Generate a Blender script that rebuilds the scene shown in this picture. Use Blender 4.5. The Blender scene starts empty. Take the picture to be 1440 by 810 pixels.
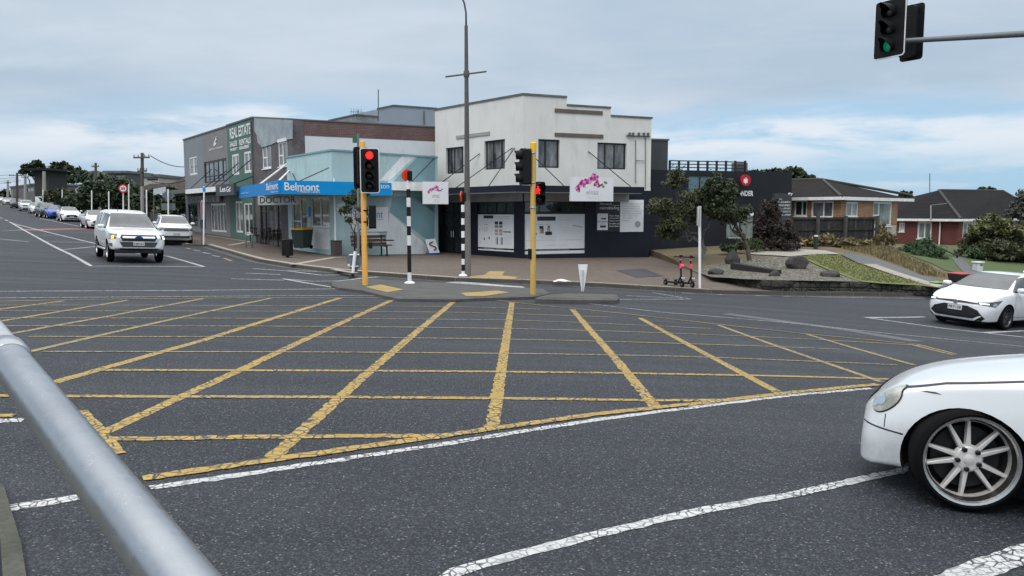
import bpy, bmesh, math, random
import numpy as np
from mathutils import Vector, Matrix
from mathutils.bvhtree import BVHTree
random.seed(7); rng = np.random.default_rng(11)
SC = bpy.context.scene
COL = SC.collection
PI = math.pi
def R(d): return math.radians(d)
def S(r, g, b, k=1.0):                     # picture colour (0-255) to linear
    f = lambda c: ((c/255+0.055)/1.055)**2.4 if c > 10.3 else c/255/12.92
    return (f(r)*k, f(g)*k, f(b)*k, 1.0)

# ------------------------------------------------------------------ camera
F = 1080.0; CAMZ = 1.7; PITCH = math.atan(105/F)
cd = bpy.data.cameras.new('camera'); cam = bpy.data.objects.new('camera', cd); COL.objects.link(cam)
cd.sensor_width = 36; cd.lens = 36*F/1440; cd.clip_start = 0.05; cd.clip_end = 3000
cam.location = (0, 0, CAMZ); cam.rotation_euler = (PI/2-PITCH, 0, 0); SC.camera = cam
CO = Vector((0, 0, CAMZ))
def ray(px, py):
    x = (px-720)/F; v = -(py-405)/F; c, s = math.cos(PITCH), math.sin(PITCH)
    return Vector((x, c+v*s, -s+v*c))
def P(px, py, d):                          # point seen at a pixel, at forward distance d
    r = ray(px, py); return CO + r*(d/r.y)

# ------------------------------------------------------------------ terrain as thin-plate splines
class TPS:
    def __init__(s, pts, smooth=0.0):
        p = np.array(pts, float); s.p = p[:, :2]/50; n = len(p)
        A = np.zeros((n+3, n+3)); A[:n, :n] = s.k(s.p, s.p) + np.eye(n)*smooth
        A[:n, n] = 1; A[:n, n+1:] = s.p; A[n, :n] = 1; A[n+1:, :n] = s.p.T
        s.w = np.linalg.solve(A, np.concatenate([p[:, 2], np.zeros(3)]))
    @staticmethod
    def k(a, b):
        r2 = ((a[:, None, :]-b[None, :, :])**2).sum(-1)
        return 0.5*r2*np.log(np.maximum(r2, 1e-12))
    def __call__(s, x, y):
        q = np.array([[x, y]], float)/50; n = len(s.p)
        return float((s.k(q, s.p) @ s.w[:n])[0] + s.w[n] + q[0] @ s.w[n+1:])
road_z = TPS([(0,0,0),(-3,1,.05),(3,4.8,-.17),(-4.3,21.5,-.36),(.57,20.5,-.50),(-14,28.5,-.06),(.5,33,-.60),(-4.2,40,-.58),
              (8,38,-.75),(13,20.7,-1.33),(-42,74,.9),(-70,112,2.0),(-9,36,-.40),(-98,150,3.4),(-180,260,6.0),(40,25,-3.0),
              (28,31,-2.0),(15,28,-1.22),(7,26,-.92),(-20,10,.45),(-20,50,.05),(70,60,-3.6),(10,8,-.75),(-8,6,.18),(0,-10,.25),
              (-60,20,1.4),(30,5,-2.6),(-300,300,9),(300,200,-8),(0,300,0),(-60,150,1.5),(200,-60,-8),(-100,-60,4)], 1e-4)
def gz(x, y): return road_z(x, y)
def hit(px, py, zf, h=0.0):                # where a view ray meets a height field
    r = ray(px, py); r = r/r.y; t = 1.0; f0 = CAMZ + r.z*t - zf(r.x*t, t) - h; step = .25
    while t < 600:
        t2 = t+step; f1 = CAMZ + r.z*t2 - zf(r.x*t2, t2) - h
        if f1 <= 0:
            a, b = t, t2
            for _ in range(24):
                m = (a+b)/2
                if CAMZ + r.z*m - zf(r.x*m, m) - h > 0: a = m
                else: b = m
            return CO + r*((a+b)/2)
        t = t2; step = max(.25, t*.02)
    return CO + r*600
def G(px, py, h=0.0): return hit(px, py, gz, h)
FP = 0.13
def GF(px, py): return G(px, py, FP)

# ------------------------------------------------------------------ tagging
def tag(o, label=None, cat=None, group=None, kind=None):
    if label: o['label'] = label
    if cat: o['category'] = cat
    if group: o['group'] = group
    if kind: o['kind'] = kind
    return o
def empty(name, loc=(0,0,0), rz=0, label=None, cat=None, group=None):
    o = bpy.data.objects.new(name, None); COL.objects.link(o); o.empty_display_size = .2
    o.location = loc; o.rotation_euler = (0, 0, rz); return tag(o, label, cat, group)
def copy_tree(o, parent=None):
    c = o.copy(); COL.objects.link(c)
    if parent is not None:
        mpi = o.matrix_parent_inverse.copy(); c.parent = parent; c.matrix_parent_inverse = mpi
    for ch in list(o.children): copy_tree(ch, c)
    return c

# ------------------------------------------------------------------ mesh builder
class MB:
    def __init__(s): s.v = []; s.f = []; s.m = []; s.mi = 0
    def add(s, vs, fs):
        b = len(s.v); s.v += [tuple(v) for v in vs]; s.f += [tuple(i+b for i in f) for f in fs]; s.m += [s.mi]*len(fs); return s
    def box(s, c, d, rz=0, M=None):
        hx, hy, hz = d[0]/2, d[1]/2, d[2]/2
        vs = [Vector((x*hx, y*hy, z*hz)) for z in (-1, 1) for y in (-1, 1) for x in (-1, 1)]
        T = M if M is not None else Matrix.Translation(c) @ Matrix.Rotation(rz, 4, 'Z')
        return s.add([T @ v for v in vs], [(0,2,3,1),(4,5,7,6),(0,1,5,4),(2,6,7,3),(0,4,6,2),(1,3,7,5)])
    def hexa(s, p):                          # 8 points: bottom 4 (ccw), top 4
        return s.add(p, [(3,2,1,0),(4,5,6,7),(0,1,5,4),(1,2,6,5),(2,3,7,6),(3,0,4,7)])
    def quad(s, a, b, c, d): return s.add([a, b, c, d], [(0,1,2,3)])
    def prism(s, poly, z0, z1):              # plan polygon between two heights (numbers or lists)
        n = len(poly); zz0 = z0 if isinstance(z0, (list, tuple)) else [z0]*n; zz1 = z1 if isinstance(z1, (list, tuple)) else [z1]*n
        ar = sum(poly[i][0]*poly[(i+1)%n][1]-poly[(i+1)%n][0]*poly[i][1] for i in range(n))
        if ar < 0: poly = poly[::-1]; zz0 = zz0[::-1]; zz1 = zz1[::-1]
        vs = [(p[0], p[1], a) for p, a in zip(poly, zz0)] + [(p[0], p[1], a) for p, a in zip(poly, zz1)]
        return s.add(vs, [tuple(range(n))[::-1], tuple(range(n, 2*n))] + [(i, (i+1)%n, n+(i+1)%n, n+i) for i in range(n)])
    def plate(s, pts, M, t):                 # 2D outline in the XZ plane of M, thickness t along +Y
        n = len(pts); vs = [M @ Vector((x, 0, z)) for x, z in pts] + [M @ Vector((x, t, z)) for x, z in pts]
        ar = sum(pts[i][0]*pts[(i+1)%n][1]-pts[(i+1)%n][0]*pts[i][1] for i in range(n))
        fs = [tuple(range(n)), tuple(range(n, 2*n))[::-1]] + [((i+1)%n, i, n+i, n+(i+1)%n) for i in range(n)]
        if ar < 0: fs = [f[::-1] for f in fs]
        return s.add(vs, fs)
    def tube(s, path, r, n=10, cap=True):
        path = [Vector(p) for p in path]; k = len(path); rr = r if isinstance(r, (list, tuple)) else [r]*k
        vs = []; up = None
        for i, p in enumerate(path):
            d = (path[min(i+1, k-1)]-path[max(i-1, 0)])
            d = d.normalized() if d.length > 1e-9 else Vector((0,0,1))
            if up is None:
                a = Vector((0,0,1)) if abs(d.z) < .9 else Vector((1,0,0)); up = (a - d*a.dot(d)).normalized()
            else: up = (up - d*up.dot(d)).normalized()
            w = d.cross(up)
            for j in range(n):
                t = 2*PI*j/n; vs.append(p + (up*math.cos(t)+w*math.sin(t))*rr[i])
        fs = [(i*n+j, i*n+(j+1)%n, (i+1)*n+(j+1)%n, (i+1)*n+j) for i in range(k-1) for j in range(n)]
        if cap: fs += [tuple(range(n))[::-1], tuple(range((k-1)*n, k*n))]
        return s.add(vs, fs)
    def lathe(s, prof, M=None, n=24, cap=True):  # (radius, z) profile round Z of M
        M = M or Matrix(); k = len(prof); vs = []
        for r, z in prof:
            for j in range(n):
                t = 2*PI*j/n; vs.append(M @ Vector((r*math.cos(t), r*math.sin(t), z)))
        fs = [(i*n+j, i*n+(j+1)%n, (i+1)*n+(j+1)%n, (i+1)*n+j) for i in range(k-1) for j in range(n)]
        if cap: fs += [tuple(range(n))[::-1], tuple(range((k-1)*n, k*n))]
        return s.add(vs, fs)
    def cyl(s, p0, p1, r0, r1=None, n=14): return s.tube([p0, p1], [r0, r0 if r1 is None else r1], n)
    def build(s, name, mats, parent=None, off=None, smooth=False, bevel=0, auto=None):
        me = bpy.data.meshes.new(name)
        o_ = Vector(off) if off is not None else Vector((0,0,0))
        me.from_pydata([tuple(Vector(v)-o_) for v in s.v], [], s.f)
        for m in (mats if isinstance(mats, (list, tuple)) else [mats]): me.materials.append(m)
        for p, i in zip(me.polygons, s.m): p.material_index = i
        me.update()
        if smooth or auto is not None:
            for p in me.polygons: p.use_smooth = True
            if auto is not None:
                me.update()
                bm = bmesh.new(); bm.from_mesh(me)
                for e in bm.edges:
                    if len(e.link_faces) == 2: e.smooth = e.calc_face_angle(0) < R(auto)
                bm.to_mesh(me); bm.free()
        o = bpy.data.objects.new(name, me); COL.objects.link(o)
        if parent is not None: o.parent = parent
        if bevel:
            b = o.modifiers.new('bevel', 'BEVEL'); b.width = bevel; b.segments = 2; b.limit_method = 'ANGLE'; b.angle_limit = R(40)
        return o
def rrect(w, h, r, n=4, cx=0, cz=0):         # rounded rectangle outline (x, z)
    out = []
    for sx, sz, a0 in ((1,1,0),(-1,1,90),(-1,-1,180),(1,-1,270)):
        for i in range(n+1):
            a = R(a0+90*i/n); out.append((cx+sx*(w/2-r)+r*math.cos(a), cz+sz*(h/2-r)+r*math.sin(a)))
    return out
def circle(r, n=24, cx=0, cz=0): return [(cx+r*math.cos(2*PI*i/n), cz+r*math.sin(2*PI*i/n)) for i in range(n)]

def clip_poly(poly, axis, val, keep_gt):
    out = []
    for i in range(len(poly)):
        a, b = poly[i], poly[(i+1) % len(poly)]
        ia = (a[axis] >= val) == keep_gt or a[axis] == val; ib = (b[axis] >= val) == keep_gt or b[axis] == val
        if ia: out.append(a)
        if ia != ib:
            t = (val-a[axis])/(b[axis]-a[axis]); q = [a[0]+(b[0]-a[0])*t, a[1]+(b[1]-a[1])*t]; q[axis] = val; out.append(tuple(q))
    return out
def grid_clip(poly, step):
    """cut a 2D polygon into grid cells; returns list of small polygons"""
    xs = [p[0] for p in poly]; ys = [p[1] for p in poly]; out = []
    sx, sy = step if isinstance(step, (list, tuple)) else (step, step)
    i0, i1 = math.floor(min(xs)/sx), math.ceil(max(xs)/sx)
    for i in range(i0, i1):
        c = clip_poly(clip_poly(poly, 0, i*sx, True), 0, (i+1)*sx, False)
        if len(c) < 3: continue
        yy = [p[1] for p in c]
        for j in range(math.floor(min(yy)/sy), math.ceil(max(yy)/sy)):
            d = clip_poly(clip_poly(c, 1, j*sy, True), 1, (j+1)*sy, False)
            e = []
            for p in d:
                if not e or abs(p[0]-e[-1][0])+abs(p[1]-e[-1][1]) > 1e-6: e.append(p)
            if len(e) > 2 and abs(e[0][0]-e[-1][0])+abs(e[0][1]-e[-1][1]) < 1e-6: e.pop()
            if len(e) < 3: continue
            ar = sum(e[k][0]*e[(k+1)%len(e)][1]-e[(k+1)%len(e)][0]*e[k][1] for k in range(len(e)))/2
            if abs(ar) < 1e-8: continue
            out.append(e if ar > 0 else e[::-1])
    return out
def sheet(name, poly, zf, step, mat, kind='structure', skirt=0.0, parent=None):
    cells = grid_clip([(p[0], p[1]) for p in poly], step); idx = {}; vs = []; fs = []
    def vid(p):
        k = (round(p[0], 4), round(p[1], 4))
        if k not in idx: idx[k] = len(vs); vs.append((p[0], p[1], zf(p[0], p[1])))
        return idx[k]
    for c in cells:
        f = []
        for p in c:
            i = vid(p)
            if i not in f: f.append(i)
        if len(f) > 2: fs.append(tuple(f))
    mb = MB(); mb.add(vs, fs)
    if skirt:
        n = len(poly); q = []
        for i in range(n):
            a, b = Vector(poly[i][:2]), Vector(poly[(i+1) % n][:2]); k = max(1, int((b-a).length/1.0))
            q += [a+(b-a)*(j/k) for j in range(k)]
        top = [(p.x, p.y, zf(p.x, p.y)) for p in q]; bot = [(p.x, p.y, zf(p.x, p.y)-skirt) for p in q]; m = len(q)
        mb.add(top+bot, [(i, m+i, m+(i+1)%m, (i+1)%m) for i in range(m)])
    o = mb.build(name, mat, parent, smooth=not skirt)
    if kind: o['kind'] = kind
    return o

# ------------------------------------------------------------------ materials
class NT:
    def __init__(s, name):
        s.m = bpy.data.materials.new(name); s.m.use_nodes = True; s.t = s.m.node_tree; s.n = s.t.nodes
        s.b = s.n['Principled BSDF']
    def new(s, typ, **k):
        n = s.n.new(typ)
        for a, v in k.items(): setattr(n, a, v)
        return n
    def link(s, a, b): s.t.links.new(a, b)
    def tc(s, out='Object', scale=None, rot=None):
        t = s.new('ShaderNodeTexCoord').outputs[out]
        if scale is None and rot is None: return t
        mp = s.new('ShaderNodeMapping'); s.link(t, mp.inputs['Vector'])
        if scale: mp.inputs['Scale'].default_value = scale
        if rot: mp.inputs['Rotation'].default_value = rot
        return mp.outputs[0]
    def noise(s, vec, scale, detail=4, rough=.55, dist=0):
        n = s.new('ShaderNodeTexNoise'); s.link(vec, n.inputs['Vector']); n.inputs['Scale'].default_value = scale
        n.inputs['Detail'].default_value = detail; n.inputs['Roughness'].default_value = rough; n.inputs['Distortion'].default_value = dist
        return n.outputs['Fac']
    def voro(s, vec, scale, feature='F1', out='Distance', rand=1.0):
        n = s.new('ShaderNodeTexVoronoi', feature=feature); s.link(vec, n.inputs['Vector']); n.inputs['Scale'].default_value = scale
        n.inputs['Randomness'].default_value = rand
        return n.outputs[out]
    def ramp(s, fac, stops):
        n = s.new('ShaderNodeValToRGB'); s.link(fac, n.inputs[0]); e = n.color_ramp.elements
        while len(e) < len(stops): e.new(.5)
        for q, (p, c) in zip(e, stops): q.position = p; q.color = c if len(c) == 4 else (*c, 1)
        return n.outputs[0]
    def rng(s, fac, a, b, c=0, d=1):
        n = s.new('ShaderNodeMapRange'); s.link(fac, n.inputs[0])
        for i, v in zip((1,2,3,4), (a,b,c,d)): n.inputs[i].default_value = v
        return n.outputs[0]
    def mix(s, fac, a, b, mode='MIX'):
        n = s.new('ShaderNodeMix', data_type='RGBA', blend_type=mode)
        for i, v in ((0, fac), (6, a), (7, b)):
            if hasattr(v, 'is_output'): s.link(v, n.inputs[i])
            elif i == 0: n.inputs[0].default_value = v
            else: n.inputs[i].default_value = v
        return n.outputs[2]
    def math(s, op, a, b=0):
        n = s.new('ShaderNodeMath', operation=op)
        for i, v in ((0, a), (1, b)):
            if hasattr(v, 'is_output'): s.link(v, n.inputs[i])
            else: n.inputs[i].default_value = v
        return n.outputs[0]
    def bump(s, h, strength=.3, dist=.01):
        n = s.new('ShaderNodeBump'); s.link(h, n.inputs['Height']); n.inputs['Strength'].default_value = strength
        n.inputs['Distance'].default_value = dist; s.link(n.outputs[0], s.b.inputs['Normal'])
    def set(s, **k):
        for a, v in k.items():
            i = s.b.inputs[a.replace('_', ' ')]
            if hasattr(v, 'is_output'): s.link(v, i)
            else: i.default_value = v
        return s
_cache = {}
def flat(name, col, rough=.55, metal=0, var=.12, scale=3.0, bump=0.0, bscale=60, spec=.5, coat=0, grime=0.0):
    """plain paint or metal with a little wear in it"""
    if name in _cache: return _cache[name]
    t = NT(name); v = t.tc(); n = t.noise(v, scale, 6, .6)
    c1 = tuple(c*(1-var) for c in col[:3])+(1,); c2 = tuple(min(1, c*(1+var)) for c in col[:3])+(1,)
    c = t.ramp(n, [(.3, c1), (.7, c2)])
    if grime:
        g = t.noise(t.tc(scale=(1, 1, .25)), 2.2, 7, .7); c = t.mix(t.rng(g, .52, .75, 0, grime), c, (.05, .045, .04, 1))
    t.set(Base_Color=c, Roughness=t.rng(n, .2, .8, max(.02, rough-.06), min(1, rough+.06)), Metallic=metal)
    t.b.inputs['Specular IOR Level'].default_value = spec; t.b.inputs['Coat Weight'].default_value = coat
    if bump: t.bump(t.noise(v, bscale, 5, .7), bump, .004)
    _cache[name] = t.m; return t.m
def emis(name, col, k):
    if name in _cache: return _cache[name]
    t = NT(name); t.set(Base_Color=tuple(c*.3 for c in col[:3])+(1,), Emission_Color=col, Emission_Strength=k, Roughness=.3); _cache[name] = t.m; return t.m

def mat_asphalt():
    t = NT('asphalt_chip_seal'); v = t.tc()
    big = t.noise(v, .16, 5, .6); mid = t.noise(v, 1.3, 6, .65); fine = t.noise(v, 70, 3, .7); blot = t.noise(v, .45, 4, .55, .6)
    c = t.ramp(big, [(.3, (.015,.020,.029,1)), (.7, (.027,.034,.045,1))])
    c = t.mix(t.rng(mid, .35, .7, 0, .5), c, (.015,.018,.022,1))
    streak = t.noise(t.tc(scale=(.07, 1.1, 1), rot=(0, 0, R(-14))), 1.1, 5, .6)   # tyre-polished bands along the traffic
    c = t.mix(t.rng(streak, .5, .72, 0, .5), c, (.042,.048,.057,1))
    c = t.mix(t.rng(blot, .60, .72, 0, .45), c, (.013,.014,.017,1))               # oil and bitumen stains
    chip = t.new('ShaderNodeTexVoronoi'); t.link(v, chip.inputs['Vector']); chip.inputs['Scale'].default_value = 84
    sep = t.new('ShaderNodeSeparateColor'); t.link(chip.outputs['Color'], sep.inputs[0])
    c = t.mix(t.rng(sep.outputs[0], 0, 1, -.5, .75), c, (.078,.091,.112,1))
    c = t.mix(t.rng(sep.outputs[1], .955, .985, 0, .6), c, (.26,.265,.265,1))
    c = t.mix(t.rng(chip.outputs['Distance'], .35, .75, 0, .8), c, (.009,.010,.011,1))
    cr = t.voro(v, .33, 'DISTANCE_TO_EDGE'); wob = t.noise(v, 2.2, 6, .75)
    crk = t.math('ADD', cr, t.math('MULTIPLY', t.math('SUBTRACT', wob, .5), .22)); gate = t.rng(t.noise(v, .21, 3), .60, .66)
    c = t.mix(t.math('MULTIPLY', t.rng(t.math('ABSOLUTE', crk), 0, .0035, 1, 0), gate), c, (.008,.008,.009,1))
    t.set(Base_Color=c, Roughness=t.rng(streak, .3, .75, .82, .62)); t.b.inputs['Specular IOR Level'].default_value = .35
    h = t.math('ADD', t.math('MULTIPLY', chip.outputs['Distance'], -1), t.math('MULTIPLY', fine, .4)); t.bump(h, .7, .006)
    return t.m
def mat_paint(name, col, wear=.5, crack=9.0, g0=.53, gap=(.02,.09)):
    """thermoplastic road paint: crazed in places, scuffed off in the wheel tracks"""
    t = NT(name); v = t.tc()
    n = t.noise(v, 34, 7, .8); b = t.noise(v, .9, 5, .6); g = t.noise(v, 90, 3, .6); tr = t.noise(v, .33, 3, .5)
    c = t.ramp(b, [(.3, tuple(x*.72 for x in col[:3])+(1,)), (.7, col)])
    c = t.mix(t.rng(g, .5, .75, 0, .5), c, tuple(x*.45 for x in col[:3])+(1,))
    e = t.voro(t.tc(scale=(1, .7, 1), rot=(0,0,.5)), crack, 'DISTANCE_TO_EDGE'); w = t.noise(v, 16, 6, .8)
    cr = t.math('ADD', e, t.math('MULTIPLY', t.math('SUBTRACT', w, .5), .45))
    gate = t.rng(t.noise(v, 1.7, 4, .6), g0, g0+.14)
    c = t.mix(t.math('MULTIPLY', t.rng(cr, gap[0], gap[1], 1, 0), gate), c, (.022,.023,.025,1))
    thr = .80-.30*wear
    k = t.math('ADD', n, t.math('MULTIPLY', t.math('SUBTRACT', tr, .5), .5))
    c = t.mix(t.rng(k, thr-.07, thr+.05, 0, .95), c, (.040,.042,.046,1))
    t.set(Base_Color=c, Roughness=.7); t.b.inputs['Specular IOR Level'].default_value = .3; t.bump(n, .3, .003); return t.m
def mat_paint(name, col, wear=.5, crack=9.0, g0=.53, gap=(.02,.09)):
    t = NT(name); v = t.tc()
    n = t.noise(v, 26, 6, .75); b = t.noise(v, 1.1, 4, .6); g = t.noise(v, 70, 3, .6)
    c = t.ramp(b, [(.3, tuple(x*.68 for x in col[:3])+(1,)), (.7, col)])
    c = t.mix(t.rng(g, .55, .8, 0, .35), c, tuple(x*.55 for x in col[:3])+(1,))
    e = t.voro(v, crack, 'DISTANCE_TO_EDGE'); w = t.noise(v, 30, 4, .7)
    cr = t.math('ADD', e, t.math('MULTIPLY', t.math('SUBTRACT', w, .5), .12))
    gate = t.rng(b, .30, .52)
    c = t.mix(t.math('MULTIPLY', t.rng(cr, .03, .10, 1, 0), gate), c, (.03,.03,.032,1))
    thr = 0.74-.24*wear
    c = t.mix(t.rng(t.math('ADD', n, t.math('MULTIPLY', t.math('SUBTRACT', b, .5), .35)), thr-.05, thr+.06, 0, .92), c, (.055,.058,.062,1))
    t.set(Base_Color=c, Roughness=.62); t.bump(t.math('ADD', n, e), .35, .004); return t.m
def mat_pavers(name, c1, c2, mortar, bw=.22, bh=.11, scale=1.0, rot=0, sides=False):
    t = NT(name); v = t.tc('Object', rot=(0, 0, rot)) if not sides else None
    if sides:                                # brickwork on upright walls: (along wall, height)
        v0 = t.tc('Object', rot=(0, 0, rot)); sp = t.new('ShaderNodeSeparateXYZ'); t.link(v0, sp.inputs[0])
        cb = t.new('ShaderNodeCombineXYZ'); t.link(sp.outputs[0], cb.inputs[0]); t.link(sp.outputs[2], cb.inputs[1]); v = cb.outputs[0]
    br = t.new('ShaderNodeTexBrick'); t.link(v, br.inputs['Vector']); br.inputs['Scale'].default_value = scale
    br.inputs['Brick Width'].default_value = bw; br.inputs['Row Height'].default_value = bh; br.inputs['Mortar Size'].default_value = .006
    br.inputs['Color1'].default_value = c1; br.inputs['Color2'].default_value = c2; br.inputs['Mortar'].default_value = mortar
    n = t.noise(t.tc(), .7, 6, .65); c = t.mix(t.rng(n, .35, .75, 0, .6), br.outputs['Color'], tuple(x*.5 for x in c1[:3])+(1,))
    m = t.noise(t.tc(), 14, 4, .7); c = t.mix(t.rng(m, .55, .8, 0, .35), c, tuple(min(1, x*1.7) for x in c2[:3])+(1,))
    t.set(Base_Color=c, Roughness=.72); t.bump(t.math('ADD', t.math('MULTIPLY', br.outputs['Fac'], -1), t.math('MULTIPLY', m, .5)), .4, .006)
    return t.m
def mat_two(name, c1, c2, c3, s1=1.0, s2=18.0, rough=.9, bump=.5, bd=.02):
    t = NT(name); v = t.tc(); a = t.noise(v, s1, 6, .65); b = t.noise(v, s2, 5, .7)
    c = t.mix(t.rng(a, .35, .65), c1, c2); c = t.mix(t.rng(b, .45, .75, 0, .75), c, c3)
    t.set(Base_Color=c, Roughness=rough); t.bump(b, bump, bd); return t.m
def mat_leaf(name, c1, c2, c3):
    t = NT(name); g = t.new('ShaderNodeNewGeometry'); a = t.noise(t.tc(), 1.4, 3, .6)
    c = t.ramp(g.outputs['Random Per Island'], [(0, c1), (.55, c2), (1, c3)])
    c = t.mix(t.rng(a, .35, .7, 0, .45), c, tuple(x*.55 for x in c1[:3])+(1,))
    t.set(Base_Color=c, Roughness=.55); t.b.inputs['Specular IOR Level'].default_value = .3
    try:
        t.b.inputs['Subsurface Weight'].default_value = 0
    except KeyError: pass
    return t.m
def mat_glass(name, col=(.02,.025,.03,1), rough=.04, curtain=None, rot=0):
    """window glass over a dim room: glossy, dark, with faint drapes or shapes behind"""
    t = NT(name); v = t.tc(scale=(1, 1, .35), rot=(0, 0, rot)); n = t.noise(v, 2.4, 3, .6)
    c = t.ramp(n, [(.35, col), (.7, curtain or tuple(x*2.2 for x in col[:3])+(1,))])
    t.set(Base_Color=c, Roughness=rough); t.b.inputs['Specular IOR Level'].default_value = .8; return t.m
def mat_carpaint(name, col, rough=.22):
    t = NT(name); v = t.tc(); n = t.noise(v, 1.6, 6, .65)
    sp = t.new('ShaderNodeSeparateXYZ'); t.link(t.tc(), sp.inputs[0])
    dirt = t.math('MULTIPLY', t.rng(sp.outputs[2], .2, .7, 1, 0), t.rng(t.noise(v, 9, 5, .7), .42, .75))
    c = t.mix(t.rng(n, .3, .75, 0, .10), col, tuple(x*.8 for x in col[:3])+(1,))
    c = t.mix(t.math('MULTIPLY', dirt, .35), c, (.20,.19,.17,1))
    t.set(Base_Color=c, Roughness=t.rng(n, .3, .7, rough-.05, rough+.08)); t.b.inputs['Coat Weight'].default_value = .6; t.b.inputs['Coat Roughness'].default_value = .06
    return t.m

ASPH = mat_asphalt()
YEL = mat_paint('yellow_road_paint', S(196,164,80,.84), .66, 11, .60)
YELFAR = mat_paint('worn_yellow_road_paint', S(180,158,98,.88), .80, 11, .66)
WHT = mat_paint('white_road_paint', (.60,.61,.62,1), .66, 17, .30, (.12,.24))
WHTOLD = mat_paint('worn_white_road_paint', (.50,.52,.53,1), .82, 8)
REDP = mat_paint('red_road_surfacing', S(176,84,80), .45, 6)
PAVE = mat_pavers('brown_brick_pavers', (.135,.103,.082,1), (.088,.066,.053,1), (.045,.037,.031,1), .23, .115, 1, R(35))
KERB = mat_two('kerb_concrete', (.36,.33,.27,1), (.28,.26,.215,1), (.17,.16,.135,1), .8, 22, .85, .4, .006)
DKERB = mat_two('island_concrete', (.08,.08,.078,1), (.045,.045,.045,1), (.13,.128,.12,1), 2.2, 40, .9, .6, .01)
TACT = mat_two('tactile_yellow', S(190,158,92,.8), S(158,134,84,.8), S(98,90,70,.8), 1.6, 30, .75, .4, .006)
BLACK = flat('black_powder_coat', (.008,.008,.009,1), .6, spec=.3)
GALV = None
WHITEP = flat('white_paint', (.78,.79,.80,1), .45, grime=.25)
NAVY = flat('navy_wall_paint', (.0065,.009,.019,1), .6, var=.2, scale=1.2, spec=.3)
CHAR = flat('charcoal_wall_paint', (.011,.0135,.019,1), .65, var=.2, scale=1.0, spec=.3)
CHROME = flat('chrome', (.75,.76,.78,1), .12, 1.0, var=.05)
STEELG = flat('galvanised_steel', (.42,.44,.47,1), .4, .9, var=.22, scale=9, bump=.15, bscale=120)
TREAD = flat('tyre_rubber', (.004,.004,.0045,1), .9, var=.25, scale=20, bump=.3, bscale=90, spec=.15)
DARKGL = mat_glass('dark_window_glass', (.012,.016,.02,1), .05)
# ------------------------------------------------------------------ sky and light
W = bpy.data.worlds.new('World'); SC.world = W; W.use_nodes = True
wt = W.node_tree; wn = wt.nodes; wl = wt.links
bg = wn['Background']
SUN_EL, SUN_AZ = R(52), R(205)               # high, behind the camera and a little to the left
sky = wn.new('ShaderNodeTexSky'); sky.sky_type = 'NISHITA'; sky.sun_disc = False; sky.sun_elevation = SUN_EL; sky.sun_rotation = SUN_AZ
sky.air_density = 1.2; sky.dust_density = 1.0
tcw = wn.new('ShaderNodeTexCoord'); sepw = wn.new('ShaderNodeSeparateXYZ'); wl.new(tcw.outputs['Generated'], sepw.inputs[0])
def wm(op, a, b=0.0, c=None):
    n = wn.new('ShaderNodeMath'); n.operation = op
    for i, v in ((0, a), (1, b)):
        if hasattr(v, 'is_output'): wl.new(v, n.inputs[i])
        else: n.inputs[i].default_value = v
    return n.outputs[0]
def wr(f, a, b, c=0, d=1, smooth=True):
    n = wn.new('ShaderNodeMapRange'); wl.new(f, n.inputs[0]); n.interpolation_type = 'SMOOTHSTEP' if smooth else 'LINEAR'
    for i, v in zip((1,2,3,4), (a,b,c,d)): n.inputs[i].default_value = v
    return n.outputs[0]
def wmix(f, a, b):
    n = wn.new('ShaderNodeMix'); n.data_type = 'RGBA'
    for i, v in ((0, f), (6, a), (7, b)):
        if hasattr(v, 'is_output'): wl.new(v, n.inputs[i])
        elif i == 0: n.inputs[0].default_value = v
        else: n.inputs[i].default_value = v
    return n.outputs[2]
zz = wm('MAXIMUM', sepw.outputs[2], 0.0)
den = wm('ADD', zz, .16)
cb = wn.new('ShaderNodeCombineXYZ'); wl.new(wm('DIVIDE', sepw.outputs[0], den), cb.inputs[0]); wl.new(wm('DIVIDE', sepw.outputs[1], den), cb.inputs[1])
def wnoise(scale, det, rough, vec=None, dist=0, off=(0,0,0), sc=(1,1,1)):
    mp = wn.new('ShaderNodeMapping'); wl.new(vec or cb.outputs[0], mp.inputs[0]); mp.inputs['Location'].default_value = off; mp.inputs['Scale'].default_value = sc
    n = wn.new('ShaderNodeTexNoise'); wl.new(mp.outputs[0], n.inputs['Vector']); n.inputs['Scale'].default_value = scale
    n.inputs['Detail'].default_value = det; n.inputs['Roughness'].default_value = rough; n.inputs['Distortion'].default_value = dist; return n.outputs[0]
n1 = wnoise(.55, 7, .55, off=(3.1, 1.7, 0)); n2 = wnoise(1.6, 8, .55, dist=.4, off=(7, 2, 0), sc=(.7, 1.3, 1))
stratus = wmix(wr(n1, .32, .70), (3.45, 4.4, 5.4, 1), (4.9, 5.55, 6.3, 1))
stratus = wmix(wr(n2, .45, .8, 0, .55), stratus, (5.6, 6.1, 6.75, 1))
k = wn.new('ShaderNodeVectorMath'); k.operation = 'MULTIPLY'; wl.new(sky.outputs[0], k.inputs[0]); k.inputs[1].default_value = (.8, .95, 1.1)
blue = wmix(.85, k.outputs[0], (2.9, 4.75, 6.5, 1))
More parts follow.
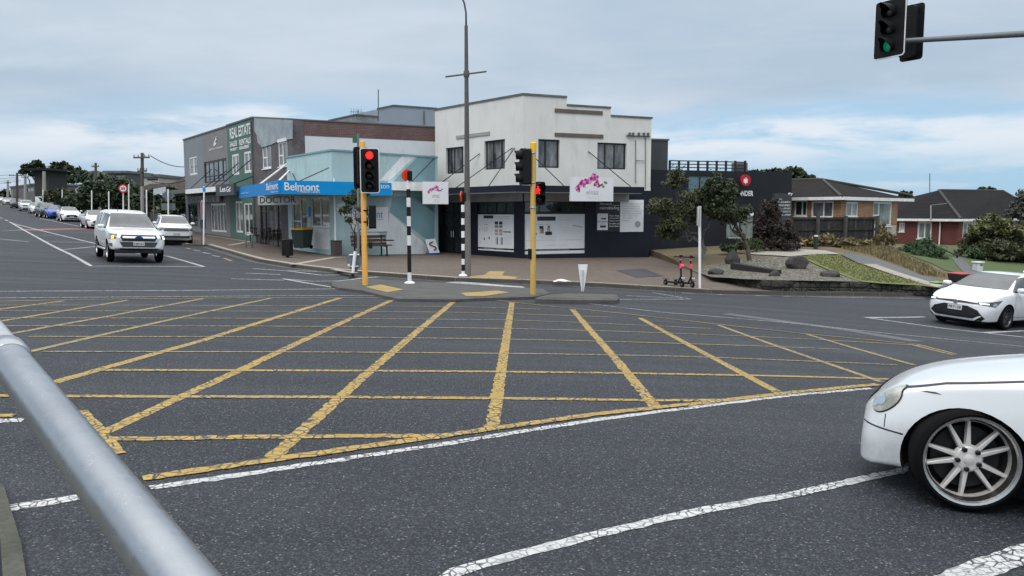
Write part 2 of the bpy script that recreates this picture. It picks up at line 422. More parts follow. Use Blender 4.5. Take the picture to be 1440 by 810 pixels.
# blue openings low over the right hand horizon, a long cumulus bank across them
band = wnoise(2.4, 7, .55, vec=tcw.outputs['Generated'], off=(1.35, .2, .4), sc=(1, 1, 4.5), dist=.3)
cum = wnoise(4.2, 9, .58, vec=tcw.outputs['Generated'], off=(.9, 2.2, .1), sc=(1, 1, 5.0), dist=.25)
side = wr(sepw.outputs[0], -.7, .12, .45, 1)
edge = wm('ADD', zz, wm('MULTIPLY', wm('SUBTRACT', band, .5), .16))
gap = wm('MULTIPLY', wr(edge, .10, .15, 1, 0), side)
col = wmix(wm('MULTIPLY', gap, .95), stratus, blue)
bank = wm('MULTIPLY', wr(zz, .045, .085), wr(edge, .088, .118, 1, 0))
col = wmix(wm('MULTIPLY', wm('MULTIPLY', bank, wr(cum, .36, .56)), .95), col, (6.3, 6.75, 7.3, 1))
wisps = wm('MULTIPLY', wr(cum, .48, .66), wr(zz, .02, .16, .75, 0))
col = wmix(wisps, col, (5.6, 6.1, 6.7, 1))
col = wmix(wr(zz, 0, .03, .55, 0), col, (5.4, 6.0, 6.6, 1))
# thick cloud is brightest overhead
gain = wr(zz, .30, .80, 1.0, 3.1)
col = wmix(wr(zz, .30, .65), col, (4.75, 4.8, 4.85, 1))
vm = wn.new('ShaderNodeVectorMath'); vm.operation = 'SCALE'; wl.new(col, vm.inputs[0]); wl.new(gain, vm.inputs['Scale'])
wl.new(vm.outputs[0], bg.inputs['Color']); bg.inputs['Strength'].default_value = 0.1
sd = bpy.data.lights.new('sun', 'SUN'); so = bpy.data.objects.new('sun', sd); COL.objects.link(so)
sd.energy = 1.1; sd.angle = R(28); sd.color = (1, .96, .9)
d = Vector((math.sin(SUN_AZ)*math.cos(SUN_EL), math.cos(SUN_AZ)*math.cos(SUN_EL), math.sin(SUN_EL)))
so.rotation_euler = d.to_track_quat('Z', 'Y').to_euler()
SC.view_settings.view_transform = 'Standard'; SC.view_settings.look = 'None'; SC.view_settings.gamma = 1; SC.view_settings.exposure = 0.35
SC.render.engine = 'CYCLES'; SC.cycles.max_bounces = 6; SC.cycles.diffuse_bounces = 3; SC.cycles.glossy_bounces = 3
SC.cycles.use_denoising = True

# ------------------------------------------------------------------ ground, road, footpaths
EARTH = mat_two('rough_grass_ground', (.055,.075,.03,1), (.085,.085,.045,1), (.035,.045,.02,1), .25, 8, .95, .5, .03)
big = MB()
xs = [-900,-500,-320,-200,-140,-100,-75,-55,-40,-30,-22,-15,-8,0,8,15,22,30,40,55,75,100,150,220,340,600,900]
ys = [-120,-60,-30,-12,0,8,16,24,32,40,50,62,78,100,130,170,220,300,420,650,1000,1500]
def far_z(x, y):
    cx = max(-260, min(150, x)); cy = max(-20, min(250, y)); return gz(cx, cy)
big.add([(x, y, far_z(x, y)-.6) for y in ys for x in xs],
        [(j*len(xs)+i, j*len(xs)+i+1, (j+1)*len(xs)+i+1, (j+1)*len(xs)+i) for j in range(len(ys)-1) for i in range(len(xs)-1)])
o = big.build('ground', EARTH, smooth=True); o['kind'] = 'structure'
KD = Vector((-.59, .807)); KN = Vector((.807, .59))           # the left road runs up along KD; KN points to the shops
K0 = Vector((-16.6, 40.0))
def K(t, n=0.0): p = K0 + KD*t + KN*n; return (p.x, p.y)
road_poly = [(-34,-9),(34,-9),(46,12),(60,33),(34,36),(12,44),(-12,44),K(8,3.5),K(60,3.5),K(130,3.5),K(130,-17),K(60,-18),K(0,-19),(-42,26),(-40,6)]
sheet('road', road_poly, gz, 1.25, ASPH)

kerb_px = [(1500,421),(1400,418.5),(1310,415),(1200,414),(1100,413),(1000,411),(900,405),(800,399.5),(735,397),(640,394),(560,388.5),(473,382),(407,374),(364,367),(323,355),(290,345.5)]
kerb_pts = [G(x, y, .05) for x, y in kerb_px]
kx = [(p.x, p.y) for p in kerb_pts] + [K(2), K(20), K(45), K(75), K(130)]
# the paved footpath behind the kerb
back = [K(130, 5.0), K(75, 5.0), K(45, 5.2), K(20, 5.2), (-19, 60), (-6, 52), (7.6, 46)]
back += [(p.x, p.y+.12) for p in (GF(x, y) for x, y in ((940,351),(975,366),(986,385.5),(1000,390.3),(1020,395.3),(1045,401.3),(1070,406.3),(1095,408.8),(1180,408.8),(1240,409.8),(1312,411.8),(1400,416),(1500,418.5)))]
fz = lambda x, y: gz(x, y)+FP
sheet('footpath', kx + back, fz, 1.0, PAVE)
VERGEA = mat_two('asphalt_footpath', (.075,.076,.08,1), (.055,.056,.06,1), (.10,.10,.10,1), .8, 30, .7, .4, .005)
vg = [Vector((kx[i][0], kx[i][1]+.32)) for i in (4, 3, 2)] + [GF(x, y) for x, y in ((1312,412.2),(1240,410.3),(1180,409.3),(1095,409.3),(1068,406.8))]
sheet('asphalt_footpath', [(p.x, p.y) for p in vg], lambda x, y: gz(x, y)+FP+.006, .8, VERGEA)
km = MB()
def kerb_strip(mb, pts, w=.30, h=FP+.004, low=None):
    k = len(pts); P2 = [Vector(p[:2]) for p in pts]
    for i in range(k-1):
        a, b = P2[i], P2[i+1]; n = max(1, int((b-a).length/.9))
        for j in range(n):
            p = a+(b-a)*(j/n); q = a+(b-a)*((j+1)/n); d = (q-p).normalized(); s = Vector((d.y, -d.x))
            hh = h
            if low and low[0] < p.x < low[1] and p.y < low[2]: hh = .045
            z = lambda v: gz(v.x, v.y)
            q2 = p+(q-p)*.995
            mb.hexa([(*(p),z(p)-.2),(*(q2),z(q2)-.2),(*(q2+s*w),z(q2)-.2),(*(p+s*w),z(p)-.2),
                     (*(p+(-s)*0),z(p)+hh-.012),(*(q2),z(q2)+hh-.012),(*(q2+s*w),z(q2)+hh),(*(p+s*w),z(p)+hh)])
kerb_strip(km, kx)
KFACE = mat_two('shaded_grimy_kerb_face', (.06,.057,.05,1), (.10,.095,.082,1), (.03,.03,.028,1), 1.3, 26, .9, .4, .006)  # front face darkened with its shade as well as tyre grime
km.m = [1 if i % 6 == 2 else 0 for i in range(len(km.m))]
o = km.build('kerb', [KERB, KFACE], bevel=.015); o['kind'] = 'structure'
# the dished channel of the kerb, dark with wet grit
GUT = mat_two('gutter_concrete', (.05,.05,.05,1), (.085,.083,.08,1), (.03,.03,.03,1), .7, 25, .6, .4, .006)
gp = []
for i, p in enumerate(kx[:-3]):
    a = Vector(kx[max(i-1, 0)]); b = Vector(kx[i+1]); dd = (b-a).normalized(); gp.append((Vector(p)-Vector((dd.y, -dd.x))*.34))
sheet('gutter', [tuple(p) for p in kx[:-3]] + [tuple(p) for p in gp[::-1]], lambda x, y: gz(x, y)+.006, 1.0, GUT)
# corner by the camera: kerb edge with moss and grit under the handrail
MOSS = mat_two('mossy_concrete', (.085,.083,.075,1), (.05,.055,.04,1), (.025,.036,.013,1), 2.5, 30, .95, .6, .01)
c0 = [G(-60, 640), G(6, 690), G(30, 770), G(44, 860), G(60, 1100)]
near = [(p.x, p.y) for p in c0]
sheet('corner_footpath', near + [(.3,-3),(-6,-3),(-8,4.2)], lambda x, y: gz(x, y)+.03, .4, MOSS, skirt=.05)

# ------------------------------------------------------------------ painted markings, laid on the road
def ribbon(mb, pts, w, h=.006, step=.5):
    pts = [Vector((p[0], p[1])) for p in pts]; q = []
    for i in range(len(pts)-1):
        a, b = pts[i], pts[i+1]; n = max(1, int((b-a).length/step)); q += [a+(b-a)*(j/n) for j in range(n)]
    q.append(pts[-1]); L = []; Rr = []
    for i, p in enumerate(q):
        dd = (q[min(i+1, len(q)-1)]-q[max(i-1, 0)]).normalized(); s = Vector((-dd.y, dd.x))*(w/2); 
        if step < .2: s = s*(1+rng.normal()*.05); dj = Vector((rng.normal(), rng.normal()))*.004; L.append(p+s+dj); Rr.append(p-s*(1+rng.normal()*.08)+dj); continue
        L.append(p+s); Rr.append(p-s)
    n = len(q); up = lambda v: (v.x, v.y, gz(v.x, v.y)+h)
    mb.add([up(v) for v in L]+[up(v) for v in Rr], [(i, n+i, n+i+1, i+1) for i in range(n-1)])
def mark(name, lines, mat, w, h=.006):
    mb = MB()
    for l in lines:
        ww = w
        if isinstance(l, tuple): l, ww = l
        q = [G(x, y, h) for x, y in l]; ribbon(mb, q, ww, h, .07 if min(p.y for p in q) < 7.5 else .5)
    o = mb.build(name, mat, smooth=True); o['kind'] = 'structure'; return o
mark('box_junction_line', [
    [(720,425),(708,500),(692,605)], [(640,422),(520,522),(383,643)], [(551,422),(345,517),(142,610)], [(478,419),(280,480),(75,538)],
    [(805,435),(866,505),(924,575)], [(900,447),(997,500),(1097,553)]], YEL, .125, .003)
mark('box_junction_line', [
    [(382,419),(200,458),(30,497)], [(285,420),(150,445),(10,470)], [(180,422),(60,442),(-40,458)], [(90,423),(-40,440)],
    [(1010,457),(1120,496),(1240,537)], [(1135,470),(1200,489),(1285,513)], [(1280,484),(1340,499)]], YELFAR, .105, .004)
mark('box_junction_cross_line', [
    [(150,617),(360,614),(630,612)], [(-30,556),(140,557),(470,558),(720,560),(926,563),(1030,562)],
    [(130,520),(480,521),(960,526),(1252,533)]], YEL, .105, .0055)
mark('box_junction_cross_line', [
    [(60,494),(480,495),(720,497),(960,501),(1120,507),(1262,513)], [(40,473),(480,474),(720,477),(960,483),(1180,491)],
    [(0,458),(480,459),(720,462),(960,469),(1080,474),(1300,486)], [(0,447),(480,448),(720,450),(850,455),(1000,462)],
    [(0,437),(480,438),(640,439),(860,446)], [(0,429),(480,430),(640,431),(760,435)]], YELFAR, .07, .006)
mark('box_junction_edge', [
    [(200,672),(383,646),(632,611),(830,583),(990,566),(1110,552),(1235,540)], [(112,577),(135,600),(165,638)], [(-40,585),(20,584)]], YEL, .11, .008)
mark('box_junction_edge', [
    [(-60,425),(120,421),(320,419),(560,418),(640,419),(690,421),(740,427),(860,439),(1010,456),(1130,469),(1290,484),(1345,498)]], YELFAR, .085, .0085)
mark('edge_line', [([(-5,717),(60,707),(115,698)], .11), ([(212,686),(380,661),(632,623),(840,590),(990,571),(1110,556),(1225,546)], .085),
                    ([(-60,594),(35,590)], .12), ([(560,865),(640,803),(840,751),(980,719),(1120,694),(1270,661),(1430,632)], .088),
                    ([(1318,825),(1400,792),(1520,752)], .16)], WHT, 0.1, .003)
mark('stop_line', [[(-60,410),(250,408.5),(480,406)]], WHTOLD, .11, .005)
mark('limit_line', [[(-60,419.5),(200,417.5),(400,415.8),(560,415.5),(700,418.5)]], WHTOLD, .08, .011)
mark('lane_line', [
    [(17,314),(60,338),(100,358),(128,374),(210,374.5),(285,375)], [(17,314),(90,332),(150,346),(190,356),(235,360),(287,375)],
    [(37,323),(62,323)], [(47,331),(92,331)], [(60,340),(120,341)], [(88,351),(135,346.5)]], WHT, .14, .006)
mark('turn_lane_line', [
    [(398,392),(475,405)], [(398,392),(440,395.5),(478,395),(510,391),(548,388.5)], [(356,377.5),(405,381),(452,387),(478,386.3)], [(405,380),(450,382)]], WHT, .13, .006)
mark('kerb_dash', [[(262,349),(268,349.8)], [(272,351.5),(281,353)], [(285,355),(296,357)], [(298,359),(309,361)]], WHT, .12, .006)
mark('kerb_dash', [[(315,363),(326,367)]], YEL, .14, .006)
mark('centre_line_dash', [[(0,306),(3,307)], [(7,309),(11,310.5)], [(13,312),(19,314.5)]], WHT, .16, .006)
mark('worn_lane_line', [[(56,307),(110,318),(125,320)], [(2,325),(40,323)], [(345,384),(395,386)], [(325,392),(400,394)], [(0,336),(40,340)]], WHTOLD, .15, .006)
mark('red_road_band', [([(36,323.5),(70,322.5),(105,321.8),(132,322.2)], 1.7)], REDP, 1.6, .005)
mark('median_line', [
    [(770,420.5),(930,439),(1100,453),(1260,470),(1440,487)], [(771,420),(860,420.7),(970,420.8)], [(918,411.5),(972,420.5)],
    [(880,415.5),(960,419.5)], [(960,412),(1100,416.5),(1300,419.5)]], WHTOLD, .085, .006)
mark('turn_bay_line', [[(1216,446.5),(1300,445.5)], [(1222,447),(1330,462),(1440,474)], [(1385,467.5),(1440,465)]], WHT, .13, .006)
cw = []
for i in range(7):
    t = i/6; cw.append([(614+26*t, 399.2-3.6*t), (735+0*t+8*(1-t), 406.5-3.2*t)])
mark('crossing_bars', cw, WHT, .17, .006)
# patched and polished areas of the seal, with edges of their own
def patch_px(name, px, mat, h, f=gz, step=1.0): return sheet(name, [(p.x, p.y) for p in (hit(x, y, f, h) for x, y in px)], lambda x, y: f(x, y)+h, step, mat)
OLDSEAL = mat_two('worn_seal', (.078,.082,.088,1), (.062,.066,.071,1), (.095,.098,.102,1), .6, 40, .6, .4, .006)
mark('seal_patch', [([(1020,441),(1180,462),(1290,480)], .5)], OLDSEAL, .5, .003)
# ------------------------------------------------------------------ traffic islands
def island(name, px, h=.12, mat=None):
    pts = [(p.x, p.y) for p in (G(x, y, h) for x, y in px)]
    c = Vector((sum(p[0] for p in pts)/len(pts), sum(p[1] for p in pts)/len(pts)))
    n = len(pts); mb = MB(); inner = []
    ar = sum(pts[i][0]*pts[(i+1)%n][1]-pts[(i+1)%n][0]*pts[i][1] for i in range(n)); sg = 1 if ar > 0 else -1
    for i in range(n):
        a, b, q = Vector(pts[i-1]), Vector(pts[i]), Vector(pts[(i+1)%n]); d1, d2 = (b-a).normalized(), (q-b).normalized()
        nn = (Vector((-d1.y, d1.x))+Vector((-d2.y, d2.x)))*sg; inner.append(tuple(b+nn.normalized()*.09))
    lo = [(p[0], p[1], gz(*p)-.15) for p in pts]; up = [(p[0], p[1], gz(*p)+h*.7) for p in pts]; tp = [(p[0], p[1], gz(*p)+h) for p in inner]
    ar = sum(pts[i][0]*pts[(i+1)%n][1]-pts[(i+1)%n][0]*pts[i][1] for i in range(n))
    fs = [(i, (i+1)%n, n+(i+1)%n, n+i) for i in range(n)] + [(n+i, n+(i+1)%n, 2*n+(i+1)%n, 2*n+i) for i in range(n)]
    if ar < 0: fs = [f[::-1] for f in fs]
    mb.add(lo+up+tp, fs)
    for c in grid_clip(inner, .8): mb.add([(p[0], p[1], gz(*p)+h) for p in c], [tuple(range(len(c)))])
    o = mb.build(name, mat or DKERB); o['kind'] = 'structure'; return o
island('traffic_island', [(466,400),(468,395.5),(490,393),(520,392),(640,398),(700,402),(765,406),(775,411),(760,414),(748,416),(668,418),(640,419.5),(560,418.5),(535,413),(510,407),(478,403.5)], .09)
island('traffic_island', [(752,418),(768,413.5),(800,412),(845,412.8),(868,414),(871,417.5),(866,420),(800,419.5)], .14)
def tact(px, f, h=.006): return patch_px('tactile_paving', px, TACT, h, f, .5)
iz = lambda x, y: gz(x, y)+.092
tact([(513,403.5),(535,400),(568,407),(545,411)], iz)
tact([(648,412),(700,408.5),(718,411),(680,416.3),(655,416)], iz)
tact([(661,388.2),(680,386.8),(688,381.5),(710,381.5),(706,387.2),(728,389.6),(724,392),(690,390.8),(661,389.8)], fz, .007)
COVER = flat('cover_plate', (.06,.065,.075,1), .5, .5, var=.3, scale=5, bump=.4, bscale=40)
patch_px('access_cover', [(866,380),(905,377.5),(934,388.3),(895,390.5)], flat('cover_frame', (.03,.03,.032,1), .6), .005, fz, .6)
patch_px('access_cover', [(871,380.6),(904,378.4),(926,387.7),(896,389.5)], COVER, .010, fz, .6)
CONCL = mat_two('pale_concrete', (.34,.325,.29,1), (.27,.255,.22,1), (.20,.19,.165,1), .7, 25, .85, .3, .004)
sheetline = [[(412,372),(470,362),(500,361)], [(290,331),(345,339)], [(322,345),(380,334)], [(470,379),(500,384)]]
m_ = MB()
for l in sheetline: ribbon(m_, [GF(x, y) for x, y in l], .3, FP+.006)
o = m_.build('footpath_band', CONCL); o['kind'] = 'structure'
# ------------------------------------------------------------------ facades
class Face:
    def __init__(s, pa, da, pb, db):
        a, b = ray(pa, 300), ray(pb, 300)
        s.A = Vector((a.x/a.y*da, da)); s.B = Vector((b.x/b.y*db, db)); s.L = (s.B-s.A).length
        s.d = (s.B-s.A).normalized(); s.n = Vector((s.d.y, -s.d.x))
        if s.n.dot(-s.A) < 0: s.n = -s.n
        s.ang = math.atan2(s.d.y, s.d.x)
    def uz(s, px, py, out=0.0):
        r = ray(px, py); r2 = Vector((r.x, r.y)); o = s.A+s.n*out
        t = o.dot(s.n)/r2.dot(s.n); p = r2*t
        return (p-s.A).dot(s.d), CAMZ+r.z*t
    def pt(s, u, z, out=0.0):
        p = s.A+s.d*u+s.n*out; return Vector((p.x, p.y, z))
    def rect(s, x0, y0, x1, y1, out=0.0):
        ym = (y0+y1)/2; xm = (x0+x1)/2
        return s.uz(x0, ym, out)[0], s.uz(x1, ym, out)[0], s.uz(xm, y1, out)[1], s.uz(xm, y0, out)[1]
    def mat(s, u=0, z=0, out=0):               # local X along the wall, Z up, Y into the wall
        p = s.pt(u, z, out); y = -s.n
        return Matrix(((s.d.x, y.x, 0, p.x), (s.d.y, y.y, 0, p.y), (0, 0, 1, p.z), (0, 0, 0, 1)))
def fbox(mb, f, u0, u1, z0, z1, o0, o1):
    if u0 > u1: u0, u1 = u1, u0
    q = [f.pt(u0,z0,o1), f.pt(u1,z0,o1), f.pt(u1,z0,o0), f.pt(u0,z0,o0), f.pt(u0,z1,o1), f.pt(u1,z1,o1), f.pt(u1,z1,o0), f.pt(u0,z1,o0)]
    return mb.hexa(q)
def wall_holes(mb, f, u0, u1, z0, z1, holes, depth=.18, top=None):
    """wall skin with real openings and reveals; top(u) may lower the parapet"""
    us = sorted({u0, u1, *[h[0] for h in holes], *[h[1] for h in holes]}); zs = sorted({z0, z1, *[h[2] for h in holes], *[h[3] for h in holes]})
    us = [u for u in us if u0 <= u <= u1]; zs = [z for z in zs if z0 <= z <= z1]
    for i in range(len(us)-1):
        for j in range(len(zs)-1):
            cu, cz = (us[i]+us[i+1])/2, (zs[j]+zs[j+1])/2
            if any(h[0] < cu < h[1] and h[2] < cz < h[3] for h in holes): continue
            a, b = us[i], us[i+1]; ta, tb = zs[j+1], zs[j+1]
            if top and j == len(zs)-2: ta, tb = top(a), top(b)
            mb.add([f.pt(a,zs[j]), f.pt(b,zs[j]), f.pt(b,tb), f.pt(a,ta)], [(0,1,2,3)])
    for h in holes:
        a, b, c, e = h[:4]
        for p, q in (((a,c),(b,c)), ((b,c),(b,e)), ((b,e),(a,e)), ((a,e),(a,c))):
            mb.add([f.pt(p[0],p[1]), f.pt(q[0],q[1]), f.pt(q[0],q[1],-depth), f.pt(p[0],p[1],-depth)], [(0,1,2,3)])
def window(f, hole, parent, off, frame, glass, n=2, bars=(), fw=.06, inset=.12, depth=.07, name='window', sill=None, label=None):
    u0, u1, z0, z1 = hole[:4]; mb = MB(); a, b = -inset-depth, -inset
    fbox(mb, f, u0, u0+fw, z0, z1, a, b); fbox(mb, f, u1-fw, u1, z0, z1, a, b)
    fbox(mb, f, u0+fw, u1-fw, z0, z0+fw, a, b); fbox(mb, f, u0+fw, u1-fw, z1-fw, z1, a, b)
    cuts = n if isinstance(n, (list, tuple)) else [i/n for i in range(1, n)]
    for c in cuts:
        u = u0+(u1-u0)*c; fbox(mb, f, u-fw*.42, u+fw*.42, z0+fw, z1-fw, a+.004, b-.004)
    for ua, ub, t in bars:
        z = z0+(z1-z0)*t; fbox(mb, f, u0+(u1-u0)*ua, u0+(u1-u0)*ub, z-fw*.4, z+fw*.4, a+.008, b-.008)
    w = mb.build(name, frame, parent, off); 
    if label: w['label'] = label
    g = MB(); fbox(g, f, u0+fw*.5, u1-fw*.5, z0+fw*.5, z1-fw*.5, a+.015, a+.03); g.build('pane', glass, w, (0,0,0) if False else off)
    if sill:
        s_ = MB(); fbox(s_, f, u0-.05, u1+.05, z0-.06, z0-.003, -inset, .06); s_.build('sill', sill, w, off)
    return w
def text_mesh(name, body, M, mat, parent=None, off=None, w=None, h=None, extrude=.006, align='LEFT', bold=0.0, spacing=1.0, shear=0.0):
    """lettering: M maps local x (reading), z (up), -y (towards the viewer)"""
    cu = bpy.data.curves.new(name, 'FONT'); cu.body = body; cu.extrude = .02; cu.offset = bold; cu.space_character = spacing; cu.shear = shear
    cu.resolution_u = 3; cu.fill_mode = 'BOTH'
    to = bpy.data.objects.new('t', cu); COL.objects.link(to); bpy.context.view_layer.update()
    me = bpy.data.meshes.new_from_object(to.evaluated_get(bpy.context.evaluated_depsgraph_get()))
    bpy.data.objects.remove(to); bpy.data.curves.remove(cu)
    vs = np.array([v.co[:] for v in me.vertices]); lo, hi = vs.min(0), vs.max(0); sx = sz = None
    if w: sx = w/(hi[0]-lo[0])
    if h: sz = h/(hi[1]-lo[1])
    sx = sx or sz; sz = sz or sx; o_ = Vector(off) if off is not None else Vector((0,0,0))
    x0 = {'LEFT': lo[0], 'CENTER': (lo[0]+hi[0])/2, 'RIGHT': hi[0]}[align]
    for v in me.vertices:
        x, y, z = v.co; v.co = (M @ Vector(((x-x0)*sx, -(z/.02+1)/2*extrude, (y-lo[1])*sz))) - o_
    me.materials.clear(); me.materials.append(mat)
    o = bpy.data.objects.new(name, me); COL.objects.link(o)
    if parent is not None: o.parent = parent
    return o
def ftext(f, body, x0, y0, x1, y1, mat, parent, off, out=.01, name='lettering', **k):
    u0, u1, z0, z1 = f.rect(x0, y0, x1, y1, out)
    return text_mesh(name, body, f.mat(u0, z0, out), mat, parent, off, w=u1-u0, h=z1-z0, **k)
class Rods:
    def __init__(s): s.l = []
    def build(s, name, mat, parent, off):
        for a, b, r in s.l: m = MB(); m.cyl(a, b, r, n=6); m.build(name, mat, parent, off)
def rods(mb, pairs, r=.018): mb.l += [(a, b, r) for a, b in pairs]

WWALL = flat('white_render', (.635,.638,.618,1), .7, var=.06, scale=.8, bump=.15, bscale=25, grime=.16)
FRBLK = flat('dark_window_frame', (.014,.015,.017,1), .4)
FRWHT = flat('white_window_frame', (.72,.73,.73,1), .4, grime=.15)
SOFF = flat('grey_soffit', (.30,.31,.31,1), .7, var=.2, scale=1.2)
CAPG = flat('grey_flashing', (.10,.11,.11,1), .6, var=.3, scale=2)
DARKROOM = mat_glass('shop_glass', (.010,.012,.015,1), .05, (.05,.06,.065,1))
CURTG = mat_glass('curtained_glass', (.03,.034,.038,1), .06, (.22,.23,.235,1))
PALEG = mat_glass('pale_glass', (.10,.125,.125,1), .08, (.30,.34,.33,1))
POSTER = flat('poster_white', (.68,.70,.73,1), .45, var=.04)
INKG = flat('poster_grey_ink', (.30,.31,.33,1), .6)
INKB = flat('poster_black_ink', (.015,.016,.02,1), .5)
INKM = flat('poster_pale_grey', (.47,.48,.50,1), .6)
LETW = flat('white_lettering', (.74,.75,.76,1), .4)
LETK = flat('black_lettering', (.014,.014,.015,1), .45)
SKIN = flat('poster_skin_tone', (.42,.32,.25,1), .6)
PINK = flat('orchid_pink', S(190,70,150), .5, var=.3, scale=30)
PINKD = flat('orchid_dark_pink', S(130,25,85), .5, var=.3, scale=30)
PINKL = flat('orchid_pale_pink', S(220,140,195), .5, var=.2, scale=30)
TEAL = flat('pale_teal_wall', S(174,200,204,.90), .65, var=.07, scale=.9, grime=.25)
TEALD = flat('mid_teal_wall', S(134,172,182,.78), .65, var=.08, scale=.9, grime=.25)
TEALP = flat('mural_white', S(222,228,230,.95), .65, var=.06, scale=1.2, grime=.3)
BLUE = flat('clinic_blue', S(0,140,205), .5, var=.04, spec=.25)
BLUEL = flat('clinic_pale_blue', S(0,150,215), .35, var=.04)
GREENW = flat('green_painted_wall', S(70,98,88,1.2), .7, var=.12, scale=1.5, grime=.3)
GREYW = flat('grey_painted_wall', S(118,124,130,1.1), .7, var=.08, scale=1.2, grime=.3)
GREYM = flat('mauve_grey_wall', S(122,120,122,1.05), .7, var=.08, scale=1.2, grime=.35)
PURPW = mat_two('dark_mauve_plaster', (.075,.06,.068,1), (.115,.10,.108,1), (.17,.16,.165,1), 1.2, 7, .8, .4, .01)
CORR = None

def orchid(f, cx, cz, w, parent, off, out):
    """the spray of pink orchid flowers over the shop's name"""
    arc = [(-.42,-.02,.075),(-.36,.10,.06),(-.28,.17,.085),(-.17,.21,.08),(-.07,.25,.09),(.03,.31,.075),(.08,.40,.08),(.16,.34,.075),(.19,.20,.06),(.22,.08,.055),(-.22,.08,.05),(.12,.12,.05),(-.38,-.10,.04)]
    a, b, c = MB(), MB(), MB(); rr = random.Random(3)
    for i, (x, z, r) in enumerate(arc):
        for k in range(5):
            t = k*2*PI/5+rr.random(); px, pz = cx+w*(x+.55*r*math.cos(t)), cz+w*(z*.8+.55*r*math.sin(t))
            mbx = (a, b, c)[(i+k) % 3]; mbx.plate(circle(w*r*.55, 8), f.mat(px, pz, out+.002*(1+k % 3)), .004)
    g = MB()
    for x, z in ((.34,.12),(.42,.20),(.38,.05),(.47,.18),(.30,.10)): g.plate(circle(w*.035, 7), f.mat(cx+w*x, cz+w*z*.8, out+.004), .004)
    root = a.build('orchid_picture', PINK, parent, off); b.build('petal', PINKD, root, off); c.build('petal', PINKL, root, off)
    g.build('bud', flat('orchid_bud', S(120,110,95), .6), root, off); return root

# ================================================================== the white corner building
EL = Face(613, 43.2, 735, 37.6); ER = Face(735, 37.6, 914, 40.4)
zt = EL.uz(735, 133)[1]; zb = -1.2
e = empty('corner_shop', (*EL.B, -.45), 0, 'white two storey corner shop with navy ground floor and stepped parapet', 'building'); O = e.location
backL = EL.A+Vector((3.2, 8.5)); backR = ER.B+Vector((-1.2, 9.5))
hl = [EL.rect(627,207,652,244), EL.rect(681,197,710,238)]; hr = [ER.rect(757,196,787,236), ER.rect(840,201,881,238)]
zfl = EL.uz(724, 262)[1]; zfr = ER.uz(760, 262)[1]; zsp = (zfl+zfr)/2             # line between white storey and navy shopfront
m = MB(); wall_holes(m, EL, 0, EL.L, zsp, zt-.02, hl)
u1 = ER.uz(797, 150)[0]; u2 = ER.uz(859, 155)[0]; s1 = ER.uz(800, 141)[1]; s2 = ER.uz(862, 161)[1]
s0 = ER.uz(795, 137)[1]; s1b = ER.uz(856, 151)[1]
wall_holes(m, ER, 0, u1, zsp, zt-.02, [h for h in hr if h[1] < u1]); wall_holes(m, ER, u1, u2, zsp, zt-.40, []) if hr[1][0] > u2 else None
if hr[1][0] <= u2:
    wall_holes(m, ER, u1, ER.L, zsp, zt-.80, [hr[1]]); fbox(m, ER, u1, u2, zt-.80, zt-.40, -.2, 0)
else: wall_holes(m, ER, u2, ER.L, zsp, zt-.80, [hr[1]])
def vwall(mb, a, b, z0, z1): mb.add([(a[0],a[1],z0),(b[0],b[1],z0),(b[0],b[1],z1),(a[0],a[1],z1)], [(0,1,2,3)])
vwall(m, ER.B, backR, zb, zt-.80); vwall(m, backR, backL, zb, zt-.8); vwall(m, backL, EL.A, zb, zt-.02)
fbox(m, ER, ER.uz(883,250)[0], ER.L, ER.uz(900,268)[1], zsp+.01, -.2, .012)
m.build('upper_wall', WWALL, e, O)
m = MB(); rz_ = zt-1.0; m.add([(*EL.A, rz_), (*EL.B, rz_), (*ER.B, rz_), (*backR, rz_), (*backL, rz_)], [(0,1,2,3,4)]); m.build('roof', CAPG, e, O)
m = MB(); fbox(m, EL, -.05, EL.L+.02, zt-.02, zt+.07, -.25, .05); fbox(m, ER, .03, u1, zt-.02, zt+.07, -.25, .05)
fbox(m, ER, u1, u2, zt-.40, zt-.32, -.25, .05); fbox(m, ER, u2, ER.L+.05, zt-.80, zt-.72, -.25, .05); m.build('parapet_cap', CAPG, e, O)
m = MB()
for x0, y0, x1, y1 in ((780,154.5,847,159.5), (780,188,848,193)): fbox(m, ER, *ER.rect(x0, y0, x1, y1), .0, .05)
m.build('brown_trim_strip', flat('brown_trim', S(96,84,74), .7, var=.2), e, O)
m = MB(); fbox(m, EL, *EL.rect(642,188,689,192.5), .0, .05); m.build('grey_trim_strip', flat('old_vent', S(150,148,142), .8, var=.3, scale=12), e, O)
for h, c in zip(hl, ([.2,.38,.8], [.35,.75])): window(EL, h, e, O, FRBLK, CURTG, c, fw=.07)
window(ER, hr[0], e, O, FRBLK, CURTG, [.38], fw=.08); window(ER, hr[1], e, O, FRBLK, CURTG, [.30,.62], fw=.07)
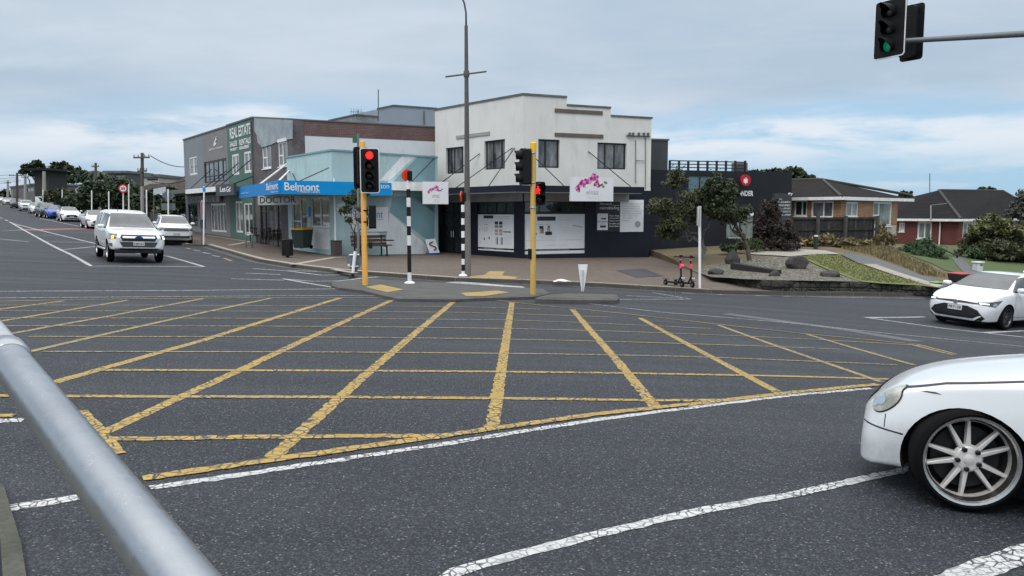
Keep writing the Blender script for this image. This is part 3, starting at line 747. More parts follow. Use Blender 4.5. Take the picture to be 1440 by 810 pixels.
# navy shopfront
hol_l = [EL.rect(622,285,648,356), EL.rect(671,284,723,300), EL.rect(671,300.8,723,353)]
hol_r = [ER.rect(738,283,822,299), ER.rect(738,300,823,357)]
m = MB(); wall_holes(m, EL, 0, EL.L, zb, zsp, hol_l, .14); wall_holes(m, ER, 0, ER.L, zb, zsp, hol_r, .14)
m.build('shopfront_wall', NAVY, e, O)
window(EL, hol_l[1], e, O, FRBLK, DARKROOM, 4, fw=.05, inset=.06, name='transom_window'); window(ER, hol_r[0], e, O, FRBLK, DARKROOM, 4, fw=.05, inset=.06, name='transom_window')
window(EL, hol_l[2], e, O, FRBLK, DARKROOM, 1, fw=.04, inset=.08, name='shop_window'); window(ER, hol_r[1], e, O, FRBLK, DARKROOM, 1, fw=.04, inset=.08, name='shop_window')
d_ = window(EL, hol_l[0], e, O, FRBLK, DARKROOM, [.5], bars=[(0,1,.80)], fw=.09, inset=.10, name='glazed_double_door')
hm = MB(); ud = (hol_l[0][0]+hol_l[0][1])/2
for q in (-.1, .1): hm.cyl(EL.pt(ud+q, .4, -.06), EL.pt(ud+q, .75, -.06), .02, n=6)
hm.build('handle', CHROME, d_, O)
# posters in the windows
pl = empty('p', O)
def poster(f, x0, y0, x1, y1, out=-.06, name='window_poster', mat=POSTER):
    a = MB(); r = f.rect(x0, y0, x1, y1, out); fbox(a, f, *r, out-.012, out); return a.build(name, mat, e, O), r
bpy.data.objects.remove(pl)
p1, r1 = poster(EL, 671.5, 301.5, 722.5, 348.5); p2, r2 = poster(EL, 671.5, 351, 722.5, 356, name='window_strip')
p3, r3 = poster(ER, 738, 301, 823, 350); p4, r4 = poster(ER, 738, 352.5, 823, 357.5, name='window_strip')
def onp(f, r, items, out=-.057, parent=None):
    """items: (x0,z0,x1,z1 as fractions, material)"""
    by = {}
    for x0, z0, x1, z1, mt in items:
        by.setdefault(mt, MB()); fbox(by[mt], f, r[0]+(r[1]-r[0])*x0, r[0]+(r[1]-r[0])*x1, r[2]+(r[3]-r[2])*z0, r[2]+(r[3]-r[2])*z1, out-.002, out)
    for i, (mt, a) in enumerate(by.items()): a.build('poster_print', mt, parent, O)
rr = random.Random(5); it = [(.18,.88,.45,.97,INKB), (.72,.47,.93,.5,INKB)]
for i in range(2):
    it.append((.5, .93-.05*i, .9, .945-.05*i, INKM))
for k in range(2):
    for j, (a, b) in enumerate(((.70,.79),(.60,.68),(.46,.56),(.38,.44))): it.append((.49+.12*k, a, .58+.12*k, b, (INKB, INKG, SKIN, INKG)[j] if j else INKB)); 
    it += [(.49+.12*k,.62,.59+.12*k,.665,SKIN), (.51+.13*k,.1,.55+.13*k,.32,INKM), (.55+.13*k,.1,.575+.13*k,.32,INKB)]
for k in range(9): it.append((.75, .40-.035*k, .95, .408-.035*k, INKM))
for k in range(3):
    for j in range(2): it.append((.19+.06*j, .48+.05*k, .23+.06*j, .52+.05*k, INKM))
it += [(.18,.22,.21,.29,INKB), (.32,.25,.35,.33,INKB), (.2,.68,.3,.70,INKG), (.06,.52,.075,.56,INKB), (.13,.53,.145,.57,INKB), (.08,.14,.09,.17,INKB)]
onp(EL, r1, it, parent=p1)
it = [(.20,.81,.50,.93,INKB), (.53,.90,.82,.91,INKM), (.53,.84,.78,.85,INKM), (.18,.70,.42,.715,INKM), (.1,.40,.19,.47,INKB), (.33,.40,.44,.50,INKB), (.36,.5,.41,.62,SKIN), (.24,.44,.30,.62,SKIN), (.235,.58,.30,.66,INKB), (.27,.46,.305,.6,INKB), (.37,.62,.405,.66,INKB), (.12,.47,.17,.57,SKIN)]
for k in range(5): it.append((.79+.035*k, .66-.012*k, .81+.035*k, .685-.012*k, INKB))
for j in range(4):
    for k in range(11): it.append((.55+.037*k, .44+.055*j+.06*math.sin(k*.7)*.3, .572+.037*k, .45+.055*j+.06*math.sin(k*.7)*.3, INKM))
for k, (a, b, z) in enumerate(((.02,.5,.25), (.55,.95,.25), (.33,.52,.10), (.55,.7,.10), (.22,.32,.34), (.34,.46,.34))): it.append((a, z, b, z+.012, INKM))
onp(ER, r3, it, parent=p3)
def ltext(f, body, r, fx0, fz0, fx1, fz1, mat, par, out, **k):
    u0, u1, z0, z1 = r[:4]
    return text_mesh('lettering', body, f.mat(u0+(u1-u0)*fx0, z0+(z1-z0)*fz0, out), mat, par, O, w=(u1-u0)*(fx1-fx0), h=(z1-z0)*(fz1-fz0), extrude=.003, **k)
ltext(EL, 'www.elnaz.co.nz  |  ph 303 0134', (r1[0], r1[1], r2[3], r1[2]), .2, .25, .75, .8, LETW, p1, -.052)
ltext(ER, 'www.elnaz.co.nz  |  ph 303 0134', (r3[0], r3[1], r4[3], r3[2]), .24, .25, .72, .8, LETW, p3, -.052)
# canopy round the corner
def off_face(f, out): return f.A+f.n*out, f.B+f.n*out
cw_ = 1.5
a0, a1 = off_face(EL, cw_); b0, b1 = off_face(ER, cw_); uc = ER.uz(884, 265, 0)[0]
nn = (EL.n+ER.n).normalized(); cor = EL.B+nn*(cw_/nn.dot(EL.n)); endR = ER.A+ER.d*uc
cpoly = [tuple(a0-EL.d*.1), tuple(cor), tuple(endR+ER.n*cw_), tuple(endR+ER.n*.004), tuple(EL.B+nn*.004), tuple(EL.A+EL.n*.004-EL.d*.1)]
zc1 = EL.uz(726, 260, cw_)[1]; zc0 = zc1-.30
m = MB(); m.prism(cpoly, zc0, zc1); cn = m.build('canopy', NAVY, e, O)
sp = [tuple(Vector(p)+(Vector((EL.B+nn*.6))-Vector(p))*.02) for p in cpoly]
m = MB(); m.prism(sp, zc0-.035, zc0-.004); m.build('soffit', SOFF, cn, O)
m = MB(); fbox(m, EL, 0, EL.L, zc0-.42, zc0-.036, .0, .05); fbox(m, ER, 0.06, uc, zc0-.42, zc0-.036, .0, .05); m.build('bulkhead', flat('soffit_board', (.27,.28,.28,1), .7, var=.25, scale=1.1), cn, O)
m = Rods(); rods(m, [(EL.pt(EL.uz(675,220)[0], EL.uz(675,216)[1], .02), EL.pt(EL.uz(640,258)[0], zc1, 1.4)),
    (EL.pt(EL.uz(721,208)[0], EL.uz(721,208)[1], .02), EL.pt(EL.uz(672,262)[0], zc1, 1.4)), (EL.pt(EL.uz(724,208)[0], EL.uz(724,208)[1], .02), EL.pt(EL.uz(716,262)[0], zc1, 1.3)),
    (ER.pt(.1, ER.uz(737,208)[1], .02), ER.pt(ER.uz(775,262)[0], zc1, 1.4)), (ER.pt(ER.uz(827,213)[0], ER.uz(827,213)[1], .02), ER.pt(ER.uz(867,262)[0], zc1, 1.4))], .022)
m.build('tie_rod', BLACK, cn, O)
m = MB(); q = lambda x, y, o_=.06: ER.pt(*ER.uz(x, y), o_)
m.tube([q(880,191),q(913,192)], .03, 6); m.tube([q(893,197),q(893,258)], .02, 6); m.tube([q(907,192),q(907,226),q(894,226)], .02, 6); m.tube([q(907,226),q(907,266)], .02, 6)
for x in (884, 889, 897, 904, 910): m.box(q(x, 189, .1), (.12,.12,.16))
m.build('power_bracket', CAPG, e, O)
m = MB(); uu = .06
fbox(m, EL, .02, .16, EL.uz(616,352)[1], EL.uz(616,300)[1], .0, .05); m.build('pale_door_post', WHITEP, e, O)
# wall posters
pb, rb = poster(ER, 838, 283, 871.5, 326, out=.02, name='black_poster', mat=INKB); pw, rw = poster(ER, 872, 281, 905, 326, out=.02, name='white_poster')
ltext(ER, 'Define yourself', rb, .16, .86, .66, .95, LETW, pb, .026); ltext(ER, 'with permanent', rb, .68, .84, .97, .89, LETW, pb, .026); ltext(ER, 'microblading', rb, .16, .70, .97, .84, LETW, pb, .026)
for k, s_ in enumerate(('Hair line', 'semi permanent', 'eyebrow tattoo', 'that define and', 'frame faces')): ltext(ER, s_, rb, .56, .50-.085*k, .97, .555-.085*k, LETW, pb, .026)
onp(ER, rb, [(.06,.34,.5,.60,POSTER), (.06,.06,.5,.32,POSTER), (.2,.40,.42,.46,INKB), (.18,.14,.42,.21,INKB), (.2,.25,.42,.265,INKG)], .024, pb)
for k in range(8): ltext(ER, ('beauty therapy and skin care', 'waxing and threading', 'facials and peels for you', 'lash lift, tint, extensions', 'brow shape and henna tint', 'make up and nails', 'gift vouchers', 'book now')[k], rw, .12, .86-.075*k, (.9,.82,.84,.92,.92,.72,.55,.36)[k], .895-.075*k, INKG, pw, .026)
m = MB(); m.plate(circle(.17, 20), ER.mat(rw[0]+(rw[1]-rw[0])*.75, rw[2]+(rw[3]-rw[2])*.24, .026), .006); m.build('round_seal', INKG, pw, O)
# hanging signs on the canopy edge
def elnaz_sign(f, x0, y0, x1, y1, out):
    a = MB(); r = f.rect(x0, y0, x1, y1, out); fbox(a, f, *r, out-.1, out); s_ = a.build('name_sign', POSTER, e, O)
    w = r[1]-r[0]; h = r[3]-r[2]
    orchid(f, (r[0]+r[1])/2-.02*w, r[2]+h*.55, w*.75 if w > 1.7 else w*.62, s_, O, out+.004)
    text_mesh('lettering', 'elnaz', f.mat(r[0]+w*.37, r[2]+h*.28, out), INKG, s_, O, w=w*.28, h=h*.20, extrude=.004)
    for k in range(2): text_mesh('lettering', ('beauty and skin', 'appointments 303 0134')[k], f.mat(r[0]+w*.42, r[2]+h*(.18-.09*k), out), INKM, s_, O, w=w*.24, h=h*.035, extrude=.003)
    return s_
elnaz_sign(ER, 802, 249, 862.5, 283, cw_+.06); elnaz_sign(Face(585, 38.1, 640, 38.6), 594.5, 255.5, 630.5, 287, 0)
ae = empty('tv_aerial', ER.pt(ER.uz(766,133)[0], zt-.3, -2.5), 0, 'small tv aerial on the parapet of the white corner shop', 'aerial'); L_ = ae.location
m = MB(); m.cyl(L_, L_+Vector((0,0,.75)), .02, n=6); m.build('mast', CAPG, ae, L_)
m = MB()
for k in range(4): m.cyl(L_+Vector((-.22, 0, .45+.1*k)), L_+Vector((.22, 0, .45+.1*k)), .014, n=5)
m.cyl(L_+Vector((-.2,0,.4)), L_+Vector((-.2,0,.8)), .012, n=5); m.cyl(L_+Vector((.2,0,.4)), L_+Vector((.2,0,.8)), .012, n=5); m.build('element', CAPG, ae, L_)

# ================================================================== the pale teal clinic and its side wall
MF = Face(468, 36.6, 612, 41.2); MS = Face(405, 41.4, 468, 36.6)
e = empty('medical_clinic', (*MF.A, -.3), 0, 'single storey teal clinic with white diagonal mural and blue fascia', 'building'); O = e.location
zt2 = MF.uz(470, 212)[1]
m = MB(); wall_holes(m, MF, 0, MF.L+.2, -1.2, zt2, [])
hs = [MS.rect(411,279,432,343), MS.rect(437,277,463.5,320)]
wall_holes(m, MS, 0, MS.L, -1.0, zt2, hs, .12)
bk = MF.B+Vector((-1,1.6)); bl = MS.A+Vector((1.5, .5))
vwall(m, MF.B+MF.d*.2, bk, -1, zt2); vwall(m, bk, bl, -1, zt2); m.build('wall', TEAL, e, O)
m = MB(); m.add([(*MS.A, zt2-.25), (*MF.A, zt2-.25), (*MF.B, zt2-.25), (*bk, zt2-.25), (*bl, zt2-.25)], [(0,1,2,3,4)]); m.build('roof', CAPG, e, O)
m = MB(); fbox(m, MF, -.04, MF.L+.2, zt2-.01, zt2+.07, -.2, .05); fbox(m, MS, 0, MS.L-.05, zt2-.01, zt2+.07, -.2, .05); m.build('parapet_cap', TEALD, e, O)
def fpoly(mb, f, px, out, t=.006):
    pts = [f.uz(x, y, out) for x, y in px]; mb.plate(pts, f.mat(0, 0, out), t)
m = MB(); fpoly(m, MF, [(566,219),(584,220),(548,254),(534,254)], .008); fpoly(m, MF, [(472,292),(490,290),(540,335),(600,357),(548,357),(480,302)], .008)
fpoly(m, MF, [(541,357.5),(548,299),(600,345),(602,357)], .014); fpoly(m, MF, [(474,288),(484,284),(492,304),(488,310)], .018); m.build('white_mural_stripe', TEALP, e, O)
m = MB(); fpoly(m, MF, [(588,220),(612,218.5),(612,300),(560,262),(552,256)], .007); fpoly(m, MF, [(552,276),(611,276),(611,345),(548,298)], .007); m.build('dark_mural_stripe', TEALD, e, O)
# shopfront windows and panels
window(MS, hs[0], e, O, FRWHT, CURTG, [.55], bars=[(0,.55,.3),(0,.55,.5)], fw=.06, inset=.04, name='shop_door'); window(MS, hs[1], e, O, FRWHT, CURTG, [.5], fw=.09, inset=.04, name='shop_window')
m = MB(); fbox(m, MS, *MS.rect(437,321.5,463.5,350), .0, .03); m.build('white_panel', FRWHT, e, O)
m = MB(); fbox(m, MS, *MS.rect(434,291,436.6,305), .0, .05); m.build('blue_plate', BLUE, e, O)
m = MB(); m.cyl(MF.pt(.06, -.5, .07), MF.pt(.06, zt2-1.3, .07), .05, n=8); m.build('downpipe', TEALP, e, O)
# blue fascia and canopy
FA = Face(337, 44.0, 393, 34.2); FB = Face(393, 34.2, 551, 37.4)
zA1 = FB.uz(400, 253.5)[1]; zA0 = FB.uz(400, 273)[1]
m = MB()
cp = [tuple(FA.A), tuple(FA.B), tuple(FB.B), tuple(MF.A+MF.d*3.6+MF.n*.01), tuple(MF.A+MF.n*.01+MF.d*.1), tuple(MS.A+MS.n*.03), tuple(MS.A+Vector((-1.9,3.0)))]
m.prism(cp, zA0+.05, zA0+.22); c_ = m.build('canopy', SOFF, e, O)
m = MB(); fbox(m, FA, 0, FA.L+.03, zA0, zA1, -.08, .03); a_ = m.build('blue_fascia', flat('clinic_blue_shaded', S(0,126,196), .5, var=.04, spec=.25), c_, O)  # shade of the side fascia put into a darker copy of the blue
m = MB(); fbox(m, FB, 0.0, FB.L, zA0, zA1, -.08, .03); b_ = m.build('blue_fascia', BLUE, c_, O)
ftext(FB, 'Belmont', 400, 257, 449, 268.2, LETW, b_, O, .036, bold=.012); ftext(FB, '+ Medical Centre', 418, 267.8, 449.5, 271.2, LETW, b_, O, .036)
ftext(FB, 'Harrison', 516, 257.5, 547, 265, LETW, b_, O, .036); ftext(FA, 'Belmont', 374.5, 257, 391, 267, LETW, a_, O, .036, bold=.01); ftext(FA, 'open 7 days', 339, 270.5, 349.5, 272.5, LETW, a_, O, .036)
ftext(FA, 'Medical Centre', 381, 268.6, 391, 270.5, LETW, a_, O, .036)
m = MB(); wF = Face(552, 38.6, 613, 40.2); fbox(m, wF, 0, wF.L, wF.uz(580,268)[1], wF.uz(580,256)[1], -1.6, 0); m.build('white_canopy', WHITEP, e, O)
m = Rods(); rods(m, [(MS.pt(MS.uz(412,244)[0], MS.uz(412,244)[1], .02), FB.pt(.9, zA1, -.3)), (MF.pt(MF.uz(462,236)[0], MF.uz(462,236)[1], .02), FB.pt(FB.uz(425,254)[0], zA1, -.3)), (MF.pt(MF.uz(611,222)[0], MF.uz(611,222)[1], .02), wF.pt(wF.uz(578,262)[0], wF.uz(578,258)[1], -.1))], .022)
m.build('tie_rod', BLACK, c_, O)
# DOCTOR box sign under the canopy
DS = Face(362, 37.6, 421, 35.4)
m = MB(); r = DS.rect(362.5, 275, 417, 288); fbox(m, DS, *r, -.15, 0); d_ = m.build('hanging_box_sign', flat('pale_sign_face', S(172,172,170,.9), .5, var=.1), e, O)
ftext(DS, 'DOCTOR', 365.5, 276.2, 416, 285.6, LETK, d_, O, .004, bold=.01)
# wall notice board
m = MB(); r = MF.rect(493, 291, 546, 326, .06); fbox(m, MF, *r, .02, .06); nb = m.build('notice_board', flat('notice_white', (.72,.73,.76,1), .45, var=.04), e, O)
ftext(MF, 'Belmont', 499.5, 296, 538.5, 306.5, BLUE, nb, O, .064); ftext(MF, 'Medical Centre', 516, 307.5, 539, 309.5, INKG, nb, O, .064)
for k in range(3): ftext(MF, ('General practice', 'Accidents', 'Minor surgery')[k], 506, 313+4*k, (524,520.5,521)[k], 315.2+4*k, INKG, nb, O, .064)

# ================================================================== the row of two storey shops up the left road
SF = Face(259, 60.5, 411, 41.4)
zr = SF.uz(357, 165)[1]
PW = Face(411, 41.4, 614, 44.2)
def shop_unit(name, x0, x1, wall, label, holes, z1, depth=9.0, topfn=None):
    u0, u1 = SF.uz(x0, 230)[0], SF.uz(x1, 230)[0]
    e = empty(name, (*(SF.pt(u0, 0)).xy, .2), 0, label, 'building'); O = e.location
    m = MB(); wall_holes(m, SF, u0, u1, -.8, z1, holes, .15, topfn)
    zA = topfn(u0) if topfn else z1; zB = topfn(u1) if topfn else z1
    a, b, c, d = SF.pt(u0, 0), SF.pt(u1, 0), SF.pt(u1, 0, -depth), SF.pt(u0, 0, -depth)
    for p, q, zz_ in ((b, c, zB), (c, d, min(zA, zB)), (d, a, zA)): vwall(m, p, q, -.8, zz_)
    m.build('wall', wall, e, O)
    m = MB(); zq = min(zA, zB)-.2; m.add([(*a.xy, zq), (*b.xy, zq), (*c.xy, zq), (*d.xy, zq)], [(0,1,2,3)]); m.build('roof', CAPG, e, O)
    return e, O, u0, u1
def capline(e, O, u0, u1, z0, z1=None):
    m = MB(); z1 = z0 if z1 is None else z1
    q = [SF.pt(u0,z0-.02,.05), SF.pt(u1,z1-.02,.05), SF.pt(u1,z1-.02,-.2), SF.pt(u0,z0-.02,-.2), SF.pt(u0,z0+.08,.05), SF.pt(u1,z1+.08,.05), SF.pt(u1,z1+.08,-.2), SF.pt(u0,z0+.08,-.2)]
    m.hexa(q); m.build('parapet_cap', CAPG, e, O)
# purple brick shop with the raked iron parapet (nearest)
h1 = [SF.rect(369,202,381,237), SF.rect(391.5,199,404,234)]
hg = [SF.rect(366,288,396,338)]
tf = lambda u: zr + (SF.uz(411,168)[1]-zr)*max(0, min(1, (u-SF.uz(357,165)[0])/(SF.L-SF.uz(357,165)[0])))
e, O, u0, u1 = shop_unit('mauve_shop', 357, 411, PURPW, 'mauve brick shop with grey iron parapet and two tall white windows', h1+hg, zr, 2.0, tf)
e['category'] = 'building'
t = NT('corrugated_iron'); sp_ = t.new('ShaderNodeSeparateXYZ'); t.link(t.tc(rot=(0,0,-SF.ang)), sp_.inputs[0])
wv = t.math('SINE', t.math('MULTIPLY', sp_.outputs[0], 52)); nz = t.noise(t.tc(), .9, 5, .65)
t.set(Base_Color=t.ramp(nz, [(.3, S(138,146,152,1)), (.7, S(180,186,190,1))]), Roughness=.5, Metallic=.4); t.bump(wv, .5, .02); CORR = t.m
m = MB(); pts = [(x, y) for x, y in ((357.5,166),(410.5,169),(410.5,195),(391,198.5),(381,203.5),(368,207),(362,200),(361,190),(357.5,184))]
fpoly(m, SF, pts, .05, .045); m.build('iron_parapet', CORR, e, O); capline(e, O, u0, u1, tf(u0), tf(u1))
for h in h1: window(SF, h, e, O, FRWHT, CURTG, [.48], bars=[(0,.48,.45)], fw=.10, inset=.02, sill=FRWHT)
window(SF, hg[0], e, O, FRBLK, DARKROOM, [.22,.8], bars=[(0,1,.82)], fw=.08, inset=.05, name='shop_window')
m = MB(); fbox(m, SF, *SF.rect(391.5,195,404,199.4), .0, .08); m.build('window_hood', FRWHT, e, O)
m = Rods(); rods(m, [(SF.pt(SF.uz(406,229)[0], SF.uz(406,229)[1], .02), FA.pt(FA.uz(352,262)[0], zA1, -.4)), (SF.pt(SF.uz(408,239)[0], SF.uz(408,239)[1], .02), FA.pt(FA.uz(378,258)[0], zA1, -.4))], .045); m.build('tie_rod', WHITEP, e, O)
# party wall: rust brick band over a white washed wall
e2 = empty('party_wall', (*PW.A, 0), 0, 'long white party wall with rust red brick band along its top', 'wall'); O2 = e2.location
zw1 = PW.uz(411,168.5)[1]; zw2 = PW.uz(612,179.5)[1]; zb1 = PW.uz(411,190)[1]; zb2 = PW.uz(612,199)[1]
RUST = mat_pavers('rust_brick', (.095,.048,.05,1), (.135,.07,.068,1), (.20,.17,.16,1), .23, .086, 1, -PW.ang, True)
def slope_band(mb, f, za0, zb0, za1, zb1, o0, o1):
    mb.hexa([f.pt(0,za0,o1), f.pt(f.L,zb0,o1), f.pt(f.L,zb0,o0), f.pt(0,za0,o0), f.pt(0,za1,o1), f.pt(f.L,zb1,o1), f.pt(f.L,zb1,o0), f.pt(0,za1,o0)])
m = MB(); slope_band(m, PW, -.8, -.8, zb1, zb2, -.22, 0); m.build('white_wall', flat('whitewash', S(205,210,216,.92), .7, var=.05, scale=1, grime=.15), e2, O2)
m = MB(); slope_band(m, PW, zb1+.003, zb2+.003, zw1, zw2, -.22, .01); m.build('brick_band', RUST, e2, O2)
m = MB(); slope_band(m, PW, zw1+.003, zw2+.003, zw1+.07, zw2+.07, -.26, .05); m.build('coping', CAPG, e2, O2)
# green real estate shop
h2 = [SF.rect(326,216,336,246), SF.rect(343,212,354.5,243)]; hg2 = [SF.rect(331,283,341,327), SF.rect(343,285,355,331)]
e, O, u0, u1 = shop_unit('green_shop', 320.5, 357, GREENW, 'dark green shop with white real estate lettering over two windows', h2+hg2, zr)
capline(e, O, u0, u1, zr)
for h in h2: window(SF, h, e, O, FRWHT, CURTG, [.55], fw=.16, inset=.03)
for h, g in zip(hg2, (CURTG, DARKROOM)): window(SF, h, e, O, FRWHT, g, [.5], fw=.12, inset=.04, name='shop_window')
for s_, x0, y0, x1, y1 in (('REAL ESTATE',323.5,176.5,353,192),('SALES',323.5,198.5,334,206),('RENTALS',337,194.5,353,203),('PROPERTY',324.5,208,334.5,212),('MANAGEMENT',337,204.5,351.5,209.5)):
    u_ = SF.rect(x0, y0, x1, y1); text_mesh('lettering', s_, SF.mat(u_[0], u_[2], .02), LETW, e, O, w=u_[1]-u_[0], h=u_[3]-u_[2], bold=.02)
m = MB(); fbox(m, SF, *SF.rect(356.2,168,357.4,330), .0, .10); m.build('downpipe', CAPG, e, O)
# mauve grey salon with the wide window band
h3 = [SF.rect(287,225,319,256)]; hg3 = [SF.rect(296,286,318,326)]
e, O, u0, u1 = shop_unit('salon_shop', 286, 320.5, GREYM, 'mauve grey salon with swallow emblem above a wide dark framed window', h3+hg3, zr-.02)
capline(e, O, u0, u1, zr-.05)
window(SF, h3[0], e, O, FRBLK, CURTG, 5, bars=[(0,1,.3)], fw=.10, inset=.05); window(SF, hg3[0], e, O, FRWHT, CURTG, [.2,.42,.6,.8], fw=.12, inset=.05, name='shop_window')
m = MB(); fpoly(m, SF, [(300,203),(304.5,190),(303.5,196),(306,194),(302,200),(304,202),(301,206)], .03, .02); m.build('emblem', LETW, e, O)
ftext(SF, 'salon house', 294, 206.5, 313, 210, LETW, e, O, .02)
m = MB(); r = SF.rect(303.5, 259, 329, 275, 1.9); fbox(m, SF, *r, 1.75, 1.9); b_ = m.build('canopy_sign', flat('charcoal_sign', S(50,58,62), .5), e, O)
ftext(SF, 'Les', 309.5, 262.3, 317.2, 269.8, LETW, b_, O, 1.905, bold=.02); ftext(SF, 'Gd', 318.2, 262.3, 324, 269.8, LETW, b_, O, 1.905, bold=.02)
m = MB(); uA, uB = SF.uz(262,265)[0], SF.uz(340,268)[0]; zc_ = SF.uz(300,268,1.7)[1]; fbox(m, SF, uA, uB, zc_, zc_+.28, .01, 1.74); m.build('canopy', CAPG, e, O)
m = MB(); fbox(m, SF, *SF.rect(261,264.5,303,271,1.78), 1.745, 1.80); m.build('white_fascia', WHITEP, e, O)
m = Rods(); rods(m, [(SF.pt(SF.uz(x,y)[0], SF.uz(x,y)[1], .02), SF.pt(SF.uz(x-dx,265,1.6)[0], zc_+.28, 1.6)) for x, y, dx in ((298,238,30),(319,240,30),(336,229,38),(354,224,44),(357,248,30))], .03); m.build('tie_rod', BLACK, e, O)
# grey end shop with the DENTIST sign
h4 = [SF.rect(266,220,277,246)]; hg4 = [SF.rect(265,287,278,318), SF.rect(281,288,293,322)]
e, O, u0, u1 = shop_unit('dental_shop', 259, 286, GREYW, 'plain grey end shop with one upper window and black DENTIST sign', h4+hg4, zr-.05)
capline(e, O, u0, u1, zr-.05)
window(SF, h4[0], e, O, FRWHT, CURTG, [.5,.62], fw=.13, inset=.03)
for h in hg4: window(SF, h, e, O, FRBLK, DARKROOM, [.5], fw=.1, inset=.05, name='shop_window')
m = MB(); r = SF.rect(262, 275.5, 308, 284.5, .3); fbox(m, SF, *r, .2, .3); d_ = m.build('fascia_sign', flat('grey_fascia_sign', S(150,150,152,.9), .5, var=.1), e, O)
u_ = SF.rect(265.5, 277, 306, 283.6, .3); text_mesh('lettering', 'DENTIST', SF.mat(u_[0], u_[2], .305), LETK, d_, O, w=u_[1]-u_[0], h=u_[3]-u_[2], bold=.01)

# ================================================================== grey upper storey behind
BG = Face(533, 54, 616, 57)
e = empty('rear_block', (*BG.A, 0), 0, 'plain pale grey block rising behind the brick topped party wall', 'building'); O = e.location
zz0 = 4.5; m = MB(); za, zb_ = BG.uz(553,149)[1], BG.uz(612,153)[1]; zc2 = BG.uz(534,154)[1]; ua = BG.uz(553,160)[0]
m.add([BG.pt(0,0), BG.pt(ua,0), BG.pt(BG.L,0), BG.pt(BG.L,zb_), BG.pt(ua,za), BG.pt(0,zc2), BG.pt(0,0,-7), BG.pt(BG.L,0,-7), BG.pt(BG.L,zb_,-7), BG.pt(0,zc2,-7), BG.pt(ua,za,-7)],
      [(0,1,4,5),(1,2,3,4),(6,0,5,9),(2,7,8,3),(5,4,10,9),(4,3,8,10),(7,6,9,10,8)])
m.build('wall', flat('pale_grey_cladding', S(160,172,186,.75), .6, var=.05, scale=.5, grime=.12), e, O)
m = MB(); m.hexa([BG.pt(ua,za,.06), BG.pt(BG.L,zb_,.06), BG.pt(BG.L,zb_,-.1), BG.pt(ua,za,-.1), BG.pt(ua,za+.09,.06), BG.pt(BG.L,zb_+.09,.06), BG.pt(BG.L,zb_+.09,-.1), BG.pt(ua,za+.09,-.1)])
m.hexa([BG.pt(0,zc2,.06), BG.pt(ua,za,.06), BG.pt(ua,za,-.1), BG.pt(0,zc2,-.1), BG.pt(0,zc2+.09,.06), BG.pt(ua,za+.09,.06), BG.pt(ua,za+.09,-.1), BG.pt(0,zc2+.09,-.1)]); m.build('parapet_cap', CAPG, e, O)
m = MB(); ub = BG.uz(596,160)[0]; m.cyl(BG.pt(ub, BG.uz(596,175)[1], .04), BG.pt(ub, BG.uz(596,156)[1], .04), .05, n=6); m.build('stain_pipe', CAPG, e, O)
BL = Face(503, 50, 534, 51)
e = empty('roof_plant_room', (*BL.A, 4), 0, 'low grey plant room left of the pale rear block', 'building'); O = e.location
m = MB(); fbox(m, BL, 0, BL.L, 2.0, BL.uz(510,163)[1], -4, 0); m.build('wall', flat('weathered_grey_wall', S(150,155,158,.7), .8, var=.25, scale=2.5, grime=.5), e, O)
m = MB(); fbox(m, BL, -.05, BL.L, BL.uz(510,163)[1]+.003, BL.uz(510,163)[1]+.09, -4, .05); m.build('parapet_cap', CAPG, e, O)
def aerial(px, y0, y1, d, label, cross=True):
    b_ = P(px, y0, d); t_ = P(px, y1, d); ae = empty('tv_aerial', b_, 0, label, 'aerial'); m = MB(); m.cyl(b_, t_, .035, n=6); m.build('mast', CAPG, ae, b_)
    if cross:
        m = MB(); m.cyl(t_+Vector((-.5,0,-.1)), t_+Vector((.35,0,-.12)), .02, n=5)
        for k in range(5): m.cyl(t_+Vector((-.45+.16*k, -.1, -.3)), t_+Vector((-.45+.16*k, .1, .12)), .014, n=5)
        m.build('element', CAPG, ae, b_)
aerial(503.5, 164, 155, 50, 'tv aerial on the grey plant room behind the party wall'); aerial(532, 170, 126, 51, 'tall thin mast beside the pale rear block', False)
aerial(1307.5, 272, 244, 62, 'thin tall aerial over the dark roof of the red brick house', False)

# ================================================================== charcoal shops to the right
DF = Face(912, 42.0, 1112, 44.5)
e = empty('charcoal_shop', (*DF.A, -.3), 0, 'long charcoal shop with red round sign and roof deck railing', 'building'); O = e.location
zd = DF.uz(1000,240)[1]
hD = [DF.rect(967,246,1002,286), DF.rect(1021,292,1061,336)]
m = MB(); wall_holes(m, DF, 0, DF.L, -1.2, zd, hD, .12)
q1 = DF.B+Vector((1,8)); q0 = DF.A+Vector((0,9)); vwall(m, DF.B, q1, -1.5, zd); vwall(m, q1, q0, -1.5, zd); vwall(m, q0, DF.A, -1.2, zd)
m.build('wall', CHAR, e, O); m = MB(); m.add([(*DF.A, zd-.1), (*DF.B, zd-.1), (*q1, zd-.1), (*q0, zd-.1)], [(0,1,2,3)]); m.build('roof', CAPG, e, O)
m = MB(); r = DF.rect(914, 197, 941, 240); fbox(m, DF, r[0], r[1], zd-.05, r[3], -5, -.15); m.build('stair_tower', flat('slate_panel', S(58,64,70,.8), .6, var=.15), e, O)
m = MB(); fbox(m, DF, r[0]-.05, r[1]+.06, r[3]+.003, r[3]+.09, -5, -.1); m.build('tower_cap', CAPG, e, O)
window(DF, hD[0], e, O, FRBLK, flat('painted_sky_glass', S(110,140,155,.6), .05), [.5], fw=.08, inset=.04); window(DF, hD[1], e, O, FRBLK, PALEG, [.52], fw=.06, inset=.04, name='shop_window')  # upper pane: pale sky reflection painted into the glass colour
m = MB()
for y in (227, 231.5, 236): fbox(m, DF, *DF.rect(941, y-.7, 1049, y+.7, -.3), -.34, -.28)
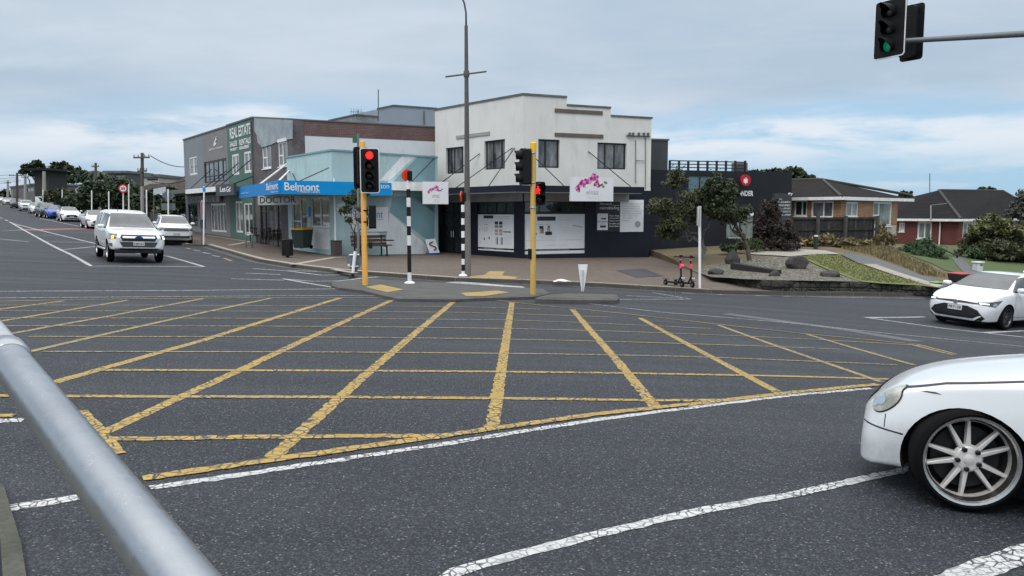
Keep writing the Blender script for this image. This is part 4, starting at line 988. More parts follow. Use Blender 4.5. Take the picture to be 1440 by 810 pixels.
for x in (942, 955, 968, 982, 995, 1008, 1021, 1034, 1048):
    u = DF.uz(x, 232, -.3)[0]; fbox(m, DF, u-.05, u+.05, zd-.02, DF.uz(x, 226, -.3)[1], -.36, -.26)
m.build('deck_railing', FRBLK, e, O)
m = MB(); fbox(m, DF, *DF.rect(1034, 229, 1050, 241, -.6), -1.0, -.5); m.build('deck_screen', flat('grey_screen', S(120,124,126,.7), .7), e, O)
m = MB(); c = DF.uz(1049, 253.5, .5); m.plate(circle(.31, 28), DF.mat(c[0], c[1], .5), .12); rs = m.build('round_sign', flat('signal_red', S(176,16,42), .4), e, O)
m = MB(); c_ = DF.uz(1049, 253.5, .5); k_ = .155
m.plate([(c_[0]+k_*x, c_[1]+k_*z) for x, z in ((-.9,-.9),(-.35,-.9),(-.35,-1.25),(.1,-1.25),(.1,-.9),(.7,-.9),(.7,.5),(.2,.5),(.2,.95),(-.25,.95),(-.25,.5),(-.9,.5))], DF.mat(0,0,.504), .004); m.build('white_jigsaw_emblem', LETW, rs, O)
m = MB(); m.cyl(DF.pt(c_[0], c_[1], 0), DF.pt(c_[0], c_[1], .38), .05, n=8); m.build('bracket', BLACK, rs, O)
ftext(DF, 'UNDER', 1038, 268.2, 1059, 275.8, LETW, e, O, .03, bold=.03, extrude=.03); ftext(DF, 'www.yourstudio.co.nz', 1024, 333, 1060, 336, LETW, e, O, .01)
m = MB(); c2 = DF.uz(1057.5, 301, .02); m.plate(circle(.11, 16), DF.mat(c2[0], c2[1], .03), .03); m.build('white_disc', LETW, e, O)
# directory board in front of the shops
DB = Face(1084, 39.6, 1113, 40.2)
e = empty('directory_board', (*DB.A, 0), 0, 'dark directory board with lines of white text behind the purple hedge', 'sign'); O = e.location
m = MB(); fbox(m, DB, *DB.rect(1088,272,1112.5,345), -.12, 0); b_ = m.build('panel', flat('board_slate', (.032,.038,.047,1), .5, var=.1), e, O)
for s_, x0, x1, y in (('No 2', 1096, 1099.5, 280), ('DESIGN & BUILD', 1092, 1111, 284), ('CITY MANAGEMENT', 1089, 1111.5, 288.6), ('ACCOUNTANTS', 1095, 1111.5, 293), ('ARCHITECTS', 1097, 1111.5, 297.5), ('TAX ADVISORY', 1097, 1112, 302)):
    ftext(DB, s_, x0, y-1.1, x1, y+1.3, LETW, b_, O, .008)
ftext(DB, 'Py', 1108.8, 271, 1115, 275, LETW, b_, O, .008, bold=.03)

# ================================================================== the two brick houses
TILE = None
def mat_tiles(name, ang, c1=(.013,.0115,.0115,1), c2=(.022,.019,.019,1)):
    t = NT(name); sp = t.new('ShaderNodeSeparateXYZ'); t.link(t.tc(rot=(0,0,-ang)), sp.inputs[0])
    rows = t.math('FRACT', t.math('MULTIPLY', sp.outputs[2], 7.5)); cols = t.math('FRACT', t.math('MULTIPLY', sp.outputs[0], 3.4))
    n = t.noise(t.tc(), 1.6, 6, .65); c = t.ramp(n, [(.3, c1), (.7, c2)])
    c = t.mix(t.rng(rows, .0, .16, .75, 0), c, (.006,.006,.006,1)); c = t.mix(t.rng(rows, .8, 1, 0, .35), c, (.045,.041,.041,1))
    t.set(Base_Color=c, Roughness=.85); t.b.inputs['Specular IOR Level'].default_value = .1; t.bump(t.math('ADD', rows, t.math('MULTIPLY', t.math('SINE', t.math('MULTIPLY', cols, 6.283)), .25)), .8, .05); return t.m
BRK1 = mat_pavers('tan_brick', (.34,.175,.085,1), (.22,.095,.05,1), (.30,.26,.21,1), .23, .086, 1, 0, True)
def hip_house(name, label, K, Lp, Rp, r1, r2, zE, brick, zbase, over=.5, tiles=None):
    """K: front corner, Lp/Rp ends of the two eaves, r1..r2 the ridge (3D)"""
    e = empty(name, (*K, zbase), 0, label, 'house'); O = e.location
    K, Lp, Rp = Vector(K), Vector(Lp), Vector(Rp); B = Lp+Rp-K
    zr_ = r1.z; m = MB(); k3 = (*K, zE); l3 = (*Lp, zE); R3 = (*Rp, zE); b3 = (*B, zE)
    m.add([k3, l3, R3, b3, tuple(r1), tuple(r2)], [])
    return e, O
# house one: corner faces the camera, eaves run both ways
k = P(1183,277,44); l = P(1085,277,47.5); r = P(1283,275.5,50.5); rg = P(1157,252.5,51.5)
zE = k.z
e = empty('tan_brick_house', (k.x, k.y, -.6), 0, 'tan brick bungalow with white gutter and dark tiled hip roof', 'house'); O = e.location
rg2 = Vector((rg.x-9, rg.y+5.0, rg.z)); far = Vector((l.x+r.x-k.x, l.y+r.y-k.y, zE))
m = MB(); A_ = lambda v: (v.x, v.y, zE)
m.add([A_(k), A_(l), A_(r), (r.x-7, r.y+9, zE), (l.x-8, l.y+6, zE), tuple(rg), tuple(rg2)], [(1,0,5,6),(0,2,5),(2,3,6,5),(3,4,6),(4,1,6)])
m.build('roof', mat_tiles('dark_roof_tiles', math.atan2(k.y-l.y, k.x-l.x)), e, O)
m = MB(); m.tube([rg, k+Vector((0,0,.03))], .10, 6); m.tube([rg, r+Vector((0,0,.03))], .09, 6); m.tube([rg, rg2], .1, 6); m.build('ridge_capping', flat('ridge_tile', (.03,.028,.029,1), .7), e, O)
H1a = Face(1085, 47.9, 1182.2, 44.45); H1b = Face(1182.2, 44.45, 1262, 49.2)
m = MB(); ga = Face(1085, 47.5, 1183, 44); gb = Face(1183, 44, 1283, 50.5)
fbox(m, ga, 0, ga.L, zE-.16, zE+.02, -.05, .08); fbox(m, gb, .02, gb.L, zE-.16, zE+.02, -.05, .08); m.build('gutter', WHITEP, e, O)
m = MB(); m.add([(k.x,k.y,zE-.17),(l.x,l.y,zE-.17),(l.x-2,l.y+9,zE-.17),(r.x-4,r.y+4,zE-.17),(r.x,r.y,zE-.17)], [(0,1,2,3,4)]); m.build('soffit', WHITEP, e, O)
hA = [H1a.rect(1117,282,1135,304), H1a.rect(1141,283,1172,306)]; hB = [H1b.rect(1190,284,1207,305), H1b.rect(1228,284,1254,318)]
m = MB(); wall_holes(m, H1a, 0, H1a.L, -1.5, zE-.17, hA, .1); wall_holes(m, H1b, 0, H1b.L, H1b.uz(1258,316)[1], zE-.17, hB, .1)
vwall(m, H1b.B, H1b.B+Vector((-5,7)), -2, zE-.17); m.build('wall', BRK1, e, O)
m = MB(); fbox(m, H1b, 0, H1b.L, -2.5, H1b.uz(1258,316)[1]-.003, -.3, -.02); m.build('foundation', flat('foundation_plaster', (.40,.38,.33,1), .8, var=.15), e, O)
window(H1a, hA[0], e, O, FRWHT, DARKROOM, [.6], fw=.08, inset=.03, sill=FRWHT); window(H1a, hA[1], e, O, FRWHT, CURTG, [.55], fw=.09, inset=.03, sill=FRWHT)
window(H1b, hB[0], e, O, FRWHT, PALEG, [.5], fw=.09, inset=.03, sill=FRWHT); window(H1b, hB[1], e, O, FRWHT, PALEG, [.32], bars=[(0,.32,.45)], fw=.1, inset=.03, sill=FRWHT)
# house two, lower and farther
k = P(1351,308.3,57); l = P(1240,308.5,62.5); r = P(1475,305.5,63); zE = k.z
g1 = P(1320,267.5,65); g2 = P(1411,267.5,67.5); g2.z = g1.z
e = empty('red_brick_house', (k.x, k.y, -1.2), 0, 'red brick bungalow with wide dark tiled roof behind the shrubs', 'house'); O = e.location
m = MB(); m.add([(k.x,k.y,zE), (l.x,l.y,zE), (r.x,r.y,zE), (r.x-3,r.y+9,zE), (l.x-1,l.y+9,zE), tuple(g1), tuple(g2)], [(1,0,5),(0,2,6,5),(2,3,6),(3,4,5,6),(4,1,5)])
m.build('roof', mat_tiles('near_black_roof_tiles', math.atan2(r.y-k.y, r.x-k.x), (.010,.010,.0115,1), (.018,.017,.019,1)), e, O)
m = MB(); m.tube([g1, k+Vector((0,0,.03))], .11, 6); m.tube([g1, g2], .11, 6); m.tube([g2, r+Vector((0,0,.03))], .1, 6); m.build('ridge_capping', flat('ridge_tile', (.03,.028,.029,1), .7), e, O)
ga = Face(1240, 62.5, 1351, 57); gb = Face(1351, 57, 1475, 63); m = MB(); fbox(m, ga, 0, ga.L, zE-.16, zE+.02, -.05, .08); fbox(m, gb, .02, gb.L, zE-.16, zE+.02, -.05, .08); m.build('gutter', WHITEP, e, O)
H2a = Face(1240, 62.9, 1350, 57.45); H2b = Face(1350, 57.45, 1475, 63.4)
hA = [H2a.rect(1264,313,1272,326), H2a.rect(1290,312,1310,336)]; hB = [H2b.rect(1354,312,1376,334), H2b.rect(1410,310,1428,322)]; hd = [H2a.rect(1322,312,1345,344)]
m = MB(); wall_holes(m, H2a, 0, H2a.L, -3, zE-.17, hA+hd, .1); wall_holes(m, H2b, 0, H2b.L, -3, zE-.17, hB, .1)
m.build('wall', mat_pavers('red_brick', (.16,.045,.035,1), (.115,.032,.028,1), (.13,.06,.05,1), .23, .086, 1, 0, True), e, O)
for f, h, g, c in ((H2a,hA[0],PALEG,[.5]),(H2a,hA[1],PALEG,[.5]),(H2b,hB[0],PALEG,[.3,.6]),(H2b,hB[1],DARKROOM,[.5])): window(f, h, e, O, FRWHT, g, c, fw=.12, inset=.03, sill=FRWHT)
m = MB(); fbox(m, H2a, *hd[0], -.1, -.06); 
for q in range(7): fbox(m, H2a, hd[0][0]+.03, hd[0][1]-.03, hd[0][2]+.1+q*.24, hd[0][2]+.12+q*.24, -.065, -.05)
m.build('garage_door', flat('red_door', (.12,.035,.03,1), .6), e, O)
m = MB(); u_ = H2a.uz(1322,330)[0]; m.cyl(H2a.pt(u_, -2, .06), H2a.pt(u_, zE-.2, .06), .05, n=6); m.build('downpipe', WHITEP, e, O)
m = MB(); q = lambda x, y, d: P(x, y, d); m.tube([q(1309,309,57.8), q(1309,289,60.5), q(1331,286.5,60.2)], .05, 6); m.build('roof_pipe', flat('pipe_grey', (.12,.12,.12,1), .5), e, O)
# ------------------------------------------------------------------ signals, poles and street furniture
def zat(py, d): return P(720, py, d).z
OCHRE = flat('ochre_pole_paint', S(226,172,86,.95), .5, var=.06, grime=.15)
YCAP = flat('bright_yellow_cap', S(236,190,30), .45, var=.06)
YPALE = flat('faded_yellow_pole_paint', S(206,170,92,.9), .55, var=.10, grime=.3)
LENSR = emis('red_lamp_lit', S(255,30,30), 3.0); LENSRM = emis('red_man_lit', S(255,20,40), 1.0)
LENSG = emis('green_lamp_lit', S(0,150,115), .3)
LENSD = flat('unlit_lens', (.02,.02,.022,1), .15); LENSA = flat('unlit_amber_lens', (.10,.055,.02,1), .15)
BOARDB = flat('signal_black', (.006,.0065,.008,1), .65, spec=.25)
ORANGE = emis('orange_disc', S(240,72,22), .25)
def signal_head(parent, O, c, yaw, lenses, w=.5, h=None, r=.10, pitch=.30, depth=.20, border=True, board=True, hood=1.0):
    n = len(lenses); T = Matrix.Translation(c) @ Matrix.Rotation(yaw, 4, 'Z'); hh = h or n*pitch+.28
    m = MB(); m.plate(rrect(.30, n*pitch+.04, .05), T @ Matrix.Translation((0, .02, 0)), depth); head = m.build('signal_head', BOARDB, parent, O)
    if board:
        m = MB(); m.plate(rrect(w, hh, .07), T, .018); m.build('target_board', BOARDB, head, O)
        if border:
            m = MB(); a, b = rrect(w, hh, .07), rrect(w-.045, hh-.045, .05); k = len(a)
            vs = [T @ Vector((x, -.004, z)) for x, z in a]+[T @ Vector((x, -.004, z)) for x, z in b]+[T @ Vector((x, .016, z)) for x, z in a]
            m.add(vs, [(i, (i+1)%k, k+(i+1)%k, k+i) for i in range(k)]+[((i+1)%k, i, 2*k+i, 2*k+(i+1)%k) for i in range(k)]); m.build('white_border', LETW, head, O)
    for i, mt in enumerate(lenses):
        z = (n-1)/2*pitch-i*pitch
        m = MB(); L = T @ Matrix.Translation((0, 0, z)) @ Matrix.Rotation(R(90), 4, 'X')
        m.lathe([(r*.02, .032), (r*.6, .026), (r, .010)], L, 20); m.build('lens', mt, head, O, smooth=True)
        m = MB(); k = 18; vs = []; fs = []
        for j in range(k+1):
            a = R(-50+280*j/k); reach = .24 if True else 0; reach = .05+.26*hood*max(0, math.sin(max(0, min(PI, a+R(25)))) if a < R(205) else 0)
            x, zz_ = (r+.018)*math.cos(a), (r+.018)*math.sin(a)
            vs += [T @ Vector((x, -.002, z+zz_)), T @ Vector((x*1.0, -.06-reach, z+zz_-.012)), T @ Vector((x*1.06, -.06-reach, z+zz_*1.06-.012)), T @ Vector((x*1.06, -.002, z+zz_*1.06))]
        for j in range(k): fs += [(4*j+q, 4*j+(q+1)%4, 4*j+4+(q+1)%4, 4*j+4+q) for q in range(4)]
        m.add(vs, fs); m.build('visor', BOARDB, head, O, smooth=False)
    return head
ISL = .09
# left signal on the island
b_ = G(513.5, 401, ISL); d = b_.y; zt_ = zat(198, d)
e = empty('traffic_signal', b_, 0, 'ochre traffic signal pole on the island with its red lamp lit', 'traffic light', 'traffic signals'); O = e.location
m = MB(); m.lathe([(.078,-.05),(.078,zt_-b_.z-.05),(.07,zt_-b_.z-.015),(.035,zt_-b_.z)], Matrix.Translation(b_), 18); m.build('pole', OCHRE, e, O, auto=40)
signal_head(e, O, P(520, 240, d-.22), R(4), [LENSR, LENSA, LENSD, LENSD], w=.52, h=1.2, pitch=.27)
signal_head(e, O, P(507.5, 236, d+.14), R(-150), [LENSD]*3, w=.42, h=1.12, pitch=.30, border=False)
signal_head(e, O, P(517.5, 305, d+.13), R(-80), [LENSD]*2, r=.11, pitch=.30, board=False)
m = MB(); m.box(P(521, 345, d), (.09,.10,.17)); m.build('push_button_box', BOARDB, e, O, bevel=.01)
for y in (222, 262, 296, 312): m = MB(); m.lathe([(.084,-.02),(.088,0),(.084,.02)], Matrix.Translation(P(513.5, y, d)), 16, False); m.build('clamp_band', BLACK, e, O)
# right signal
b_ = G(749.5, 414, ISL); d = b_.y; zt_ = zat(200, d)
e = empty('traffic_signal', b_, 0, 'faded yellow traffic signal pole with red walking man and bright yellow cap', 'traffic light', 'traffic signals'); O = e.location
zc_ = zat(214, d)
m = MB(); m.lathe([(.072,-.05),(.072,zc_-b_.z)], Matrix.Translation(b_), 18); m.build('pole', YPALE, e, O, auto=40)
m = MB(); m.lathe([(.080,zc_-b_.z+.001),(.082,zt_-b_.z-.02),(.06,zt_-b_.z)], Matrix.Translation(b_), 18); m.build('cap', YCAP, e, O, auto=40)
signal_head(e, O, P(733, 234.5, d-.05), R(-72), [LENSD]*3, w=.34, h=.92, pitch=.29, border=False, hood=.35)
signal_head(e, O, P(759, 272, d+.12), R(6), [LENSD]*2, r=.10, pitch=.28, board=False)
m = MB(); T = P(756.5, 269, d-.10); mm = Matrix.Translation(T)
m.plate([(-.05,-.07),(-.015,-.07),(0,-.01),(.02,-.07),(.05,-.07),(.035,.03),(.06,0),(.065,.02),(.03,.085),(-.03,.085),(-.06,.0),(-.035,.02)], mm, .01); m.plate(circle(.025, 10, .0, .115), mm, .01); hd_ = m.build('red_man_lamp', LENSRM, e, O)
m = MB(); m.box(P(745, 357, d-.02), (.10,.12,.26)); m.build('push_button_box', BOARDB, e, O, bevel=.01)
for y in (215.5, 257, 292): m = MB(); m.lathe([(.078,-.025),(.084,0),(.078,.025)], Matrix.Translation(P(749.5, y, d)), 16, False); m.build('clamp_band', STEELG, e, O)
m = MB(); m.tube([P(741,222,d), P(746,228,d), P(747,240,d), P(744,248,d)], .012, 6); m.cyl(P(738,258,d), P(749,258,d), .02, n=6); m.cyl(P(749,292,d), P(757,287,d), .02, n=6); m.build('cable', BLACK, e, O)
# overhead mast arm, its pole just out of the frame
A_, B_ = P(1272, 57.5, 16.5), P(1440, 47.5, 15.6); E_ = A_+(B_-A_)*3.1; gb = gz(E_.x, E_.y)+.1
e = empty('mast_arm_signal', (E_.x, E_.y, gb), 0, 'overhead signal mast arm with two black signal heads against the sky', 'traffic light', 'traffic signals'); O = e.location
m = MB(); m.tube([A_, B_, E_], [.052, .066, .10], 14); m.build('mast_arm', flat('grey_arm_paint', S(112,120,124,.8), .5, var=.12), e, O, auto=40)
m = MB(); m.cyl((E_.x, E_.y, gb-.2), (E_.x, E_.y, E_.z+.35), .14, .10, 18); m.build('pole', flat('grey_arm_paint', (.2,.2,.2,1)), e, O, auto=40)
signal_head(e, O, P(1251, 40, 16.15), R(-62), [LENSD, LENSD, LENSG], w=.72, h=1.18, r=.12, pitch=.34)
signal_head(e, O, P(1283, 46, 16.75), R(122), [LENSD]*3, w=.50, h=1.16, r=.12, pitch=.34, border=False)

# black and white banded crossing poles
def banded(px, top, base, f_, ys, label, disc, rot):
    b_ = f_(px, base); d = b_.y; e = empty('crossing_pole', b_, 0, label, 'pole', 'banded crossing poles'); O = e.location
    zs = [b_.z]+[zat(y, d) for y in ys]
    for i in range(len(zs)-1):
        q = MB(); q.cyl((b_.x, b_.y, zs[i]), (b_.x, b_.y, zs[i+1]), .058, n=14); q.build(('white_band', 'black_band')[i % 2], (WHITEP, BLACK)[i % 2], e, O)
    q = MB()
    q.lathe([(.16,0),(.15,.03),(.07,.07)], Matrix.Translation(b_), 14); q.build('base_flange', WHITEP, e, O)
    zc = zat(disc, d); T = Matrix.Translation((b_.x-.03, b_.y-.02, zc)) @ Matrix.Rotation(rot, 4, 'Z')
    m = MB(); m.plate(circle(.17, 24), T, .03); m.build('orange_disc', ORANGE, e, O)
    m = MB(); m.box(None, (.10,.10,.28), M=T @ Matrix.Translation((.05, -.08, -.02))); m.build('lamp_box', BOARDB, e, O, bevel=.015)
    m = MB(); m.cyl((b_.x, b_.y, zs[-1]), (b_.x, b_.y, zc+.1), .03, n=8); m.build('stem', BOARDB, e, O)
banded(576, 238, 398.5, lambda x, y: G(x, y, ISL), [383,345,331,318,304,291,278,266,254], 'banded crossing pole on the island with orange disc facing the road', 246.5, R(40))
banded(651.5, 264, 388, GF, [381,372,364,352,343,334,325,316,307,298,288], 'banded crossing pole beside the street light with its orange disc edge on', 276, R(82))

# street light
b_ = GF(657.5, 388); d = b_.y; e = empty('street_lamp', b_, 0, 'very tall tapered street light column with crossbar and curved arm', 'street light'); O = e.location
LAMPC = mat_two('weathered_lamp_steel', (.075,.07,.065,1), (.11,.105,.10,1), (.055,.05,.048,1), .6, 9, .6, .2, .005)
LAMPB = mat_two('cast_lamp_base', (.16,.155,.145,1), (.11,.105,.10,1), (.20,.195,.185,1), 1.2, 12, .8, .3, .005)
m = MB(); m.cyl(b_-Vector((0,0,.1)), P(657, 282, d), .12, .105, 16); m.build('base_column', LAMPB, e, O, auto=40)
m = MB(); path = [P(657, 282, d), P(656.3, 160, d), P(655.5, 36, d)]; m.tube(path, [.095, .075, .055], 14); m.build('column', LAMPC, e, O, auto=40)
m = MB(); m.tube([P(655.5, 38, d), P(655.3, 18, d), P(653, 5, d), P(649, -6, d), P(640, -17, d-.2), P(622, -26, d-.6), P(596, -30, d-1.1)], .03, 8); am = m.build('arm', LAMPC, e, O, smooth=True)
m = MB(); c = P(586, -30, d-1.3); m.box(c, (.55,.25,.12), R(20)); m.build('lantern', flat('lantern_grey', (.25,.26,.27,1), .5), am, O, bevel=.04)
m = MB(); m.cyl(P(626.5, 108, d+.2), P(684, 100.5, d-.2), .028, n=8); m.lathe([(.09,-.1),(.1,0),(.09,.1)], Matrix.Translation(P(655.9, 104, d)), 14); m.build('crossbar', LAMPC, e, O)

# street name post behind the left signal
b_ = GF(504, 372); d = b_.y; e = empty('street_name_post', b_, 0, 'thin grey post with small green name plates behind the ochre signal pole', 'sign'); O = e.location
m = MB(); m.cyl(b_, P(503.5, 188, d), .045, n=8); m.build('post', flat('old_post_grey', (.17,.165,.17,1), .6), e, O)
m = MB(); m.box(P(500, 196, d), (.22,.05,.26)); m.build('name_plate', flat('street_sign_green', S(36,98,74), .5), e, O)

# white sign post on the corner with its two plates edge on
b_ = GF(984, 405); d = b_.y; e = empty('sign_post', b_, 0, 'slim white sign post beside the two pink scooters', 'sign'); O = e.location
m = MB(); m.cyl(b_, P(984, 290, d), .045, n=10); m.build('post', WHITEP, e, O)
m = MB(); m.box(P(983, 304, d), (.035,.45,.62)); m.build('sign_plate', flat('sign_back_grey', (.42,.43,.43,1), .5), e, O)
# white wedge marker on the small island
b_ = G(819.5, 410, .14); d = b_.y; e = empty('wedge_marker', b_, 0, 'white tapered marker board standing on the small island', 'marker'); O = e.location
m = MB(); hh = zat(372, d)-b_.z; m.plate([(-.035,0),(.035,0),(.135,hh),(-.135,hh)], Matrix.Translation(b_) @ Matrix.Rotation(R(8), 4, 'Z'), .02); m.build('board', WHITEP, e, O, bevel=.006)
m = MB(); m.plate([(-.02,.05),(.02,.05),(.03,hh*.8),(-.03,hh*.8)], Matrix.Translation(b_+Vector((0,-.035,0))) @ Matrix.Rotation(R(8), 4, 'Z'), .03); m.build('stiffener', flat('marker_grey', (.5,.52,.53,1), .5), e, O)
# knocked keep left marker on the island nose
b_ = G(495.5, 391.5, .09); d = b_.y; e = empty('leaning_bollard', b_, 0, 'leaning white and black marker post with a battered grey plate behind', 'bollard'); O = e.location
tp = P(499.5, 353.5, d+.05); md = b_+(tp-b_)*.2
m = MB(); m.cyl(md, tp, .05, n=12); m.build('white_post', WHITEP, e, O); m = MB(); m.cyl(b_, md, .045, n=12); m.lathe([(.11,0),(.10,.03),(.05,.05)], Matrix.Translation(b_), 12); m.build('black_base', BLACK, e, O)
m = MB(); pp = [P(x, y, d+.14) for x, y in ((486,361),(496,355),(507,360),(509,372),(500,383),(489,375))]; n_ = len(pp)
m.add(pp+[p+Vector((0,.02,0)) for p in pp], [tuple(range(n_))[::-1], tuple(range(n_, 2*n_))]+[(i, (i+1)%n_, n_+(i+1)%n_, n_+i) for i in range(n_)]); m.build('grey_plate', flat('battered_alloy', S(120,130,138,.8), .5, .3, var=.25, scale=6), e, O)
m = MB(); m.cyl(P(491,358.5,d+.1), P(505,358,d+.1), .02, n=6); m.cyl(P(490,375,d+.1), P(504,374.5,d+.1), .02, n=6); m.box(P(490.5,372.5,d+.06), (.07,.05,.06)); m.build('bracket', WHITEP, e, O)

# left road: bare white posts, speed sign, direction board, parking sign, power poles
def road_post(px, ytop, ybase, d, label, r=.05, name='white_post', group='white posts along the left footpath', mat_=None):
    b_ = P(px, ybase, d); b_.z = min(b_.z, gz(b_.x, b_.y)+.1); e = empty(name, b_, 0, label, 'post', group); m = MB(); m.cyl(b_, P(px, ytop, d), r, n=8); m.build('post', mat_ or WHITEP, e, b_); 
    m = MB(); m.lathe([(r+.004,0),(r+.004,.05),(r*.6,.09)], Matrix.Translation(P(px, ytop, d)), 8); m.build('cap', mat_ or WHITEP, e, b_); return e
for px, yt, d, lb in ((129,270,66,'bare white post standing behind the parked white sedan and pale low car'), (153,271,62,'bare white post left of the fifty speed sign'), (181,261,58,'tallest bare white post just right of the fifty speed sign'), (206,269,52,'bare white post above the rear of the white utility'),
                      (87.5,268,84,'bare white post behind the blue hatchback'), (60.5,268,92,'short pale post next to the white picket fence')):
    road_post(px, yt, 312, d, lb)
b_ = P(173.2, 312, 60); b_.z = gz(b_.x, b_.y)+.1; e = empty('speed_sign', b_, 0, 'round fifty speed limit sign with red ring on a white post', 'sign'); O = b_
m = MB(); m.cyl(b_, P(173.2, 262, 60), .05, n=8); m.build('post', WHITEP, e, O)
yw = R(22); T = Matrix.Translation(P(173, 265, 59.9)) @ Matrix.Rotation(yw, 4, 'Z')
m = MB(); m.plate(circle(.33, 28), T, .02); a_ = m.build('red_ring', flat('sign_red', S(190,30,50), .4), e, O); m = MB(); m.plate(circle(.23, 24), T @ Matrix.Translation((0,-.006,0)), .005); m.build('white_face', WHITEP, e, O)
text_mesh('lettering', '50', T @ Matrix.Translation((-.14,-.008,-.10)), LETK, e, O, w=.28, h=.2, bold=.03)
b_ = P(236.5, 318, 50); b_.z = gz(b_.x, b_.y)+.1; e = empty('direction_sign', b_, 0, 'white post with a grey diamond plate seen from behind', 'sign'); O = b_
m = MB(); m.cyl(b_, P(236.5, 266, 50), .05, n=8); m.build('post', WHITEP, e, O)
m = MB(); m.plate([(0,-.42),(.42,0),(0,.42),(-.42,0)], Matrix.Translation(P(236.5, 275, 50.1)) @ Matrix.Rotation(R(15), 4, 'Z'), .02); m.plate([(-.45,-.95),(.4,-.95),(.4,-.5),(-.45,-.5)], Matrix.Translation(P(236.5, 275, 50.1)) @ Matrix.Rotation(R(15), 4, 'Z'), .02); m.build('plate_back', flat('sign_back_dull', S(110,124,128,.7), .5), e, O)
b_ = P(216, 318, 52); b_.z = gz(b_.x, b_.y)+.1; e = empty('street_sign', b_, 0, 'pale tilted finger board sign high on a thin grey pole', 'sign'); O = b_
m = MB(); m.cyl(b_, P(216.5, 262, 52), .035, n=8); m.build('post', flat('thin_pole_grey', (.12,.12,.12,1), .6), e, O)
m = MB(); q = [P(215.5,266,52),P(233,262.5,51),P(233,270.5,51),P(215.5,274.3,52)]; m.add(q+[p+Vector((0,.05,0)) for p in q], [(3,2,1,0),(4,5,6,7),(0,1,5,4),(1,2,6,5),(2,3,7,6),(3,0,4,7)]); m.build('finger_board', flat('pale_board', S(190,200,204,.8), .5), e, O)
b_ = GF(286.5, 344); d = b_.y; e = empty('parking_sign', b_, 0, 'white post with small blue plate and a furled advertising flag', 'sign'); O = e.location
m = MB(); m.cyl(b_, P(287, 262, d), .045, n=8); m.build('post', WHITEP, e, O); m = MB(); m.box(P(287, 266.5, d-.04), (.15,.03,.24)); m.build('blue_plate', BLUE, e, O)
m = MB(); m.cyl(P(283.2, 344, d+.1), P(283.2, 284, d+.1), .02, n=6); fl = m.build('flag_pole', CAPG, e, O)
m = MB(); q = [P(x, y, d+.1) for x, y in ((281.8,285),(283,281),(286.2,283),(286.6,300),(285.5,309),(282,309))]; n_ = len(q)
m.add(q+[p+Vector((.01,.03,0)) for p in q], [tuple(range(n_))[::-1], tuple(range(n_, 2*n_))]+[(i, (i+1)%n_, n_+(i+1)%n_, n_+i) for i in range(n_)]); m.build('flag', flat('faded_pink_flag', S(190,160,165,.7), .8), fl, O)
WOODP = mat_two('timber_pole', (.075,.062,.052,1), (.11,.095,.082,1), (.05,.04,.036,1), .8, 14, .85, .3, .01)
CONCP = mat_two('concrete_pole', (.30,.295,.28,1), (.24,.235,.22,1), (.34,.335,.32,1), .5, 10, .85, .2, .005)
def power_pole(px, yt, yb, d, mt, label, arms=((0, .9),), r=.13, split=None):
    b_ = P(px, yb, d); b_.z = gz(b_.x, b_.y)-.1; t_ = P(px, yt, d); e = empty('power_pole', b_, 0, label, 'power pole', 'power poles along the left road'); O = b_
    if split:
        s_ = P(px, split, d); m = MB(); m.cyl(b_, s_, r*1.15, r, 10); m.build('lower_pole', CONCP, e, O); m = MB(); m.cyl(s_, t_, r, r*.9, 10); m.build('pole', mt, e, O)
    else: m = MB(); m.cyl(b_, t_, r*1.15, r*.85, 10); m.build('pole', mt, e, O)
    for dz, L in arms:
        m = MB(); c = t_+Vector((0,-.14,-.25-dz)); m.box(c, (L*2,.09,.11), R(-15))
        for k in (-.9, -.4, .4, .9): m.cyl(c+Vector((k*L,-k*L*.26,.05)), c+Vector((k*L,-k*L*.26,.22)), .035, n=6)
        m.build('crossarm', WOODP, e, O)
    return t_
T0 = power_pole(200, 215, 308, 58, WOODP, 'tall dark power pole with wires at the end of the grey shops', ((.1,.7),(1.1,.4)), .125, 262)
T1 = power_pole(134.5, 229, 290, 92, WOODP, 'dark power pole rising beside the palm', ((.2,.5),), .16)
T2 = power_pole(62, 241, 300, 100, CONCP, 'pale concrete pole in front of the dark tower', (), .22)
T3 = power_pole(35.5, 245, 296, 118, CONCP, 'pole with grey lower half left of the dark tower', ((.2,.7),), .2)
T4 = power_pole(24, 243, 294, 128, WOODP, 'second dark pole from the left edge with a crossarm', ((.2,1.6),), .2)
T5 = power_pole(11, 254, 290, 150, CONCP, 'leftmost pale power pole with small crossarm', ((.2,.8),), .2)
T6 = power_pole(18, 267, 292, 170, CONCP, 'short distant pale pole between two taller poles', (), .18)
WIRE = flat('wire_black', (.02,.02,.022,1), .6)
def wire(a, b, sag, label, r=.016):
    pts = [a+(b-a)*(i/14)-Vector((0,0,sag*4*(i/14)*(1-i/14))) for i in range(15)]; m = MB(); m.tube(pts, r, 5); o = m.build('overhead_wire', WIRE); tag(o, label, 'wire', 'overhead wires on the left')
farL = P(-160, 215, 95)
for k, dz in enumerate((0, 3.2, 4.2)):
    wire(T0+Vector((.6,0,-.2-dz*.45)), SF.pt(.3+.2*k, SF.uz(260,(234,247,252)[k])[1], -.2), .25, ('upper wire from the tall dark power pole to the grey shop', 'middle wire from the tall dark power pole to the grey shop', 'lowest wire from the tall dark power pole to the grey shop')[k], .03)
for k, dy in enumerate((0, 9, 15, 20)): wire(T4+Vector((-.6+.4*k,0,-.3-.05*dy)), P(-120, 237+dy, 110), .5, 'overhead wire crossing the sky at the far left edge', .03)

